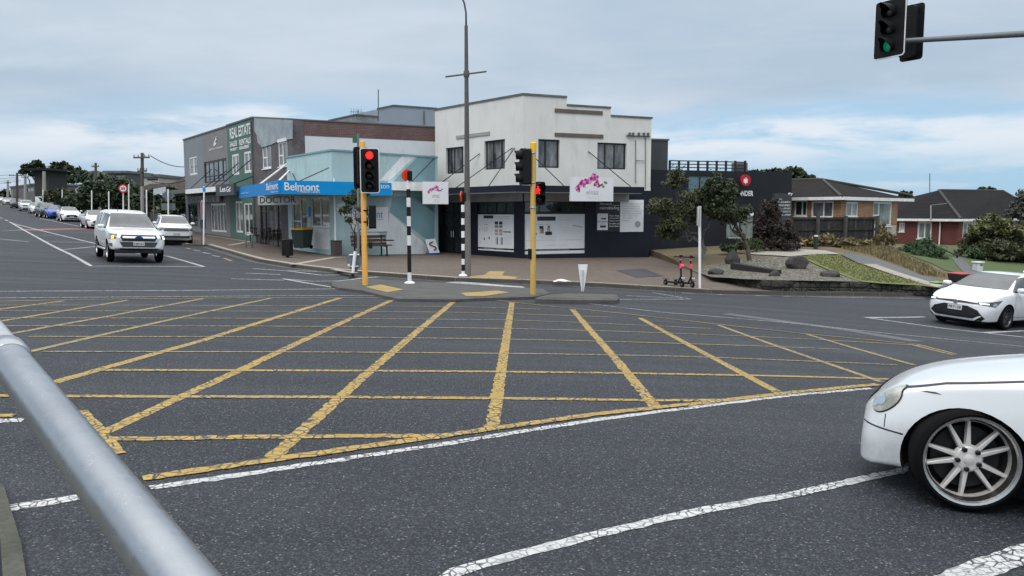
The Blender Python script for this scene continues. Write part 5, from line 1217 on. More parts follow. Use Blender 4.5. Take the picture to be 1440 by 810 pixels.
# handrail in front of the camera
RAILM = NT('galvanised_pipe'); v = RAILM.tc(); n_ = RAILM.noise(v, 7, 6, .65); n2_ = RAILM.noise(v, 160, 4, .7)
vc_ = RAILM.new('ShaderNodeTexVoronoi'); RAILM.link(v, vc_.inputs[0]); vc_.inputs['Scale'].default_value = 75; sc1 = RAILM.new('ShaderNodeSeparateColor'); RAILM.link(vc_.outputs['Color'], sc1.inputs[0])
c_ = RAILM.ramp(n_, [(.3, (.32,.34,.37,1)), (.7, (.38,.405,.44,1))]); c_ = RAILM.mix(RAILM.rng(sc1.outputs[0], 0, 1, 0, .12), c_, (.48,.51,.55,1))
c_ = RAILM.mix(RAILM.rng(n2_, .6, .8, 0, .3), c_, (.22,.23,.25,1)); c_ = RAILM.mix(RAILM.rng(RAILM.noise(v, 24, 6, .8), .66, .74, 0, .4), c_, (.13,.13,.13,1))
scr = RAILM.noise(RAILM.tc(scale=(1,1,1), rot=(0,0,R(32))), 60, 2, .5, 3.0); c_ = RAILM.mix(RAILM.rng(scr, .66, .70, 0, .4), c_, (.6,.62,.65,1))
RAILM.set(Base_Color=c_, Metallic=.85, Roughness=RAILM.rng(sc1.outputs[1], 0, 1, .27, .36)); RAILM.bump(n2_, .10, .0008); RAILM = RAILM.m
r0 = .0345; Ta, Tb = P(10, 502, 1.50), P(260, 826, .80); dirr = (Ta-Tb).normalized(); Tc = Ta+dirr*.40
e = empty('pedestrian_handrail', (Ta.x, Ta.y, gz(Ta.x, Ta.y)+.03), 0, 'galvanised pipe handrail across the near left corner', 'handrail'); O = e.location
m = MB(); m.tube([Tb-dirr*2.2, Tb, Ta], r0, 28); m.build('top_rail', RAILM, e, O, auto=40)
m = MB(); m.tube([Ta-dirr*.030, Ta-dirr*.024, Ta+dirr*.024, Ta+dirr*.03], [r0*1.02, r0*1.15, r0*1.15, r0*1.02], 28); m.build('collar', RAILM, e, O, auto=40)
pv = Tc+dirr*.07+Vector((0,0,-.07))
m = MB(); m.tube([Ta, Tc, Tc+dirr*.035+Vector((0,0,-.008)), Tc+dirr*.06+Vector((0,0,-.03)), pv, pv+Vector((0,0,-.12)), Vector((pv.x, pv.y, O.z-.1))], r0*.98, 24); m.build('post', RAILM, e, O, smooth=True)
m = MB(); b2 = Tb-dirr*2.2; m.cyl(b2, Vector((b2.x, b2.y, -.1)), r0, n=20); m.build('post', RAILM, e, O, auto=40)

# footpath furniture
def on(px, py): return GF(px, py)
def matz(p, a): return Matrix.Translation(p) @ Matrix.Rotation(a, 4, 'Z')
# litter bin
b_ = on(404.5, 362); d = b_.y; e = empty('litter_bin', b_, 0, 'black slatted litter bin near the kerb before the clinic', 'bin'); O = b_
hh = zat(336, d)-b_.z; w_ = 15/1080*d; m = MB(); m.lathe([(w_*.42,.08),(w_*.46,.1),(w_*.5,hh*.9),(w_*.5,hh*.92)], Matrix.Translation(b_), 20); m.build('drum', flat('bin_black', (.016,.017,.02,1), .5), e, O, auto=40)
m = MB()
for k in range(20): a = 2*PI*k/20; m.box(b_+Vector((math.cos(a)*w_*.5, math.sin(a)*w_*.5, hh*.5)), (.02,.05,hh*.8), a)
m.build('slat_panel', BLACK, e, O); m = MB(); m.lathe([(w_*.53,hh*.92),(w_*.54,hh*.96),(w_*.36,hh),(w_*.35,hh*.93)], Matrix.Translation(b_), 20); m.build('rim', BLACK, e, O, auto=40)
m = MB(); m.cyl(b_, b_+Vector((0,0,.1)), .07, n=8); m.build('foot', BLACK, e, O)
# wheelie bins
def wheelie(b_, d, wpx, hpx, body, lid, label, rot):
    e = empty('wheelie_bin', b_, rot, label, 'bin', 'wheelie bins'); s = wpx/1080*d; h = hpx/1080*d; m = MB()
    m.hexa([Vector((x*s*k/2, y*s*k/2, z)) for z, k in ((.06,.78),(h*.9,1)) for x, y in ((-1,-1),(1,-1),(1,1),(-1,1))]); m.build('body', body, e, bevel=.03)
    m = MB(); m.hexa([Vector((x*s*.54, y*s*.54, z)) for z in (h*.905,) for x, y in ((-1,-1),(1,-1),(1,1),(-1,1))]+[Vector((x*s*.5, y*s*.48, h*(1.0 if y > 0 else .96))) for x, y in ((-1,-1),(1,-1),(1,1),(-1,1))]); m.build('lid', lid, e, bevel=.02)
    for x in (-1, 1): m = MB(); m.cyl((x*s*.34, s*.36, .1), (x*s*.44, s*.36, .1), .1, n=12); m.build('wheel', TREAD, e)
    m = MB(); m.cyl((-s*.4, s*.56, h*.92), (s*.4, s*.56, h*.92), .02, n=6); m.build('handle', body, e)
BING = flat('bin_dark_green', (.018,.035,.03,1), .5, var=.1)
b_ = P(425.5, 350, 37.6); wheelie(b_, b_.y, 22, 30, BING, flat('lid_yellow', S(226,180,40), .5), 'large dark green wheelie bin with yellow lid by the clinic door', R(-25))
# brown electric box
b_ = MF.pt(MF.uz(475,350)[0], -.35, .2); e = empty('utility_box', b_, 0, 'low brown utility box against the teal clinic wall', 'box'); m = MB(); r = MF.rect(470.5,339,481,359,.35); fbox(m, MF, r[0], r[1], r[2]-.1, r[3], .02, .35); m.build('cabinet', flat('cabinet_brown', S(84,74,68,.8), .6), e, b_, bevel=.01)
m = MB(); fbox(m, MF, r[0]-.02, r[1]+.02, r[3]+.002, r[3]+.03, .0, .38); m.build('cabinet_lid', flat('cabinet_brown', (.1,.08,.07,1)), e, b_)
# bench
BW = mat_two('bench_timber', (.055,.036,.028,1), (.08,.052,.04,1), (.035,.024,.02,1), 1.4, 16, .6, .25, .004)
r = MF.rect(494.5, 330.5, 543.5, 346, .75); zs_ = MF.uz(520, 345, 1.1)[1]; zg = gz(*MF.pt(1.5,0,.9).xy)+FP-.1
b_ = MF.pt((r[0]+r[1])/2, zg, .9); e = empty('bench', b_, 0, 'brown timber street bench under the clinic notice board', 'bench'); O = b_
m = MB()
for k in range(3): fbox(m, MF, r[0], r[1], r[2]+.02+(r[3]-r[2])/3*k, r[2]+(r[3]-r[2])/3*(k+1)-.012, .70-.03*k, .745-.03*k)
m.build('backrest', BW, e, O); m = MB()
for k in range(3): fbox(m, MF, r[0], r[1]+.0, zs_-.05, zs_, .80+.15*k, .93+.15*k)
m.build('seat', BW, e, O)
for u in (r[0]+.18, r[1]-.3):
    m = MB(); fbox(m, MF, u, u+.06, zg-.1, r[3], .66, .70); fbox(m, MF, u, u+.06, zg-.1, zs_-.052, 1.1, 1.16); fbox(m, MF, u, u+.06, zs_-.1, zs_-.053, .70, 1.1); m.build('leg', BLACK, e, O)
m = MB(); fbox(m, MF, r[1]-.12, r[1]+.16, zs_+.18, zs_+.23, .72, 1.15); m.build('armrest', BLACK, e, O)
# white propped sign at the corner shop's doorway
b_ = MF.pt(MF.uz(608,355)[0], -.3, .5); e = empty('propped_sign', b_, 0, 'white board with black swirl leaning in the doorway of the corner shop', 'sign'); O = b_
u0, z0 = MF.uz(602,356,.55); u1, z1 = MF.uz(614.5,335.5,.4); wS = u1-u0
m = MB(); q = [MF.pt(u0+.1*wS,z0,.6), MF.pt(u1,z0,.6), MF.pt(u1-.1*wS,z1,.35), MF.pt(u0-.02,z1-.03,.35)]; nn_ = Vector((*MF.n,0)); m.add(q+[p-nn_*.03 for p in q], [(0,1,2,3),(7,6,5,4),(0,4,5,1),(1,5,6,2),(2,6,7,3),(3,7,4,0)]); m.build('board', POSTER, e, O)
m = MB(); sw = [MF.pt(u0+wS*(.5+.28*math.sin(t*2.2)), z0+(z1-z0)*(.2+.6*t/3), .62-.25*(.2+.6*t/3)) for t in [i*.25 for i in range(13)]]; m.tube(sw, .03, 6); m.build('swirl', LETK, e, O)
m = MB(); fbox(m, MF, u0, u1, z0-.10, z0-.005, .35, .7); m.build('blue_foot', flat('blue_plastic', S(30,70,150), .5), e, O)
# hoop rail
b_ = on(348, 348); d = b_.y; e = empty('cycle_hoop', b_, 0, 'bare steel hoop rail on the footpath in front of the cafe tables', 'rail'); O = b_
x0, x1 = P(344.5,300,d), P(353,300,d); zt_ = zat(327, d); zz0 = b_.z
m = MB(); m.tube([Vector((x0.x,d,zz0-.05)), Vector((x0.x,d,zt_-.12)), Vector((x0.x+.04,d,zt_-.03)), Vector((x0.x+.12,d,zt_)), Vector((x1.x-.12,d,zt_)), Vector((x1.x-.04,d,zt_-.03)), Vector((x1.x,d,zt_-.12)), Vector((x1.x,d,zz0-.05))], .028, 8); m.build('hoop', STEELG, e, O, smooth=True)
# cafe tables and chairs
def cafe_chair(p, a, label):
    e = empty('cafe_chair', p, a, label, 'chair', 'black cafe chairs outside the mauve shop'); m = MB(); m.box((0,0,.45), (.44,.44,.035)); m.build('seat', BLACK, e, bevel=.01)
    m = MB()
    for k in range(4): m.box((-.16+.107*k, .21, .68), (.05,.02,.36))
    m.box((0,.21,.87), (.42,.03,.06)); m.build('backrest', BLACK, e)
    for x in (-.19,.19):
        for y in (-.19,.2): m = MB(); m.cyl((x,y,0), (x*.98,y,.44), .016, n=6); m.build('leg', BLACK, e)
ct = [(357,341.5,.3,'cafe chair nearest the steel hoop rail'), (366,341,-1.2,'cafe chair left of the two cafe tables'), (374,343.5,2.6,'cafe chair turned away at the kerb side of the tables'), (384,344,.2,'cafe chair in front of the shop glass'), (391,345.5,1.5,'cafe chair at the right hand cafe table'), (398,346.5,-2.0,'cafe chair nearest the clinic wall')]
for x, y, a, lb in ct: cafe_chair(on(x, y), a, 'black '+lb)
def cafe_table(p, label):
    e = empty('cafe_table', p, 0, label, 'table', 'cafe tables outside the mauve shop'); m = MB(); m.box((0,0,.73), (.68,.68,.03)); m.build('tabletop', flat('table_dark', (.02,.02,.022,1), .35), e, bevel=.008)
    m = MB(); m.cyl((0,0,.02), (0,0,.72), .03, n=8); m.build('stem', BLACK, e); m = MB(); m.lathe([(.24,0),(.24,.02),(.04,.035)], None, 16); m.build('foot', BLACK, e)
cafe_table(on(370, 343), 'small dark square cafe table left of the glass'); cafe_table(on(391, 346), 'small dark square cafe table beside the teal wall')
# crumpled paper at the kerb
b_ = on(790, 396.5); m = MB(); rr = random.Random(4); vs = []; n_ = 7
for j in range(4):
    for i in range(n_): vs.append(b_+Vector((-.28+.56*i/(n_-1), -.1+.07*j, .015+.09*rr.random()*(1-abs(i/(n_-1)*2-1)**2))))
m.add(vs, [(j*n_+i, j*n_+i+1, (j+1)*n_+i+1, (j+1)*n_+i) for j in range(3) for i in range(n_-1)]); o = m.build('crumpled_paper', POSTER, None); tag(o, 'crumpled white paper lying at the kerb behind the wedge marker', 'litter')
# e-scooters
SPINK = flat('scooter_pink', S(240,70,110), .4, var=.08)
def scooter(px, py, a, label, pod):
    b_ = on(px, py); e = empty('kick_scooter', b_, a, label, 'scooter', 'pink scooters parked on the corner'); e.rotation_euler = (0, R(3), a); e.scale = (.86, .86, .86)
    for y in (0, .98): m = MB(); m.lathe([(.05,-.03),(.10,-.028),(.115,-.015),(.115,.015),(.10,.028),(.05,.03)], Matrix.Translation((0,y,.115)) @ Matrix.Rotation(R(90),4,'Y'), 18); w_ = m.build('wheel', TREAD, e, auto=40); m = MB(); m.lathe([(.01,-.034),(.05,-.033),(.05,.033),(.01,.034)], Matrix.Translation((0,y,.115)) @ Matrix.Rotation(R(90),4,'Y'), 12); m.build('hub', CAPG, w_)
    m = MB(); m.box((0,.52,.15), (.17,.62,.07)); m.build('deck', BLACK, e, bevel=.015)
    m = MB(); m.box((0,.96,.25), (.10,.30,.02)); m.box((0,.02,.25), (.10,.26,.02)); m.build('mudguard', BLACK, e, bevel=.006)
    m = MB(); m.tube([(0,.02,.12),(0,.07,.28),(0,.12,.62)], .035, 10); m.cyl((0,.24,.17), (0,.10,.42), .03, n=8); m.build('lower_stem', BLACK, e)
    m = MB(); m.cyl((0,.12,.62), (0,.20,1.10), .036, n=10); m.build('upper_stem', BLACK, e); m = MB(); m.cyl((0,.136,.72), (0,.165,.90), .043, n=10); m.build('pink_sleeve', SPINK, e); m = MB(); m.cyl((0,.186,1.02), (0,.196,1.08), .043, n=10); m.build('pink_collar', SPINK, e)
    if pod: m = MB(); m.lathe([(.02,-.07),(.075,-.04),(.08,.04),(.02,.075)], Matrix.Translation((.06,.12,.80)), 12); m.build('pink_helmet_pod', SPINK, e, smooth=True)
    m = MB(); m.tube([(-.24,.27,1.15),(-.12,.22,1.16),(0,.20,1.14),(.12,.22,1.16),(.24,.27,1.15)], .018, 8); h_ = m.build('handlebar', BLACK, e, smooth=True)
    for x in (-1,1): m = MB(); m.cyl((x*.16,.24,1.157), (x*.26,.275,1.148), .026, n=8); m.build('grip', BLACK, h_)
    m = MB(); m.box((0,.17,1.18), (.12,.08,.09)); m.build('display', BLACK, e, bevel=.01)
    for x in (-.045,.045): m = MB(); m.box((x,-.03,.36), (.035,.03,.05)); m.build('reflector', LETW, e)
scooter(959, 404, R(28), 'left of two pink and black scooters, with a round pink pod on its stem', True)
scooter(973.5, 404.5, R(28), 'right hand pink and black scooter next to the white sign post', False)
b_ = on(953, 357); e = empty('bollard', b_, 0, 'short white bollard in front of the charcoal shop', 'bollard'); m = MB(); hh = zat(346.5, b_.y)-b_.z; m.lathe([(.07,0),(.07,hh-.04),(.05,hh)], None, 12); m.build('post', WHITEP, e, auto=40); m = MB(); m.lathe([(.073,hh*.6),(.073,hh*.75)], None, 12, False); m.build('reflective_band', CHROME, e)
# ------------------------------------------------------------------ vehicles (local: +Y forward, +X right, z up from the road)
ARCHM = flat('wheel_well_black', (.006,.006,.006,1), .9)
GLASSC = mat_glass('car_glass', (.018,.024,.028,1), .03, (.05,.062,.068,1)); GLASSC.node_tree.nodes['Principled BSDF'].inputs['Specular IOR Level'].default_value = 1.0
TRIMB = flat('car_black_trim', (.010,.010,.011,1), .4); SEAM = flat('panel_gap', (.02,.021,.024,1), .6)
PLATE = flat('number_plate_white', (.62,.63,.64,1), .4, var=.04)
HLGLASS = flat('headlamp_lens', (.30,.32,.34,1), .08, .3, var=.4, scale=18, coat=1)
HLDARK = flat('dark_headlamp_lens', (.05,.055,.06,1), .06, .2, var=.6, scale=14, coat=1)
AMBER = emis('amber_lamp_lit', S(255,170,40), 2.2); LAMPON = emis('headlamp_lit', S(255,244,215), 3.0); DRL = emis('running_light', S(235,245,255), 1.4)
PW_ = mat_carpaint('white_car_paint', (.70,.72,.745,1), .25); PSIL = mat_carpaint('silver_car_paint', (.38,.40,.42,1), .3); PBLU = mat_carpaint('blue_car_paint', S(24,70,170), .25); PDRK = mat_carpaint('dark_grey_car_paint', (.03,.032,.036,1), .28)
PPALE = mat_carpaint('pearl_white_car_paint', (.64,.66,.68,1), .27)
ALLOY = flat('alloy_rim', (.42,.42,.43,1), .35, .8, var=.12, scale=8); ALLOYD = flat('dark_alloy_rim', (.08,.08,.085,1), .35, .7); CHAMP = flat('satin_champagne_alloy', (.72,.70,.675,1), .42, .5, var=.1, scale=10, grime=.1)

def loft_mesh(name, st, paint):
    """closed body shell lofted through cross sections, subdivided"""
    nst = len(st); vs = []; 
    for (y, zb, hb, hm, zm, hs, zs, hr, zr_, zc) in st:
        half = [(0,zb),(hb*.55,zb),(hb,zb+.02),(hm,zm),(hs,zs),(hr,zr_),(hr*.5,zr_+.8*(zc-zr_)),(0,zc)]
        ring = half+[(-x,z) for x, z in half[-2:0:-1]]; vs += [(x,y,z) for x, z in ring]
    n = 14; fs = [(i*n+j, (i+1)*n+j, (i+1)*n+(j+1)%n, i*n+(j+1)%n) for i in range(nst-1) for j in range(n)]
    for b, flip in ((0, False), ((nst-1)*n, True)):
        for j in range(0, 7):
            q = (b+j, b+j+1, b+(n-j-1)%n, b+(n-j)%n); q = tuple(dict.fromkeys(q)); fs.append(q if not flip else q[::-1])
    me = bpy.data.meshes.new(name); me.from_pydata(vs, [], fs); me.materials.append(paint); me.materials.append(ARCHM)
    bm = bmesh.new(); bm.from_mesh(me); bmesh.ops.recalc_face_normals(bm, faces=bm.faces)
    cl = bm.edges.layers.float.get('crease_edge') or bm.edges.layers.float.new('crease_edge')
    for e in bm.edges:
        a, b = (v.index % n for v in e.verts)
        if e.verts[0].index//n != e.verts[1].index//n and a == b:
            if a in (4, 10): e[cl] = .55
            if a in (2, 12): e[cl] = .7
            if a in (5, 9): e[cl] = .35
    bm.to_mesh(me); bm.free(); return me
def make_body(st, paint, arches, W, well=.34, parent=None, lvl=3):
    me = loft_mesh('body', st, paint); o = bpy.data.objects.new('body', me); COL.objects.link(o)
    s = o.modifiers.new('s', 'SUBSURF'); s.levels = lvl; s.render_levels = lvl
    cut = MB()
    for y, z, r in arches:
        for sx in (-1, 1): cut.cyl((sx*(W/2-well), y, z), (sx*(W/2+.3), y, z), r, n=40)
    c = cut.build('cut', ARCHM); bo = o.modifiers.new('b', 'BOOLEAN'); bo.operation = 'DIFFERENCE'; bo.solver = 'EXACT'; bo.object = c
    try: bo.material_mode = 'TRANSFER'
    except Exception: pass
    bpy.context.view_layer.update(); dg = bpy.context.evaluated_depsgraph_get(); ev = o.evaluated_get(dg)
    m2 = bpy.data.meshes.new_from_object(ev); bpy.data.objects.remove(o); bpy.data.objects.remove(c)
    m2.name = 'body'
    # shade smooth except the arch edges
    bm = bmesh.new(); bm.from_mesh(m2)
    for f in bm.faces: f.smooth = True
    for e in bm.edges:
        if len(e.link_faces) == 2: e.smooth = e.calc_face_angle(0) < R(38)
    bm.to_mesh(m2)
    bv = BVHTree.FromBMesh(bm); bm.free()
    names = [m.name for m in m2.materials if m]
    if ARCHM.name not in names: m2.materials.append(ARCHM)
    b = bpy.data.objects.new('body', m2); COL.objects.link(b)
    if parent is not None: b.parent = parent
    return b, bv
FRONT = (Vector((0,3.5,0)), Vector((-1,0,0)), Vector((0,-1,0)))
def frame(phi, o=(0,0,0)):                   # projection frame: looking at the body from bearing phi (0 front, +90 right side)
    n = Vector((math.sin(phi), math.cos(phi), 0)); a = Vector((math.cos(phi), -math.sin(phi), 0)); return Vector(o)+n*4, a, -n
def patch(bv, polys, fr, name, mat, parent, off=.004, step=.05, thick=0.0):
    O_, a, d = fr; m = MB()
    for poly in (polys if isinstance(polys[0][0], (tuple, list)) else [polys]):
        idx = {}; vs = []; fs = []
        def vid(p):
            k = (round(p[0], 4), round(p[1], 4))
            if k not in idx:
                h = bv.ray_cast(O_+a*p[0]+Vector((0,0,p[1])), d)
                idx[k] = None if h[0] is None else len(vs)
                if h[0] is not None:
                    nn_ = h[1] if h[1].dot(d) < 0 else -h[1]; vs.append(h[0]+nn_*off)
            return idx[k]
        for c in grid_clip(poly, step):
            f = [vid(p) for p in c]
            if any(i is None for i in f): continue
            f = list(dict.fromkeys(f))
            if len(f) < 3: continue
            if max((vs[i]-vs[f[0]]).length for i in f) > step*8: continue
            fs.append(tuple(f))
        m.add(vs, fs)
    o = m.build(name, mat, parent, smooth=True); return o
def mirror(p): return [(-x, z) for x, z in p][::-1]
def strip2(pts, w):
    out = []
    for i in range(len(pts)-1):
        a, b = Vector(pts[i]), Vector(pts[i+1]); d = (b-a).normalized(); s = Vector((-d.y, d.x))*w/2; out.append([tuple(a-s), tuple(b-s), tuple(b+s), tuple(a+s)])
    return out
def wheel(parent, x, y, Rt, rim, w, side, style='spokes', mat=None, steer=0, n=10):
    mat = mat or ALLOY; T = Matrix.Translation((x, y, Rt)) @ Matrix.Rotation(steer, 4, 'Z') @ Matrix.Rotation(R(90)*side, 4, 'Y')
    m = MB(); h = w/2
    m.lathe([(rim-.012,-h*.8),(rim,-h*.95),(Rt-.03,-h),(Rt-.008,-h*.86),(Rt,-h*.6),(Rt,h*.6),(Rt-.008,h*.86),(Rt-.03,h),(rim+.02,h*.97),(rim,h*.9),(rim-.012,h*.6)], T, 44, False)
    tw = m.build('wheel', TREAD, parent, auto=50)
    m = MB(); m.lathe([(rim+.004,h*.90),(rim+.002,h*.96),(rim-.012,h*.93),(rim-.020,h*.80)], T, 48, False); tl_ = m.build('rim_lip', mat if style != 'deep' else CHROME_S, tw, auto=40)
    m = MB(); m.lathe([(rim-.019,h*.80),(rim-.032,h*.45),(rim-.045,-h*.7),(rim-.055,-h*.8)], T, 40, False); m.build('rim_barrel', mat if style != 'deep' else flat('dark_barrel', (.05,.05,.05,1), .45, .7), tw, auto=40)
    m = MB(); m.lathe([(.0,-h*.3),(rim*.72,-h*.3),(rim*.72,-h*.36)], T, 28, False); m.build('brake_disc', flat('brake_disc', (.02,.02,.021,1), .5, .6), tw)
    m = MB(); z1 = h*.62 if style != 'deep' else h*.30; zo = h*.78 if style != 'deep' else h*.45
    for k in range(n):
        a = 2*PI*k/n + (.07*(-1)**k if style == 'deep' else 0); c, s = math.cos(a), math.sin(a); rad = Vector((c,s,0)); tan = Vector((-s,c,0)); w0, w1 = (.021,.0125) if style == 'deep' else (rim*.13, rim*.085)
        r0_, r1_ = rim*.20, rim-.026
        q = [rad*r0_-tan*w0+Vector((0,0,z1-.03)), rad*r1_-tan*w1+Vector((0,0,zo-.045)), rad*r1_+tan*w1+Vector((0,0,zo-.045)), rad*r0_+tan*w0+Vector((0,0,z1-.03)),
             rad*r0_-tan*w0*.7+Vector((0,0,z1+.006)), rad*r1_-tan*w1*.7+Vector((0,0,zo-.010)), rad*r1_+tan*w1*.7+Vector((0,0,zo-.010)), rad*r0_+tan*w0*.7+Vector((0,0,z1+.006))]
        m.hexa([T @ v for v in q])
    m.lathe([(rim*.30,z1-.035),(rim*.33,z1-.01),(rim*.27,z1+.012),(rim*.15,z1+.016)], T, 30); m.build('spoke_hub', mat, tw, bevel=.004 if style == 'deep' else 0)
    if style == 'deep':
        m = MB(); m.lathe([(rim-.026,zo-.06),(rim-.023,zo-.012),(rim-.036,zo-.008),(rim-.040,zo-.05)], T, 44, False); m.build('inner_ring', mat, tw, auto=40)
        for k in range(5): a = 2*PI*k/5+.5; m = MB(); m.lathe([(.016,z1),(.016,z1+.028),(.010,z1+.034)], T @ Matrix.Translation((math.cos(a)*rim*.235, math.sin(a)*rim*.235, 0)), 8); m.build('bolt', flat('lug_dark', (.03,.03,.032,1), .3, .8), tw)
        m = MB(); m.lathe([(.030,z1+.016),(.030,z1+.026),(.012,z1+.030)], T, 20); m.build('centre_cap', mat, tw)
    return tw
CHROME_S = flat('polished_lip', (.72,.71,.69,1), .25, 1.0, var=.08)

SPEC = {
 'hatch': dict(W=1.79, ax=(1.27,-1.37), R=.318, rim=.225, arch=.365, cowl=1.0, st=[
  (-2.15,.42,.60,.70,.62,.66,.85,.55,1.02,1.05),(-2.05,.28,.78,.84,.60,.80,.92,.62,1.15,1.20),(-1.70,.22,.80,.88,.60,.85,.95,.62,1.33,1.37),(-1.0,.2,.80,.895,.58,.87,.94,.61,1.40,1.43),
  (-.2,.2,.80,.895,.56,.87,.92,.61,1.415,1.445),(.40,.2,.80,.895,.56,.87,.91,.59,1.37,1.41),(1.06,.2,.80,.895,.58,.86,.93,.74,.99,1.03),(1.5,.2,.80,.895,.58,.83,.89,.68,.93,.98),
  (1.90,.19,.77,.86,.54,.77,.79,.60,.83,.88),(2.10,.19,.66,.78,.46,.68,.70,.52,.75,.79),(2.19,.22,.52,.62,.42,.54,.62,.42,.67,.70),(2.22,.30,.40,.46,.42,.42,.54,.34,.58,.60)],
  ws=[(-.69,1.03),(.69,1.03),(.54,1.385),(-.54,1.385)], sw=[[(1.0,.975),(.42,1.31),(-.18,1.375),(-.22,.975)],[(-.30,.975),(-.26,1.375),(-.95,1.345),(-1.50,1.14),(-1.45,.985)]], doors=[(.95,-.27,-1.1)]),
 'suv': dict(W=1.80, ax=(1.27,-1.36), R=.335, rim=.225, arch=.39, cowl=1.15, st=[
  (-2.15,.5,.64,.74,.72,.70,1.0,.58,1.25,1.28),(-2.05,.34,.80,.87,.70,.84,1.05,.66,1.42,1.47),(-1.75,.28,.82,.89,.70,.87,1.08,.66,1.53,1.57),(-1.0,.27,.82,.90,.66,.88,1.07,.66,1.58,1.61),
  (-.2,.27,.82,.90,.66,.88,1.05,.66,1.59,1.62),(.45,.27,.82,.90,.66,.88,1.04,.62,1.53,1.57),(1.02,.27,.82,.90,.68,.87,1.07,.76,1.12,1.16),(1.5,.27,.82,.90,.68,.85,1.02,.72,1.06,1.11),
  (1.92,.27,.80,.88,.66,.81,.93,.66,.97,1.02),(2.10,.28,.70,.80,.60,.73,.84,.58,.88,.92),(2.18,.34,.58,.66,.56,.60,.76,.48,.80,.82),(2.2,.42,.46,.52,.54,.48,.66,.40,.70,.72)],
  ws=[(-.70,1.17),(.70,1.17),(.57,1.54),(-.57,1.54)], sw=[[(.95,1.11),(.45,1.44),(-.2,1.52),(-.24,1.11)],[(-.32,1.11),(-.28,1.52),(-1.0,1.50),(-1.65,1.36),(-1.7,1.14)]], doors=[(.95,-.28,-1.15)]),
 'sedan': dict(W=1.80, ax=(1.50,-1.28), R=.322, rim=.276, arch=.372, cowl=.98, st=[
  (-2.38,.42,.62,.70,.60,.66,.86,.52,.95,.97),(-2.25,.26,.78,.84,.58,.80,.93,.62,1.01,1.04),(-1.75,.21,.80,.88,.58,.85,.96,.66,1.04,1.08),(-1.15,.2,.80,.90,.56,.87,.94,.58,1.30,1.34),
  (-.5,.2,.80,.90,.56,.87,.92,.60,1.39,1.42),(.05,.2,.80,.90,.55,.87,.90,.58,1.37,1.41),(.85,.2,.80,.90,.56,.87,.92,.72,1.0,1.045),(1.25,.2,.80,.90,.55,.86,.875,.70,.925,.965),
  (1.65,.2,.80,.89,.54,.835,.80,.67,.84,.88),(1.90,.2,.76,.855,.50,.775,.73,.62,.765,.80),(2.05,.18,.74,.80,.42,.70,.655,.54,.68,.71),(2.13,.18,.66,.71,.38,.60,.585,.45,.605,.63),(2.165,.22,.52,.56,.36,.48,.52,.38,.54,.56)],
  ws=[(-.66,1.05),(.66,1.05),(.53,1.375),(-.53,1.375)], sw=[[(.78,.96),(.1,1.31),(-.40,1.36),(-.44,.965)],[(-.52,.965),(-.48,1.36),(-1.05,1.29),(-1.5,1.06),(-1.45,.98)]], doors=[(.8,-.48,-1.2)]),
 'ute': dict(W=1.86, ax=(1.74,-1.48), R=.385, rim=.235, arch=.45, cowl=1.2, st=[
  (-2.62,.62,.78,.85,.80,.85,1.08,.72,1.72,1.76),(-2.54,.56,.85,.91,.76,.89,1.12,.74,1.80,1.84),(-1.6,.52,.86,.925,.74,.90,1.14,.74,1.855,1.89),(-.95,.48,.86,.925,.74,.90,1.14,.72,1.85,1.88),(-.85,.47,.86,.925,.74,.90,1.14,.69,1.81,1.845),
  (-.2,.46,.86,.925,.74,.90,1.13,.68,1.81,1.84),(.32,.46,.86,.925,.74,.90,1.12,.64,1.73,1.78),(1.02,.46,.86,.925,.74,.90,1.15,.80,1.19,1.22),(1.6,.46,.87,.94,.74,.89,1.13,.78,1.16,1.20),
  (2.25,.46,.87,.935,.72,.87,1.06,.74,1.10,1.14),(2.55,.44,.82,.89,.68,.81,1.00,.68,1.03,1.06),(2.66,.48,.74,.80,.62,.73,.92,.60,.95,.97),(2.69,.55,.64,.70,.60,.64,.82,.52,.85,.87)],
  ws=[(-.76,1.24),(.76,1.24),(.60,1.74),(-.60,1.74)], sw=[[(.92,1.19),(.42,1.55),(.30,1.68),(-.20,1.73),(-.24,1.19)],[(-.32,1.19),(-.28,1.73),(-.78,1.73),(-.78,1.19)],[(-1.0,1.24),(-1.0,1.74),(-1.7,1.75),(-1.7,1.24)],[(-1.80,1.24),(-1.80,1.75),(-2.42,1.70),(-2.45,1.24)]], doors=[(.95,-.28,-.95)])}
def heading(hx, hy): return math.atan2(-hx, hy)
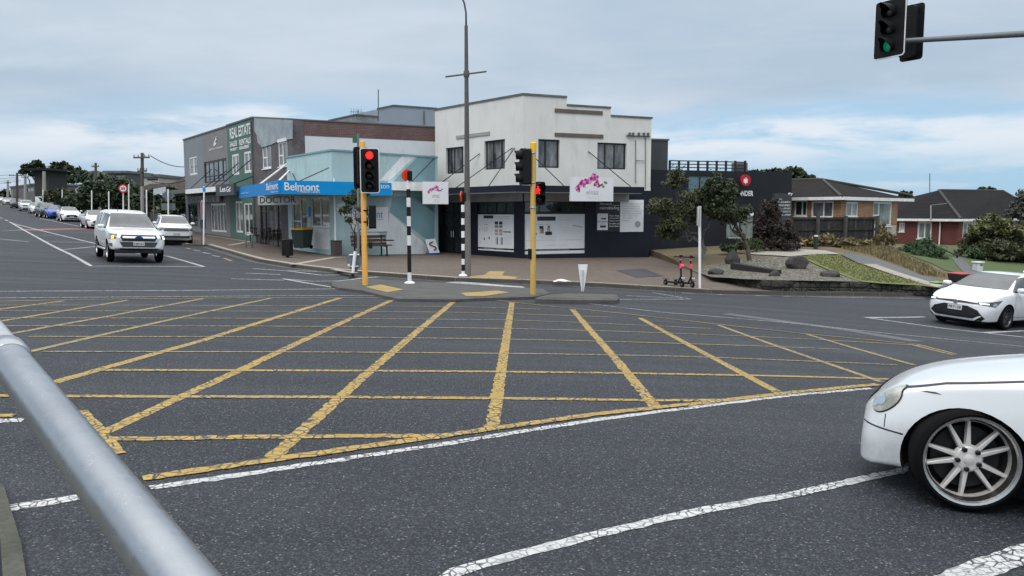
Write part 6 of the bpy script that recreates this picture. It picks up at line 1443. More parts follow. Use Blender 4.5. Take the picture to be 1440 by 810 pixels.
def car(kind, name, loc, rz, paint, label, group=None, detail=2, rimmat=None, front=None, plate=None, tilt=0, steer=0, wheelstyle='spokes', lvl=3, nsp=10):
    s = SPEC[kind]; W = s['W']; e = empty(name, loc, rz, label, 'car', group); 
    fw, rt = Vector((-math.sin(rz), math.cos(rz))), Vector((math.cos(rz), math.sin(rz))); c0 = Vector(loc[:2]); zq = lambda v: gz(v.x, v.y)
    ym = sum(s['ax'])/2; fp, rp = c0+fw*s['ax'][0], c0+fw*s['ax'][1]; lp_, rp_ = c0+fw*ym-rt*.75, c0+fw*ym+rt*.75
    F3 = Vector((*fw, (zq(fp)-zq(rp))/(s['ax'][0]-s['ax'][1]))).normalized(); R3 = Vector((*rt, (zq(rp_)-zq(lp_))/1.5)); R3 = (R3-F3*R3.dot(F3)).normalized(); U3 = R3.cross(F3)
    e.rotation_euler = Matrix((R3, F3, U3)).transposed().to_euler(); zc_ = (zq(fp)+zq(rp)+2*(zq(lp_)+zq(rp_))/2)/4; e.location = (loc[0], loc[1], zc_-F3.z*ym+.004)
    b, bv = make_body(s['st'], paint, [(y, s['R'], s['arch']) for y in s['ax']], W, parent=e, lvl=lvl)
    # wheels, then a black box added underneath to deepen the contact shade
    for i, y in enumerate(s['ax']):
        for sx in (-1, 1): wheel(e, sx*(W/2-.125), y, s['R'], s['rim'], .215, sx, wheelstyle, rimmat, steer if i == 0 else 0, nsp)
    L0, L1 = s['st'][0][0], s['st'][-1][0]; zb_ = s['st'][4][1]; m = MB(); m.box((0, (L0+L1)/2, zb_-.015), (W*.58, (L1-L0)*.86, .17)); m.build('underbody_shade_box', ARCHM, e, bevel=.03)
    st = .06 if detail > 1 else .14
    patch(bv, s['ws'], frame(0), 'windscreen', GLASSC, e, .011, st*.7)
    yr = -s['st'][0][0]; zc = s['cowl']; zt = max(q[9] for q in s['st'])
    patch(bv, [(-.52,zc+.12),(.52,zc+.12),(.46,zt-.12),(-.46,zt-.12)], frame(PI), 'rear_window', GLASSC, e, .011, st*.7)
    for sd in (1, -1):
        fr = frame(R(90)*sd)
        for p in s['sw']:
            q = [(-y*sd, z) for y, z in p]; patch(bv, q if sd < 0 else q, fr, 'side_window', GLASSC, e, .013, st*.6)
        if detail > 1:
            a, c, r = s['doors'][0]; zb = s['st'][4][1]+.12; zw = s['sw'][0][0][1]
            for y in (a, c, r): patch(bv, strip2([(-y*sd, zb), (-y*sd, zw-.02)], .010), fr, 'door_gap', SEAM, e, .002, .04)
            patch(bv, strip2([(-a*sd, zb), (-r*sd, zb)], .010), fr, 'door_gap', SEAM, e, .002, .04)
            for y in (c+.12, r+.12):
                m = MB(); h = bv.ray_cast(Vector((sd*3, y, zw-.12)), Vector((-sd,0,0)))[0]
                if h: m.box((h.x+sd*.022, y, zw-.12), (.022,.20,.03)); m.build('door_handle', paint, e, bevel=.008)
        # mirrors
        y0 = s['sw'][0][0][0]-.12; z0 = s['sw'][0][0][1]+.06; m = MB(); T = Matrix.Translation((sd*(W/2+.07), y0, z0)); h = bv.ray_cast(Vector((sd*3, y0, z0-.03)), Vector((-sd,0,0)))[0]
        m.lathe([(.02,-.12),(.075,-.09),(.088,0),(.075,.09),(.02,.12)], T @ Matrix.Rotation(R(90),4,'Y') @ Matrix.Scale(.8,4,(1,0,0)), 14); mi = m.build('mirror', paint, e, smooth=True)
        m = MB(); hx = abs(h.x) if h else W/2-.1; m.cyl((sd*(hx-.03), y0, z0-.05), (sd*(W/2+.03), y0, z0-.03), .028, n=8); m.build('mirror_stalk', TRIMB, mi)
    # tail lamps
    for sd in (1, -1): patch(bv, [(sd*.5,zc-.25),(sd*.72,zc-.25),(sd*.70,zc-.08),(sd*.5,zc-.08)] if sd > 0 else [(-.72,zc-.25),(-.5,zc-.25),(-.5,zc-.08),(-.70,zc-.08)], frame(PI), 'tail_light', flat('tail_lamp_red', (.25,.01,.012,1), .2), e, .005, .08)
    if front: front(e, bv, s, paint)
    if plate:
        x0, z0, txt = plate; h = bv.ray_cast(Vector((x0, 4, z0)), Vector((0,-1,0))); y = (h[0].y if h[0] else s['st'][-1][0])+.012
        T = Matrix.Translation((x0, y, z0)) @ Matrix.Rotation(PI, 4, 'Z'); m = MB(); m.plate(rrect(.36,.125,.012), T, .012); p_ = m.build('number_plate', PLATE, e)
        text_mesh('lettering', txt, T @ Matrix.Translation((-.155,-.002,-.038)), LETK, p_, None, w=.31, h=.078, extrude=.002, bold=.01)
    return e, bv
both = lambda p: [p, mirror(p)]
def front_hatch(e, bv, s, paint):
    f = frame(0)
    patch(bv, [(-.62,.22),(.62,.22),(.70,.30),(.55,.50),(.30,.585),(-.30,.585),(-.55,.50),(-.70,.30)], f, 'lower_grille', TRIMB, e, .006, .05)
    patch(bv, [(-.60,.645),(.60,.645),(.60,.675),(.12,.70),(-.12,.70),(-.60,.675)], f, 'upper_grille', TRIMB, e, .006, .05)
    patch(bv, [(-.50,.245),(.50,.245),(.64,.36),(.60,.37),(.47,.285),(-.47,.285),(-.60,.37),(-.64,.36)], f, 'bumper_lip', paint, e, .035, .05)
    m = MB(); m.plate(circle(.055, 18), Matrix.Translation((0, 2.235, .662)) @ Matrix.Rotation(PI,4,'Z'), .02); m.build('badge', CHROME, e)
    for sd in (1, -1):
        fr = frame(R(38)*sd, (0,0,0)); k = lambda p: [(x*sd, z) for x, z in p] if sd > 0 else [(x*sd, z) for x, z in p][::-1]
        patch(bv, k([(-.92,.645),(-.68,.625),(-.50,.60),(-.40,.69),(-.30,.78),(-.60,.73),(-.92,.70)]), fr, 'headlight', HLDARK, e, .007, .03)
        patch(bv, k([(-.88,.66),(-.66,.655),(-.66,.685),(-.88,.69)]), fr, 'running_light', DRL, e, .010, .03)
        patch(bv, k([(-.58,.63),(-.50,.62),(-.45,.69),(-.55,.70)]), fr, 'lamp_reflector', HLGLASS, e, .010, .03)
    m = MB(); m.box((.0,-1.35,1.45), (.05,.16,.05)); m.build('roof_fin', paint, e, bevel=.015)
def front_ute(e, bv, s, paint):
    f = frame(0)
    patch(bv, [(-.52,.78),(.52,.78),(.62,.88),(.57,1.025),(-.57,1.025),(-.62,.88)], f, 'grille', TRIMB, e, .012, .05)
    patch(bv, [(-.52,.875),(.52,.875),(.52,.935),(-.52,.935)], f, 'chrome_bar', CHROME, e, .035, .05); patch(bv, [(-.60,.99),(.60,.99),(.58,1.02),(-.58,1.02)], f, 'chrome_bar', CHROME, e, .02, .05)
    patch(bv, [(-.60,.80),(-.53,.80),(-.60,.90),(-.55,1.0),(-.62,1.0),(-.67,.90)], f, 'chrome_bar', CHROME, e, .02, .05); patch(bv, [(.53,.80),(.60,.80),(.67,.90),(.62,1.0),(.55,1.0),(.60,.90)], f, 'chrome_bar', CHROME, e, .02, .05)
    m = MB(); m.plate([(.13*math.cos(t*PI/12), .05*math.sin(t*PI/12)) for t in range(24)], Matrix.Translation((0, 2.735, .905)) @ Matrix.Rotation(PI,4,'Z'), .02); m.build('badge', flat('badge_blue', S(30,50,110), .3), e)
    patch(bv, [(-.52,.57),(.52,.57),(.62,.75),(-.62,.75)], f, 'lower_intake', flat('intake_grey', (.045,.046,.048,1), .5), e, .008, .05)
    patch(bv, [(-.62,.47),(.62,.47),(.62,.53),(-.62,.53)], f, 'skid_strip', flat('skid_black', (.02,.02,.02,1), .5), e, .02, .06)
    for sd in (1, -1):
        fr = frame(R(35)*sd); k = lambda p: [(x*sd, z) for x, z in p] if sd > 0 else [(x*sd, z) for x, z in p][::-1]
        patch(bv, k([(-.94,.86),(-.52,.82),(-.38,.90),(-.40,1.03),(-.92,1.02)]), fr, 'headlight', HLDARK, e, .010, .03)
        patch(bv, k([(-.86,.86),(-.74,.845),(-.72,.96),(-.86,.965)]), fr, 'headlight_bulb', LAMPON if sd < 0 else AMBER, e, .016, .03)
        patch(bv, k([(-.80,.60),(-.58,.60),(-.54,.68),(-.80,.70)]), fr, 'fog_light', flat('fog_lamp_dark', (.10,.11,.13,1), .2), e, .010, .04)
        m = MB(); m.cyl((sd*.90, 1.15, .42), (sd*.90, -1.0, .42), .045, n=10); m.build('side_step', STEELG, e, smooth=True)
    m = MB(); m.cyl((.38,.30,1.78), (.38,.22,1.98), .008, n=5); m.build('aerial', TRIMB, e)
    m = MB(); m.box((0, 2.52, .42), (1.5,.25,.14)); m.build('underguard', TRIMB, e, bevel=.03)
def front_suv(e, bv, s, paint):
    f = frame(0)
    patch(bv, [(-.60,.76),(.60,.76),(.74,.90),(.70,.94),(-.70,.94),(-.74,.90)], f, 'grille', TRIMB, e, .010, .05); patch(bv, [(-.56,.745),(.56,.745),(.56,.765),(-.56,.765)], f, 'chrome_bar', CHROME, e, .018, .05)
    patch(bv, [(-.62,.40),(.62,.40),(.70,.53),(-.70,.53)], f, 'lower_intake', TRIMB, e, .008, .05); patch(bv, [(-.5,.36),(.5,.36),(.55,.43),(-.55,.43)], f, 'skid_plate', ALLOY, e, .02, .06)
    for sd in (1, -1):
        fr = frame(R(38)*sd); k = lambda p: [(x*sd, z) for x, z in p] if sd > 0 else [(x*sd, z) for x, z in p][::-1]
        patch(bv, k([(-.82,.82),(-.42,.78),(-.30,.94),(-.80,.93)]), fr, 'headlight', HLDARK, e, .010, .03); patch(bv, k([(-.74,.46),(-.46,.44),(-.42,.56),(-.74,.55)]), fr, 'fog_light', TRIMB, e, .010, .04)
        m = MB(); m.tube([(sd*.62,.30,1.58),(sd*.62,.1,1.64),(sd*.63,-1.4,1.64),(sd*.63,-1.6,1.585)], .018, 6); m.build('roof_rail', ALLOY, e)
def front_low(e, bv, s, paint):
    f = frame(0); zz_ = s['st'][-3][6]
    patch(bv, [(-.42,zz_-.22),(.42,zz_-.22),(.50,zz_-.08),(.30,zz_+.02),(-.30,zz_+.02),(-.50,zz_-.08)], f, 'grille', TRIMB, e, .008, .07); patch(bv, [(-.62,.26),(.62,.26),(.60,.36),(-.60,.36)], f, 'lower_intake', TRIMB, e, .008, .07)
    for sd in (1, -1):
        fr = frame(R(36)*sd); k = lambda p: [(x*sd, z) for x, z in p] if sd > 0 else [(x*sd, z) for x, z in p][::-1]
        patch(bv, k([(-.72,zz_-.03),(-.36,zz_-.02),(-.20,zz_+.12),(-.66,zz_+.06)]), fr, 'headlight', HLDARK, e, .008, .04)

# white hatchback waiting in the right turn bay
cz = G(1409, 462); hx, hy = -.80, -.60
c_ = G(1409, 463.5); hd = Vector((-.84, -.54)); hd.normalize(); rgt = Vector((hd.y, -hd.x))           # left front wheel stands at the pixel
ctr = Vector((c_.x, c_.y)) - hd*1.27 + rgt*(-1)*(-.77)
# left side of the car is towards the camera's right: centre lies to the car's right of that wheel
zz_ = (gz(ctr.x, ctr.y)+gz(c_.x, c_.y))/2
e, bv = car('hatch', 'parked_car', (ctr.x, ctr.y, zz_), heading(*hd), PW_, 'white hatchback with black grille waiting in the right hand turn bay', None, 2, ALLOYD, front_hatch, (0, .515, 'PRY158'), tilt=R(-1.0))
e.name = 'white_hatchback'
# white utility with canopy
uc = G(193, 369.5); hd = Vector((.56,-.828)); hd.normalize(); ctr = Vector((uc.x, uc.y))-hd*2.3
car('ute', 'utility_vehicle', (ctr.x, ctr.y, gz(ctr.x, ctr.y)+.01), heading(*hd), PW_, 'white double cab utility with canopy and glowing headlight', None, 2, ALLOY, front_ute, (0, .69, 'KMX63'), nsp=6)
# parked row up the left road
HK = -KD; rzk = heading(*HK)
def rowcar(kind, px, d, paint, label, fr, plate=None, name='parked_car', lat=0, lvl=2, turn=0):
    x = (px-720)/F*d; p = Vector((x, d)); car(kind, name, (p.x, p.y, gz(p.x, p.y)), rzk+turn, paint, label, 'cars parked along the left kerb', 1, None, fr, plate, lvl=lvl, nsp=7)
rowcar('suv', 243, 43.6, PW_, 'white compact sport wagon parked at the kerb beside the white utility', front_suv, (0,.62,'NQT402'), 'sport_wagon', lvl=3, turn=R(-7))
rowcar('sedan', 136.5, 60.5, PPALE, 'low pearl white sedan directly behind the white utility', front_low, None)
rowcar('sedan', 99.5, 74.5, PW_, 'white sedan with dark grille beside the blue hatchback', front_low, (0,.47,'LHW71'))
rowcar('hatch', 80, 82.5, PBLU, 'bright blue hatchback in the row on the left', front_low, None)
rowcar('suv', 68.5, 86, PDRK, 'dark grey wagon nearly hidden beside the blue hatchback', front_suv, None, turn=R(4))
rowcar('hatch', 55, 101, PPALE, 'pale silver white hatchback behind the blue and dark cars', front_low, None)
rowcar('suv', 40.5, 112, PW_, 'white sport wagon with dark glass ahead of the dark vehicle', front_suv, None)
rowcar('suv', 27.5, 128, PDRK, 'dark vehicle near the foot of the far power poles', front_suv, None)
rowcar('sedan', 15.5, 146, PSIL, 'silver car second from the far end of the left row', front_low, None)
rowcar('sedan', 4.5, 162, PPALE, 'farthest pale car at the left edge of the picture', front_low, None)

# the near white sedan turning on the right
NEARP = mat_carpaint('near_white_paint', (.66,.69,.72,1), .2)
wp = Vector((2.845, 4.715)); a_ = R(35); hd = Vector((-math.cos(a_), math.sin(a_))); rgt = Vector((hd.y, -hd.x)); ctr = wp-hd*1.50+rgt*.775
def front_near(e, bv, s, paint):
    fr = frame(R(-46)); ov = lambda cx, cz_, a, b, t: [(cx+a*math.cos(q)*math.cos(t)-b*math.sin(q)*math.sin(t), cz_+a*math.cos(q)*math.sin(t)+b*math.sin(q)*math.cos(t)) for q in [2*PI*i/30 for i in range(30)]]
    for sd in (-1, 1):
        f2 = frame(R(46)*sd); cx = -sd*.60
        cx = -sd*.92
        patch(bv, ov(cx, .655, .118, .083, sd*R(42)), f2, 'headlight_surround', SEAM, e, .003, .02)
        hl = patch(bv, ov(cx, .655, .111, .076, sd*R(42)), f2, 'headlight', HLN, e, .010, .02)
        patch(bv, ov(cx-sd*.03, .640, .040, .034, 0), f2, 'lamp_reflector', CHROME, hl, .013, .015); patch(bv, ov(cx-sd*.065, .605, .030, .018, sd*R(33)), f2, 'lamp_reflector', CHROME, hl, .013, .015)
    for sd in (-1, 1):
        fs = frame(R(90)*sd); k = lambda l: [(-y*sd, z) for y, z in l]
        patch(bv, strip2(k([(2.2,.475),(1.86,.455)]), .010), fs, 'bumper_gap', SEAM, e, .002, .03); patch(bv, strip2(k([(1.98,.475),(1.98,.56)]), .006), fs, 'panel_seam', SEAM, e, .002, .03)
        patch(bv, strip2(k([(1.92,.735),(1.65,.815),(1.25,.895),(.85,.955)]), .009), fs, 'bonnet_gap', SEAM, e, .002, .03)
    fs = frame(R(-90)); patch(bv, [(y, z) for y, z in ((1.66,.752),(1.70,.760),(1.75,.757),(1.785,.748),(1.755,.750),(1.71,.750))], fs, 'paint_chip', flat('bare_scratch', (.04,.035,.03,1), .7), e, .003, .01)
    f = frame(0)
    patch(bv, [(-.45,.55),(.45,.55),(.40,.65),(-.40,.65)], f, 'grille', TRIMB, e, .008, .05); patch(bv, [(-.5,.26),(.5,.26),(.45,.38),(-.45,.38)], f, 'lower_intake', TRIMB, e, .008, .05)
HLN = flat('aged_headlamp_lens', (.36,.36,.31,1), .10, .2, var=.5, scale=9, coat=1)
e, bv = car('sedan', 'white_sedan', (ctr.x, ctr.y, gz(wp.x, wp.y)+.0), heading(*hd), NEARP, 'white sedan cut by the right edge with chipped paint and ten spoke alloy wheel', None, 2, CHAMP, front_near, None, steer=R(22), wheelstyle='deep', lvl=4)

for c in e.children:
    if not c.name.startswith('wheel'): c.location.z -= .05      # lowered springs
# ------------------------------------------------------------------ the land on the right
wall_px = [(985,386.5),(1000,391),(1020,396),(1045,402),(1070,407),(1095,409.5),(1140,409.6),(1180,409.5),(1240,410.5),(1312,412.5)]
wall_pts = [GF(x, y) for x, y in wall_px]
top_px = [384,386,389,391,392,393,394,394.5,397.5,403]
lp = []
for p, (x, _), t in zip(wall_pts, wall_px, top_px): q = P(x, t, p.y+.22); lp.append((q.x, q.y, q.z-.03))
for x, y, d in ((1000,374,33),(1040,363,35),(1062,353,38.5),(1140,353,38),(1100,373,32.5),(1170,376,32),(1182,357,38),(1165,346,41.2),(1230,346,43.2),(1262,351,45),(1250,374,34.5),(1330,388,32.5),
                (1400,381,38),(1440,373,42),(1300,352,51),(1440,346,55),(1352,346,56.5),(1290,354,49),(940,353,40.5),(1480,330,72),(1300,336,78),(1440,404,29.5),(1520,410,29),(1120,345,52),(1000,345,50)):
    q = P(x, y, d); lp.append((q.x, q.y, q.z))
land_tps = TPS(lp, 2e-3)
lz = lambda x, y: land_tps(x, y)
def GL(px, py, h=0.0): return hit(px, py, lz, h)
LAWN = mat_two('lawn', (.105,.135,.032,1), (.155,.145,.052,1), (.08,.11,.03,1), .5, 30, .95, .6, .03)
LAWN2 = mat_two('green_lawn', (.050,.085,.022,1), (.065,.095,.028,1), (.038,.062,.018,1), .5, 14, .95, .6, .03)
DRYB = mat_two('dry_bank', (.13,.105,.055,1), (.085,.068,.04,1), (.17,.145,.085,1), .8, 12, .95, .8, .05)
t = NT('garden_gravel'); v = t.tc(); vc = t.new('ShaderNodeTexVoronoi'); t.link(v, vc.inputs[0]); vc.inputs['Scale'].default_value = 13; sc_ = t.new('ShaderNodeSeparateColor'); t.link(vc.outputs['Color'], sc_.inputs[0])
c = t.ramp(sc_.outputs[0], [(.0, (.10,.092,.07,1)), (.6, (.21,.20,.165,1)), (1, (.42,.41,.37,1))]); c = t.mix(t.rng(vc.outputs['Distance'], .3, .65, 0, .9), c, (.03,.028,.022,1)); c = t.mix(t.rng(t.noise(v, .8, 5, .6), .45, .7, 0, .6), c, (.10,.095,.06,1))
t.set(Base_Color=c, Roughness=.95); t.bump(t.math('MULTIPLY', vc.outputs['Distance'], -1), 1.0, .04); GRAV = t.m
DRIVE = mat_two('driveway_seal', (.055,.056,.06,1), (.075,.076,.08,1), (.10,.10,.10,1), .6, 25, .55, .3, .004)
wl2 = [(p.x, p.y+.1) for p in wall_pts]
farX = [(26, 30), (46, 34), (70, 60), (60, 110), (12, 110), (8.2, 60), (7.6, 44)]
sheet('garden_bank', wl2 + farX, lz, 1.2, DRYB, skirt=.6)
def lpatch(name, px, mat, h, step=.7): return patch_px(name, px, mat, h, lz, step)
lpatch('gravel_bed', [(1000,389.5),(1022,390.5),(1045,392.3),(1092,394.2),(1150,395),(1212,396.2),(1190,389),(1160,379),(1136,368),(1118,362),(1090,361),(1050,364),(1020,368),(992,374),(986,384)], GRAV, .03)
lpatch('lawn', [(1214,396.3),(1240,398.5),(1296,401.5),(1318,404.5),(1290,397),(1240,382),(1205,370),(1180,361.5),(1162,357.5),(1140,358.3),(1128,361),(1140,368),(1162,378),(1192,389)], LAWN, .035)
lpatch('concrete_pad', [(1040,355.5),(1062,352.5),(1130,350.5),(1160,352),(1181,357),(1140,358),(1110,360.5),(1060,357.5)], CONCL, .04)
lpatch('driveway', [(1182,357.5),(1196,356.5),(1226,361.5),(1262,374),(1300,388.5),(1338,399),(1322,405),(1292,397),(1244,382),(1208,370)], DRIVE, .045)
lpatch('driveway_strip', [(1214,371),(1232,371.5),(1262,382),(1300,394),(1326,401),(1318,404),(1288,396),(1250,384)], CONCL, .05)
lpatch('front_lawn', [(1252,350),(1290,347),(1340,346),(1440,347),(1500,350),(1500,392),(1440,394),(1370,388),(1330,380),(1310,370),(1270,356)], LAWN2, .03)
lpatch('garden_path', [(1338,362),(1352,362),(1376,384),(1360,388)], DRIVE, .05)
# stone retaining wall
t = NT('dark_stone'); v = t.tc(); e1 = t.voro(v, 3.2, 'DISTANCE_TO_EDGE'); vc = t.new('ShaderNodeTexVoronoi'); t.link(v, vc.inputs[0]); vc.inputs['Scale'].default_value = 3.2
sc_ = t.new('ShaderNodeSeparateColor'); t.link(vc.outputs['Color'], sc_.inputs[0]); n_ = t.noise(v, 16, 6, .7)
c = t.ramp(sc_.outputs[0], [(.1, (.022,.022,.020,1)), (.9, (.060,.057,.048,1))]); c = t.mix(t.rng(n_, .5, .75, 0, .5), c, (.085,.085,.07,1)); c = t.mix(t.rng(e1, 0, .07, .9, 0), c, (.012,.012,.011,1))
t.set(Base_Color=c, Roughness=.9); t.bump(t.math('ADD', t.rng(e1, 0, .14), t.math('MULTIPLY', n_, .4)), .9, .06); STONE = t.m
m = MB(); rr = random.Random(8)
for i in range(len(wall_pts)-1):
    a, b = wall_pts[i], wall_pts[i+1]; za, zb_ = lz(a.x, a.y+.25)+.02, lz(b.x, b.y+.25)+.02; L = (b-a).length; k = max(1, int(L/.38)); dn = Vector((-(b-a).y, (b-a).x, 0)).normalized()
    if dn.y < 0: dn = -dn
    for j in range(k):
        for lay in range(2):
            u0, u1 = (j+.02)/k, (j+.98)/k; p, q = a+(b-a)*u0, a+(b-a)*u1; o0 = rr.uniform(-.03, .03); zl = lambda s_, lay_: (a.z-.1)+(b.z-a.z)*s_ + ((za+(zb_-za)*s_)-((a.z-.1)+(b.z-a.z)*s_))*lay_/2
            w_ = .32; q4 = [p-dn*(.0+o0), q-dn*(.0+o0), q+dn*w_, p+dn*w_]
            zt0, zt1 = zl(u0, lay+1)-.006+rr.uniform(-.02,.02)*(lay == 1), zl(u1, lay+1)-.006+rr.uniform(-.02,.02)*(lay == 1)
            m.hexa([Vector((*x.xy, zl(u, lay))) for x, u in zip(q4, (u0,u1,u1,u0))]+[Vector((*x.xy, z)) for x, z in zip(q4, (zt0,zt1,zt1,zt0))])
o = m.build('stone_wall', STONE, None, bevel=.035); tag(o, 'low dark stone retaining wall curving along the gravel garden bed', 'wall')
# boulders and the timber sleeper
def boulder(px, py, wpx, hpx, d, label, seed, point=0):
    b_ = P(px, py, d); s = wpx/1080*d/2; h = hpx/1080*d; bm = bmesh.new(); bmesh.ops.create_icosphere(bm, subdivisions=3, radius=1); r_ = random.Random(seed)
    pl_ = [(Vector((r_.gauss(0,1), r_.gauss(0,1), r_.gauss(0,1)*.7)).normalized(), r_.uniform(.62, .92)) for _ in range(11)]
    for v in bm.verts:
        for n_, k in pl_:
            dd = v.co.dot(n_)
            if dd > k: v.co -= n_*(dd-k)*.9
        if point: tz = max(0, v.co.z); v.co.x *= 1-point*tz; v.co.y *= 1-point*tz
        v.co = Vector((v.co.x*s*1.1, v.co.y*s*.9, (v.co.z*.62+.40)*h)); v.co += Vector((r_.uniform(-1,1), r_.uniform(-1,1), r_.uniform(-1,1)))*s*.025
    me = bpy.data.meshes.new('boulder'); bm.to_mesh(me); bm.free(); me.materials.append(ROCK); o = bpy.data.objects.new('boulder', me); COL.objects.link(o); o.location = b_; tag(o, label, 'rock', 'boulders in the gravel bed')
ROCK = mat_two('basalt_rock', (.022,.021,.022,1), (.045,.041,.040,1), (.085,.08,.076,1), 2.4, 22, .85, .7, .02)
boulder(1030, 373, 20, 22, 33.2, 'tall pointed dark boulder by the thin tree', 1, .55); boulder(1007, 388.5, 24, 11, 29.6, 'low flat dark boulder nearest the white sign post', 2); boulder(1121, 379, 30, 20, 31.3, 'big rounded boulder at the edge of the lawn', 3)
boulder(1088, 393.5, 17, 13, 28.3, 'small mossy boulder right behind the stone wall', 4); boulder(1168, 394, 30, 15, 28.6, 'wide angular boulder at the right end of the gravel', 5); boulder(1189, 395, 17, 6, 28.6, 'smallest flat stone right of the wide angular boulder', 6)
m = MB(); a, b = P(1031, 374, 31.5), P(1095, 385, 29.3); dr = (b-a).normalized(); sd = Vector((-dr.y, dr.x, 0)).normalized()*.16
m.hexa([a-sd-Vector((0,0,.2)), b-sd-Vector((0,0,.2)), b+sd-Vector((0,0,.2)), a+sd-Vector((0,0,.2)), a-sd+Vector((0,0,.14)), b-sd+Vector((0,0,.14)), b+sd+Vector((0,0,.14)), a+sd+Vector((0,0,.14))])
o = m.build('timber_sleeper', flat('tarred_timber', (.014,.013,.013,1), .8, var=.3, scale=6, bump=.4, bscale=20), None, bevel=.02); tag(o, 'black timber sleeper lying across the gravel bed', 'timber')

# ------------------------------------------------------------------ foliage
def leaf_quads(mb, c, r, n, size, rnd, shell=.45, flatten=0.0, asp=.55, under=.25):
    c = np.array(c); r = np.array(r); d = rnd.normal(size=(n, 3)); d /= np.linalg.norm(d, axis=1)[:, None]
    rad = (shell+(1-shell)*rnd.random(n)**.6); 
    low = d[:, 2] < -under; d[low, 2] *= .35
    p = c+d*r*rad[:, None]; a = rnd.normal(size=(n, 3)); a[:, 2] *= 1-flatten; a /= np.linalg.norm(a, axis=1)[:, None]
    b = np.cross(a, d+rnd.normal(size=(n, 3))*.7); b /= np.maximum(1e-6, np.linalg.norm(b, axis=1))[:, None]
    s = size*(.6+.8*rnd.random(n))[:, None]; a = a*s; b = b*s*asp
    base = len(mb.v); q = np.stack([p-a, p+b*.9-a*.1, p+a, p-b*.9-a*.1], 1).reshape(-1, 3)
    mb.v += list(map(tuple, q)); mb.f += [(base+4*i, base+4*i+1, base+4*i+2, base+4*i+3) for i in range(n)]; mb.m += [mb.mi]*n
def limb(mb, p0, p1, r0, r1, rnd, wob=.12, n=6):
    p0, p1 = Vector(p0), Vector(p1); L = (p1-p0).length; pts = [p0]
    for i in range(1, n): pts.append(p0+(p1-p0)*(i/n)+Vector(rnd.normal(size=3))*L*wob*.35)
    pts.append(p1); mb.tube(pts, [r0+(r1-r0)*i/n for i in range(n+1)], 7); return pts
BARK = mat_two('bark', (.055,.045,.036,1), (.09,.078,.064,1), (.035,.03,.025,1), 3, 25, .9, .6, .02)
BARKG = mat_two('pale_bark', (.12,.115,.10,1), (.17,.165,.145,1), (.06,.06,.05,1), 3, 25, .9, .5, .02)
LF_DK = mat_leaf('dark_leaves', (0.016,0.030,0.016,1), (0.032,0.054,0.027,1), (0.061,0.088,0.043,1)); LF_MD = mat_leaf('mid_leaves', (0.027,0.047,0.018,1), (0.057,0.084,0.032,1), (0.115,0.142,0.061,1))
LF_MD2 = mat_leaf('loose_green_leaves', (.022,.036,.016,1), (.042,.064,.026,1), (.08,.105,.05,1)); LF_OL = mat_leaf('olive_leaves', (0.035,0.046,0.022,1), (0.068,0.078,0.038,1), (0.115,0.119,0.059,1)); LF_PU = mat_leaf('purple_brown_leaves', (.022,.017,.016,1), (.044,.034,.030,1), (.085,.068,.058,1))
LF_YG = mat_leaf('yellow_green_leaves', (0.060,0.072,0.022,1), (0.120,0.132,0.042,1), (0.240,0.228,0.108,1)); LF_GY = mat_leaf('grey_green_leaves', (.03,.035,.028,1), (.06,.066,.052,1), (.11,.115,.09,1))
LF_DRY = mat_leaf('dry_grass_blades', (.11,.095,.04,1), (.19,.155,.075,1), (.30,.25,.14,1)); LF_AG = mat_leaf('agapanthus_leaves', (0.022,0.055,0.024,1), (0.044,0.094,0.042,1), (0.094,0.154,0.077,1))
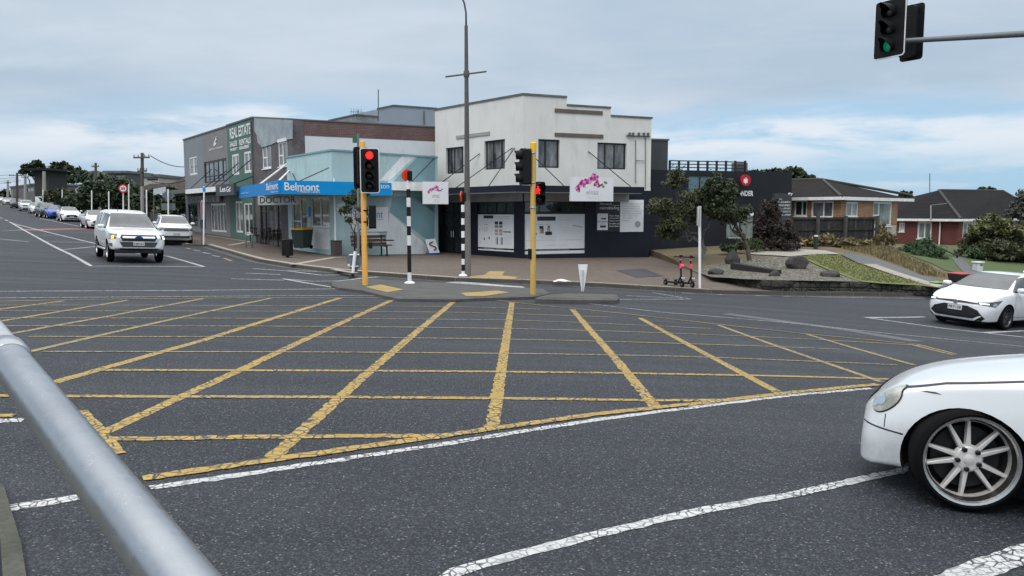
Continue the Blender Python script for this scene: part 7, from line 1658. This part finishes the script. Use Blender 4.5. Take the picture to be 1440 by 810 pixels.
def tree(label, base, trunk_top, r, clumps, n, size, leafm, bark=BARK, seed=1, name='tree', cat='tree', group=None, limbs=True, shell=.45, flatten=0.0, asp=.55):
    """clumps: (centre, radii) in world; trunk from base to trunk_top then limbs to each clump"""
    rnd = np.random.default_rng(seed); e = empty(name, base, 0, label, cat, group); m = MB()
    if trunk_top is not None:
        pts = limb(m, Vector(base)-Vector((0,0,.15)), trunk_top, r, r*.6, rnd, .06)
        if limbs:
            for c, q in clumps: limb(m, pts[-1-(len(clumps) > 2)*int(rnd.integers(0, 2))], Vector(c)-Vector((0,0,q[2]*.2)), r*.45, r*.12, rnd, .16)
        if limbs:
            for c, q in clumps:
                for _ in range(5):
                    d = rnd.normal(size=3); d /= np.linalg.norm(d); d[2] = abs(d[2])*.7; limb(m, np.array(c)-np.array([0,0,q[2]*.3]), np.array(c)+d*np.array(q)*.95, r*.16, r*.05, rnd, .12, 4)
        m.build('trunk', bark, e, base, smooth=True)
    m = MB(); vol = [q[0]*q[1]*q[2] for _, q in clumps]; tv = sum(v**.67 for v in vol)
    for (c, q), v in zip(clumps, vol):
        k = int(n*v**.67/tv); ns = 26; q = np.array(q); c = np.array(c)
        for s_ in range(ns):                # loose sprays of leaves, gaps between them
            d = rnd.normal(size=3); d /= np.linalg.norm(d); d[2] = d[2] if d[2] > -.5 else d[2]*.5
            cc = c+d*q*(rnd.random()**.45)*.92; sg = q*rnd.uniform(.10, .26); kk = max(3, int(k/ns*rnd.uniform(.5, 1.5)))
            p = cc+rnd.normal(size=(kk, 3))*sg*.75; a = rnd.normal(size=(kk, 3)); a[:, 2] *= 1-flatten; a /= np.linalg.norm(a, axis=1)[:, None]
            b = np.cross(a, rnd.normal(size=(kk, 3))); b /= np.maximum(1e-6, np.linalg.norm(b, axis=1))[:, None]
            s2 = size*(.55+.8*rnd.random(kk))[:, None]; a = a*s2; b = b*s2*asp; base_ = len(m.v)
            m.v += list(map(tuple, np.stack([p-a, p+b*.9-a*.1, p+a, p-b*.9-a*.1], 1).reshape(-1, 3))); m.f += [(base_+4*i, base_+4*i+1, base_+4*i+2, base_+4*i+3) for i in range(kk)]; m.m += [0]*kk
    m.build('crown', leafm, e, base); return e
def cl(px, py, d, wpx, hpx, dep=None): c = P(px, py, d); s = d/1080/2; return (tuple(c), (wpx*s, dep or (wpx*s), hpx*s))
# the two garden trees before the charcoal shop
b_ = P(991, 377, 35.0); tree('feathery light green tree with slender pale trunk before the charcoal shop', b_, P(987, 335, 35.2), .13,
    [cl(948,255,35.2,34,38),cl(930,292,34.6,36,36),cl(950,312,34.8,56,44),cl(975,290,34.7,50,50),cl(1005,300,35.6,30,30),cl(938,330,35,36,26)], 12000, .10, LF_OL, BARKG, 3, 'garden_tree', shell=.25, asp=.3)
b_ = P(1057, 376, 34.0); tree('denser dark green garden tree with forked thin trunk', b_, P(1047, 330, 34.2), .12,
    [cl(1010,262,34,52,46),cl(1024,274,34.4,40,54),cl(993,285,34.2,34,40),cl(1036,304,34.6,48,36),cl(1017,292,33.8,48,36)], 11000, .075, LF_MD2, BARK, 5, 'garden_tree', shell=.3)
# street tree by the bench
b_ = on(505, 377); b_ = P(505, 371, 34.3); e = tree('thin young street tree in a spiked guard beside the bench', b_, P(506, 335, 34.3), .05,
    [cl(508,270,34.3,30,18),cl(494,282,34.2,26,20),cl(487,296,34.3,20,16),cl(512,258,34.3,18,10),cl(490,310,34.2,12,10)], 1500, .085, LF_MD, BARK, 9, 'street_tree', shell=.2)
m = MB(); rnd = np.random.default_rng(4)
for tx, ty in ((488,305),(494,300),(500,296),(512,285),(520,300)): limb(m, P(505.5, 352, 34.3), P(tx, ty, 34.3), .03, .012, rnd, .1)
m.build('bare_stem', BARK, e, b_, smooth=True)
for x in (498.5, 503, 509): m = MB(); m.cyl(P(x, 371, 34.1), P(x, 326, 34.1), .03, .02, n=6); m.build('guard_stake', BLACK, e, b_)
# purple hedge and low planting
def shrub(label, base, clumps, n, size, leafm, seed, name='shrub', group=None, stem=True, asp=.5):
    b = Vector(base); return tree(label, b, b+Vector((0,0,.5)) if stem else None, .05, clumps, n, size, leafm, BARK, seed, name, 'shrub', group, asp=asp)
shrub('big purple brown leaved shrub against the charcoal wall', P(1085, 350, 38.6), [cl(1082,300,38.6,34,44),cl(1075,328,38.4,30,44),cl(1092,332,38.4,44,46),cl(1110,332,38.6,30,42),cl(1080,342,38.2,34,24),cl(1102,343,38.2,44,24)], 20000, .075, LF_PU, 11)
shrub('low bright green tufts under the thin garden trees', P(1035, 358, 37), [cl(1025,350,37,26,18),cl(1045,346,37.4,30,18),cl(1062,345,37.6,22,20)], 2500, .13, LF_MD, 12, asp=.2)
shrub('brown dry bushes at the foot of the dark fence', P(1150, 345, 41), [cl(1135,340,41,36,14),cl(1160,338,41.4,30,14),cl(1190,341,41.2,40,10),cl(1215,342,42,26,10)], 3000, .13, LF_DRY, 13, stem=False)
shrub('tall dry grass clump at the end of the dark fence', P(1242, 348, 43.2), [cl(1240,330,43.2,18,36),cl(1252,338,43.6,16,26),cl(1234,340,43,14,20)], 2600, .16, LF_DRY, 14, asp=.15, stem=False)
shrub('rounded clump of glossy strap leaves beside the driveway', P(1300, 370, 41), [cl(1285,352,41.5,42,28),cl(1303,350,41.8,44,28),cl(1318,362,40.5,36,26),cl(1298,362,40.5,40,20)], 8000, .17, LF_AG, 15, asp=.16)
shrub('wide flowering bush with pale yellow green top before the red brick house', P(1400, 366, 44), [cl(1395,325,44.5,60,44),cl(1425,338,45,50,50),cl(1372,338,45,42,36),cl(1405,350,43.6,80,34),cl(1440,350,44,50,40),cl(1365,352,44.5,44,24),cl(1400,358,43.4,80,24),cl(1435,362,43.6,50,26)], 18000, .11, LF_OL, 16)
shrub('yellow flowering crown on top of the wide bush', P(1395, 340, 44.2), [cl(1398,314,44,40,26),cl(1380,325,44,36,24),cl(1418,325,44,40,24)], 2600, .11, LF_YG, 20)
shrub('small round green bush on the front lawn', P(1371, 366, 43), [cl(1371,356,43,22,18)], 1200, .12, LF_AG, 17, asp=.25)
tree('bare grey green tree at the right edge of the picture', P(1432, 345, 50), P(1436, 315, 50), .14, [cl(1432,300,50,30,34),cl(1446,290,50.5,40,50),cl(1425,318,49.5,26,22)], 2400, .13, LF_GY, BARKG, 18, 'tree', shell=.2)
# dry grass over the bank and lawn
m = MB(); rnd = np.random.default_rng(21)
def tufts(px_poly, n, h, mtest=None):
    pts = [GL(x, y) for x, y in px_poly]; xs_ = [p.x for p in pts]; ys_ = [p.y for p in pts]; k = 0; pl = [(p.x, p.y) for p in pts]
    def inside(x, y):
        c = False; j = len(pl)-1
        for i in range(len(pl)):
            if (pl[i][1] > y) != (pl[j][1] > y) and x < (pl[j][0]-pl[i][0])*(y-pl[i][1])/(pl[j][1]-pl[i][1])+pl[i][0]: c = not c
            j = i
        return c
    while k < n:
        x, y = rnd.uniform(min(xs_), max(xs_)), rnd.uniform(min(ys_), max(ys_))
        if not inside(x, y): continue
        z = lz(x, y)+.02; a = rnd.uniform(0, 2*PI); w = .012+.012*rnd.random(); hh = h*(.5+rnd.random()); lx, ly = rnd.normal()*hh*.35, rnd.normal()*hh*.35
        m.add([(x-w*math.cos(a), y-w*math.sin(a), z), (x+w*math.cos(a), y+w*math.sin(a), z), (x+lx, y+ly, z+hh)], [(0,1,2)]); k += 1
tufts([(1182,350),(1232,347),(1262,356),(1300,372),(1335,392),(1300,388),(1262,373),(1226,360)], 6000, .16); o = m.build('dry_grass', LF_DRY); tag(o, 'dry straw coloured grass on the bank above the driveway', 'grass', kind='stuff')
m = MB(); tufts([(1214,396),(1240,398.3),(1296,401.3),(1316,404),(1290,397),(1240,382),(1205,370),(1180,361.5),(1162,358),(1140,359),(1130,361.5),(1162,377),(1192,388)], 5000, .055); o = m.build('lawn_grass', mat_leaf('lawn_blades', (0.068,0.088,0.024,1), (0.115,0.135,0.041,1), (0.203,0.189,0.074,1))); tag(o, 'short green and straw grass on the sloping lawn', 'grass', kind='stuff')
# dark timber fence
FT = Face(1116, 41.6, 1232, 43.4)
t = NT('weathered_black_fence'); v = t.tc(scale=(1,1,.12), rot=(0,0,-FT.ang)); n_ = t.noise(v, 6, 6, .7); n2_ = t.noise(t.tc(), 1.1, 4, .6)
c = t.ramp(n_, [(.3, (.008,.008,.008,1)), (.55, (.028,.026,.025,1)), (.72, (.14,.13,.12,1))]); c = t.mix(t.rng(n2_, .4, .7, 0, .5), c, (.014,.014,.014,1)); t.set(Base_Color=c, Roughness=.85); FENCEM = t.m
b_ = FT.pt(FT.L/2, lz(*FT.pt(FT.L/2, 0).xy)); e = empty('timber_fence', b_, 0, 'weathered black timber paling fence below the tan brick house', 'fence'); O = e.location
m = MB(); rr = random.Random(2); k = 0; u = 0
while u < FT.L-.1:
    w_ = .145; zb0 = FT.uz(1175, 343)[1]-.7; zt0 = FT.uz(1175, 305.5)[1]+rr.uniform(-.015, .015); fbox(m, FT, u, u+w_, zb0, zt0, rr.uniform(.0, .006), .022); u += w_+.012
m.build('paling_panel', FENCEM, e, O)
for y in (307.5, 323, 338): m = MB(); fbox(m, FT, 0, FT.L, FT.uz(1175, y+1)[1], FT.uz(1175, y-1)[1], .028, .08); m.build('rail', FENCEM, e, O)
FPG = flat('fence_post_grey', (.06,.058,.056,1), .85, var=.35, scale=5)
for x in (1147, 1186, 1230.5): uu = FT.uz(x, 320)[0]; m = MB(); fbox(m, FT, uu-.075, uu+.075, FT.uz(1175,343)[1]-.8, FT.uz(1175,303.5)[1], .085, .23); m.build('post', FPG, e, O)
b_ = P(1147, 352, 39.5); e = empty('bollard', b_, 0, 'dark green post with white band at the top of the concrete pad', 'bollard'); m = MB(); h = 22/1080*39.5; m.lathe([(.10,-.1),(.10,h-.03),(.07,h)], None, 14); m.build('post', flat('post_green', (.02,.035,.028,1), .6), e, auto=40); m = MB(); m.lathe([(.104,h*.88),(.104,h*.97)], None, 14, False); m.build('reflective_band', WHITEP, e)
# steps rail, letterbox, bins
a, b = P(1327, 351, 45), P(1346, 359.5, 42); c_ = P(1346, 373, 42); e = empty('step_handrail', c_, 0, 'black sloping handrail beside the garden path', 'handrail'); m = MB(); m.tube([a, b], .045, 6); m.build('rail', BLACK, e, c_); m = MB(); m.cyl(c_-Vector((0,0,.2)), b, .06, n=6); m.build('post', BLACK, e, c_); m = MB(); m.cyl(Vector((a.x, a.y, lz(a.x, a.y)-.1)), a, .05, n=6); m.build('post', BLACK, e, c_)
b_ = P(1374, 392, 36); e = empty('letterbox', b_, R(12), 'white letterbox pillar on the lawn above the white hatchback', 'letterbox'); h = 24/1080*36; w_ = 12.5/1080*36
m = MB(); m.box((0,0,h/2-.1), (w_*.8,w_*.7,h+.1)); m.build('pillar', flat('speckled_white', (.55,.56,.57,1), .7, var=.25, scale=14), e, bevel=.015); m = MB(); m.box((0,0,h-.02), (w_,w_*.9,.05)); m.build('cap', WHITEP, e, bevel=.01); m = MB(); m.box((.06,-w_*.36,h-.14), (.12,.02,.07)); m.build('mail_slot', BLACK, e)
b_ = P(1349, 402, 29.8); wheelie(b_, 29.8, 23, 19, flat('bin_charcoal', (.02,.02,.022,1), .5), flat('lid_red', S(178,52,52,.8), .5), 'wheelie bin with faded red lid behind the white hatchback', R(20))
b_ = P(1316, 407, 28.2); wheelie(b_, 28.2, 12, 11, flat('caddy_dark_green', (.02,.035,.02,1), .5), flat('lid_lime', S(120,180,60,.8), .5), 'little lime green lidded bin at the end of the stone wall', R(10))
# trees behind the right hand roofs
tl = [(1060,246,76,30,14,'leftmost low dark tree crown behind the charcoal roof'), (1082,245,78,34,14,'second dark tree crown from the left behind the charcoal roof'), (1112,247,74,44,22,'largest dark tree crown beside the tan brick house roof'), (1136,254,74,26,14,'small dark crown just touching the tan brick house roof')]
for i, (x, y, d, w_, h, lb) in enumerate(tl): b_ = P(x, 330, d); tree(lb, b_, P(x, y+8, d), .25, [cl(x,y,d,w_,h),cl(x+w_*.25,y+h*.5,d,w_*.8,h)], 1500, .26, LF_DK, BARK, 30+i, 'tree', group='trees behind the charcoal shop')
for i, (x, y, d, w_, h, lb) in enumerate([(1274,275,95,16,14,'small tree in the gap between the two house roofs'), (1386,268,100,24,8,'low tree crown just over the ridge of the red brick house'), (1448,274,90,24,20,'round tree beyond the right end of the red brick house')]):
    b_ = P(x, 320, d); tree(lb, b_, P(x, y+6, d), .25, [cl(x,y,d,w_,h),cl(x-w_*.2,y+h*.6,d,w_*.7,h)], 700, .3, LF_DK, BARK, 40+i, 'tree')

# ------------------------------------------------------------------ up the left road: verge, trees, houses
VERGE = mat_two('verge_grass', (.045,.055,.024,1), (.07,.07,.035,1), (.03,.035,.018,1), .6, 9, .95, .5, .03)
sheet('verge', [K(24,5.2),K(45,5.2),K(75,5.0),K(130,5.0),K(190,6),K(190,70),K(100,80),K(40,50),K(24,20)], lambda x, y: gz(x, y)+.08, 5.0, VERGE)
def gtree(label, px, pb, d, clumps, n, size, lm, seed, r=.2, top=None, group='trees up the left road', **k):
    b_ = P(px, pb, d); b_.z = gz(b_.x, b_.y); t_ = P(px, top or (min(c[1] for c in clumps)+max(c[1] for c in clumps))/2, d)
    return tree(label, b_, t_, r, [cl(x, y, d+dd, w_, h) for x, y, w_, h, dd in clumps], n, size, lm, BARK, seed, 'tree', group=group, **k)
gtree('broad dark leafy tree behind the pale low sedan', 145, 305, 70, [(140,275,50,44,0),(160,280,44,44,1),(122,282,34,36,0),(150,262,40,26,1),(128,268,30,26,1)], 9000, .22, LF_DK, 51)
gtree('lighter olive crown above the row of white posts', 172, 305, 72, [(165,262,36,26,0),(178,270,34,34,0),(185,290,26,26,-1)], 4200, .22, LF_MD, 52)
gtree('dark bushy tree beside the power pole', 207, 305, 66, [(205,280,30,34,0),(215,285,26,34,0),(200,292,24,26,0)], 3600, .2, LF_DK, 53)
gtree('dark tree against the end wall of the grey dental shop', 250, 310, 64, [(248,278,22,34,0),(254,290,18,36,0),(243,295,20,30,0)], 3000, .2, LF_DK, 54)
gtree('rounded olive bush low behind the white wagon', 226, 308, 60, [(228,296,32,22,0),(240,298,18,18,0)], 1800, .17, LF_OL, 55, top=300)
gtree('low hedge like tree left of the broad dark tree', 108, 300, 78, [(108,288,34,26,0),(95,285,30,22,1),(118,292,24,24,0)], 3600, .22, LF_DK, 56)
gtree('olive hedge tree above the blue hatchback', 82, 296, 92, [(82,276,30,20,0),(70,278,22,18,1),(95,275,24,18,0)], 2400, .26, LF_OL, 57)
gtree('spreading pine crown right of the dark tower', 88, 290, 132, [(86,234,24,12,0),(98,240,22,14,0),(80,244,26,16,0),(94,252,30,14,0),(76,258,18,22,0),(104,246,16,10,0)], 3200, .42, LF_DK, 58, r=.4, top=262, shell=.2)
gtree('spreading pine crown left of the dark tower', 52, 290, 135, [(40,236,20,8,0),(52,231,18,9,0),(34,242,14,7,0),(62,240,16,9,0),(46,245,10,6,0)], 1500, .4, LF_DK, 59, r=.35, top=258, shell=.2)
gtree('low dark tree at the left edge of the far road', 4, 290, 185, [(2,274,22,18,0),(-14,276,24,20,0),(10,280,14,14,0)], 1500, .55, LF_DK, 60)
gtree('low far tree beneath the dark grey terrace', 30, 290, 175, [(28,283,26,10,0),(42,284,18,9,0)], 900, .5, LF_OL, 61)
gtree('dark garden trees filling the gap behind the grey roofed house', 120, 290, 118, [(118,250,40,16,0),(140,252,36,14,0),(160,256,30,12,0)], 2600, .4, LF_DK, 62)
# palm
b_ = P(135, 290, 98); b_.z = gz(b_.x, b_.y); e = empty('palm_tree', b_, 0, 'small palm with drooping fronds behind the broad dark tree', 'tree'); tp = P(136, 243, 98); m = MB(); m.cyl(b_, tp, .22, .15, 8); m.build('trunk', BARK, e, b_)
m = MB(); rr = random.Random(6)
for k in range(15):
    a = 2*PI*k/15+rr.random()*.3; L = 1.7+rr.random()*.5; up = rr.uniform(.3, 1.0); pts = [tp+Vector((math.cos(a)*L*s, math.sin(a)*L*s*.6, up*1.6*s-2.0*s*s)) for s in (0,.25,.5,.75,1)]
    for i in range(4):
        p, q = pts[i], pts[i+1]; w_ = Vector((-(q-p).y, (q-p).x, 0)); w_ = (w_.normalized() if w_.length > 1e-6 else Vector((1,0,0)))*.16; dn = Vector((0,0,-.14)); m.add([p, q, q+w_+dn, p+w_+dn], [(0,1,2,3)]); m.add([p, q, q-w_+dn, p-w_+dn], [(0,1,2,3)])
m.build('crown', LF_DK, e, b_)
ROOFG = flat('grey_roof_iron', S(92,98,106,.75), .6, var=.1, scale=.6); ROOFB = mat_tiles('brown_roof_tiles', 0, (.045,.036,.032,1), (.075,.06,.052,1)); WEATH = flat('weatherboard_cream', (.36,.34,.31,1), .7, var=.1); DKHSE = flat('dark_weatherboard', (.06,.06,.064,1), .7, var=.15)
def house(label, px0, px1, yr, ye, d, roofm, wallm, depth=8, hip=.25, win=2, name='house', skew=0):
    f = Face(px0, d+skew, px1, d); zr_, ze = f.uz((px0+px1)/2, yr)[1], f.uz((px0+px1)/2, ye)[1]; mid = f.pt(f.L/2, 0); g = gz(mid.x, mid.y); e = empty(name, (mid.x, mid.y, g), 0, label, 'house', 'houses up the left road'); O = e.location
    m = MB(); L = f.L; ov = .4; m.add([f.pt(-ov,ze,ov), f.pt(L+ov,ze,ov), f.pt(L+ov,ze,-depth), f.pt(-ov,ze,-depth), f.pt(L*hip,zr_,-depth/2), f.pt(L*(1-hip),zr_,-depth/2)], [(0,1,5,4),(1,2,5),(2,3,4,5),(3,0,4)]); m.build('roof', roofm, e, O)
    hs_ = [(L*(i+.5)/win-.6, L*(i+.5)/win+.6, ze-1.7, ze-.5) for i in range(win)]; m = MB(); wall_holes(m, f, 0, L, g-2, ze-.02, hs_, .1); vwall(m, f.pt(L,0), f.pt(L,0,-depth+.4), g-2, ze-.02); vwall(m, f.pt(L,0,-depth+.4), f.pt(0,0,-depth+.4), g-2, ze-.02); vwall(m, f.pt(0,0,-depth+.4), f.pt(0,0), g-2, ze-.02); m.build('wall', wallm, e, O)
    for h in hs_: window(f, h, e, O, FRWHT, DARKROOM, [.5], fw=.08, inset=.03)
    m = MB(); fbox(m, f, -ov, L+ov, ze-.16, ze+.02, ov, ov+.1); m.build('gutter', WHITEP, e, O); return e
house('grey roofed house with a broad plain roof among the trees', 88, 162, 250, 284, 104, ROOFG, WEATH, 12, .06, 3)
house('brown tiled house with hip roof left of the grey dental shop', 206, 262, 246, 272, 78, ROOFB, DKHSE, 12, .42, 2)
house('lower brown roof peeping beside the tall power pole', 170, 222, 256, 280, 84, ROOFB, WEATH, 9, .3, 2)
def block(label, px0, px1, yt, d, wallm, depth=8, name='apartment_block', cap=0, win=(), gl=DARKROOM, skew=0):
    f = Face(px0, d+skew, px1, d); zt_ = f.uz((px0+px1)/2, yt)[1]; mid = f.pt(f.L/2, 0); g = gz(mid.x, mid.y); e = empty(name, (mid.x, mid.y, g), 0, label, 'building', 'flat roofed buildings up the left road'); O = e.location
    hs_ = [f.rect(*w_) for w_ in win]; m = MB(); wall_holes(m, f, 0, f.L, g-2, zt_, hs_, .2); vwall(m, f.pt(f.L,0), f.pt(f.L,0,-depth), g-2, zt_); vwall(m, f.pt(f.L,0,-depth), f.pt(0,0,-depth), g-2, zt_); vwall(m, f.pt(0,0,-depth), f.pt(0,0), g-2, zt_); m.build('wall', wallm, e, O)
    m = MB(); fbox(m, f, -.2-cap, f.L+.2+cap, zt_+.003, zt_+.35, -depth-cap, .2+cap); m.build('roof', CAPG if not cap else BLACK, e, O)
    for h in hs_: window(f, h, e, O, FRBLK, gl, [.5], fw=.1, inset=.05)
    return e
block('modern dark block with a pale glass front on the skyline', 150, 181, 243.5, 112, DKHSE, 8, win=[(162,245.5,178,250)], gl=PALEG); block('pale flat roofed house behind the tall power pole', 203, 226, 249, 96, WEATH, 8, win=[(207,251,222,254)])
block('long dark grey terrace near the far power poles', 17, 50, 262, 160, flat('terrace_grey', (.10,.10,.105,1), .7, var=.15), 10, win=[(38,264,47,270)], skew=18)
block('narrow dark tower with an overhanging flat top', 51, 71, 240, 122, flat('tower_dark', (.022,.026,.026,1), .8, var=.2), 5, 'tower_block', .8, win=[(53,244,56,248)], gl=PALEG)
# white picket fence on the left
PF = Face(51, 99, 66.5, 94); mid = PF.pt(PF.L/2, 0); g = gz(mid.x, mid.y); e = empty('picket_fence', (mid.x, mid.y, g), 0, 'tall white picket fence beside the pale silver hatchback', 'fence'); O = e.location; zt_ = PF.uz(58, 276)[1]
m = MB(); u = 0
while u < PF.L: fbox(m, PF, u, u+.13, g-.3, zt_, 0, .03); u += .17
m.build('paling_panel', WHITEP, e, O)
for q in (.25, .8): m = MB(); fbox(m, PF, 0, PF.L, g+(zt_-g)*q, g+(zt_-g)*q+.1, -.06, -.003); m.build('rail', WHITEP, e, O)
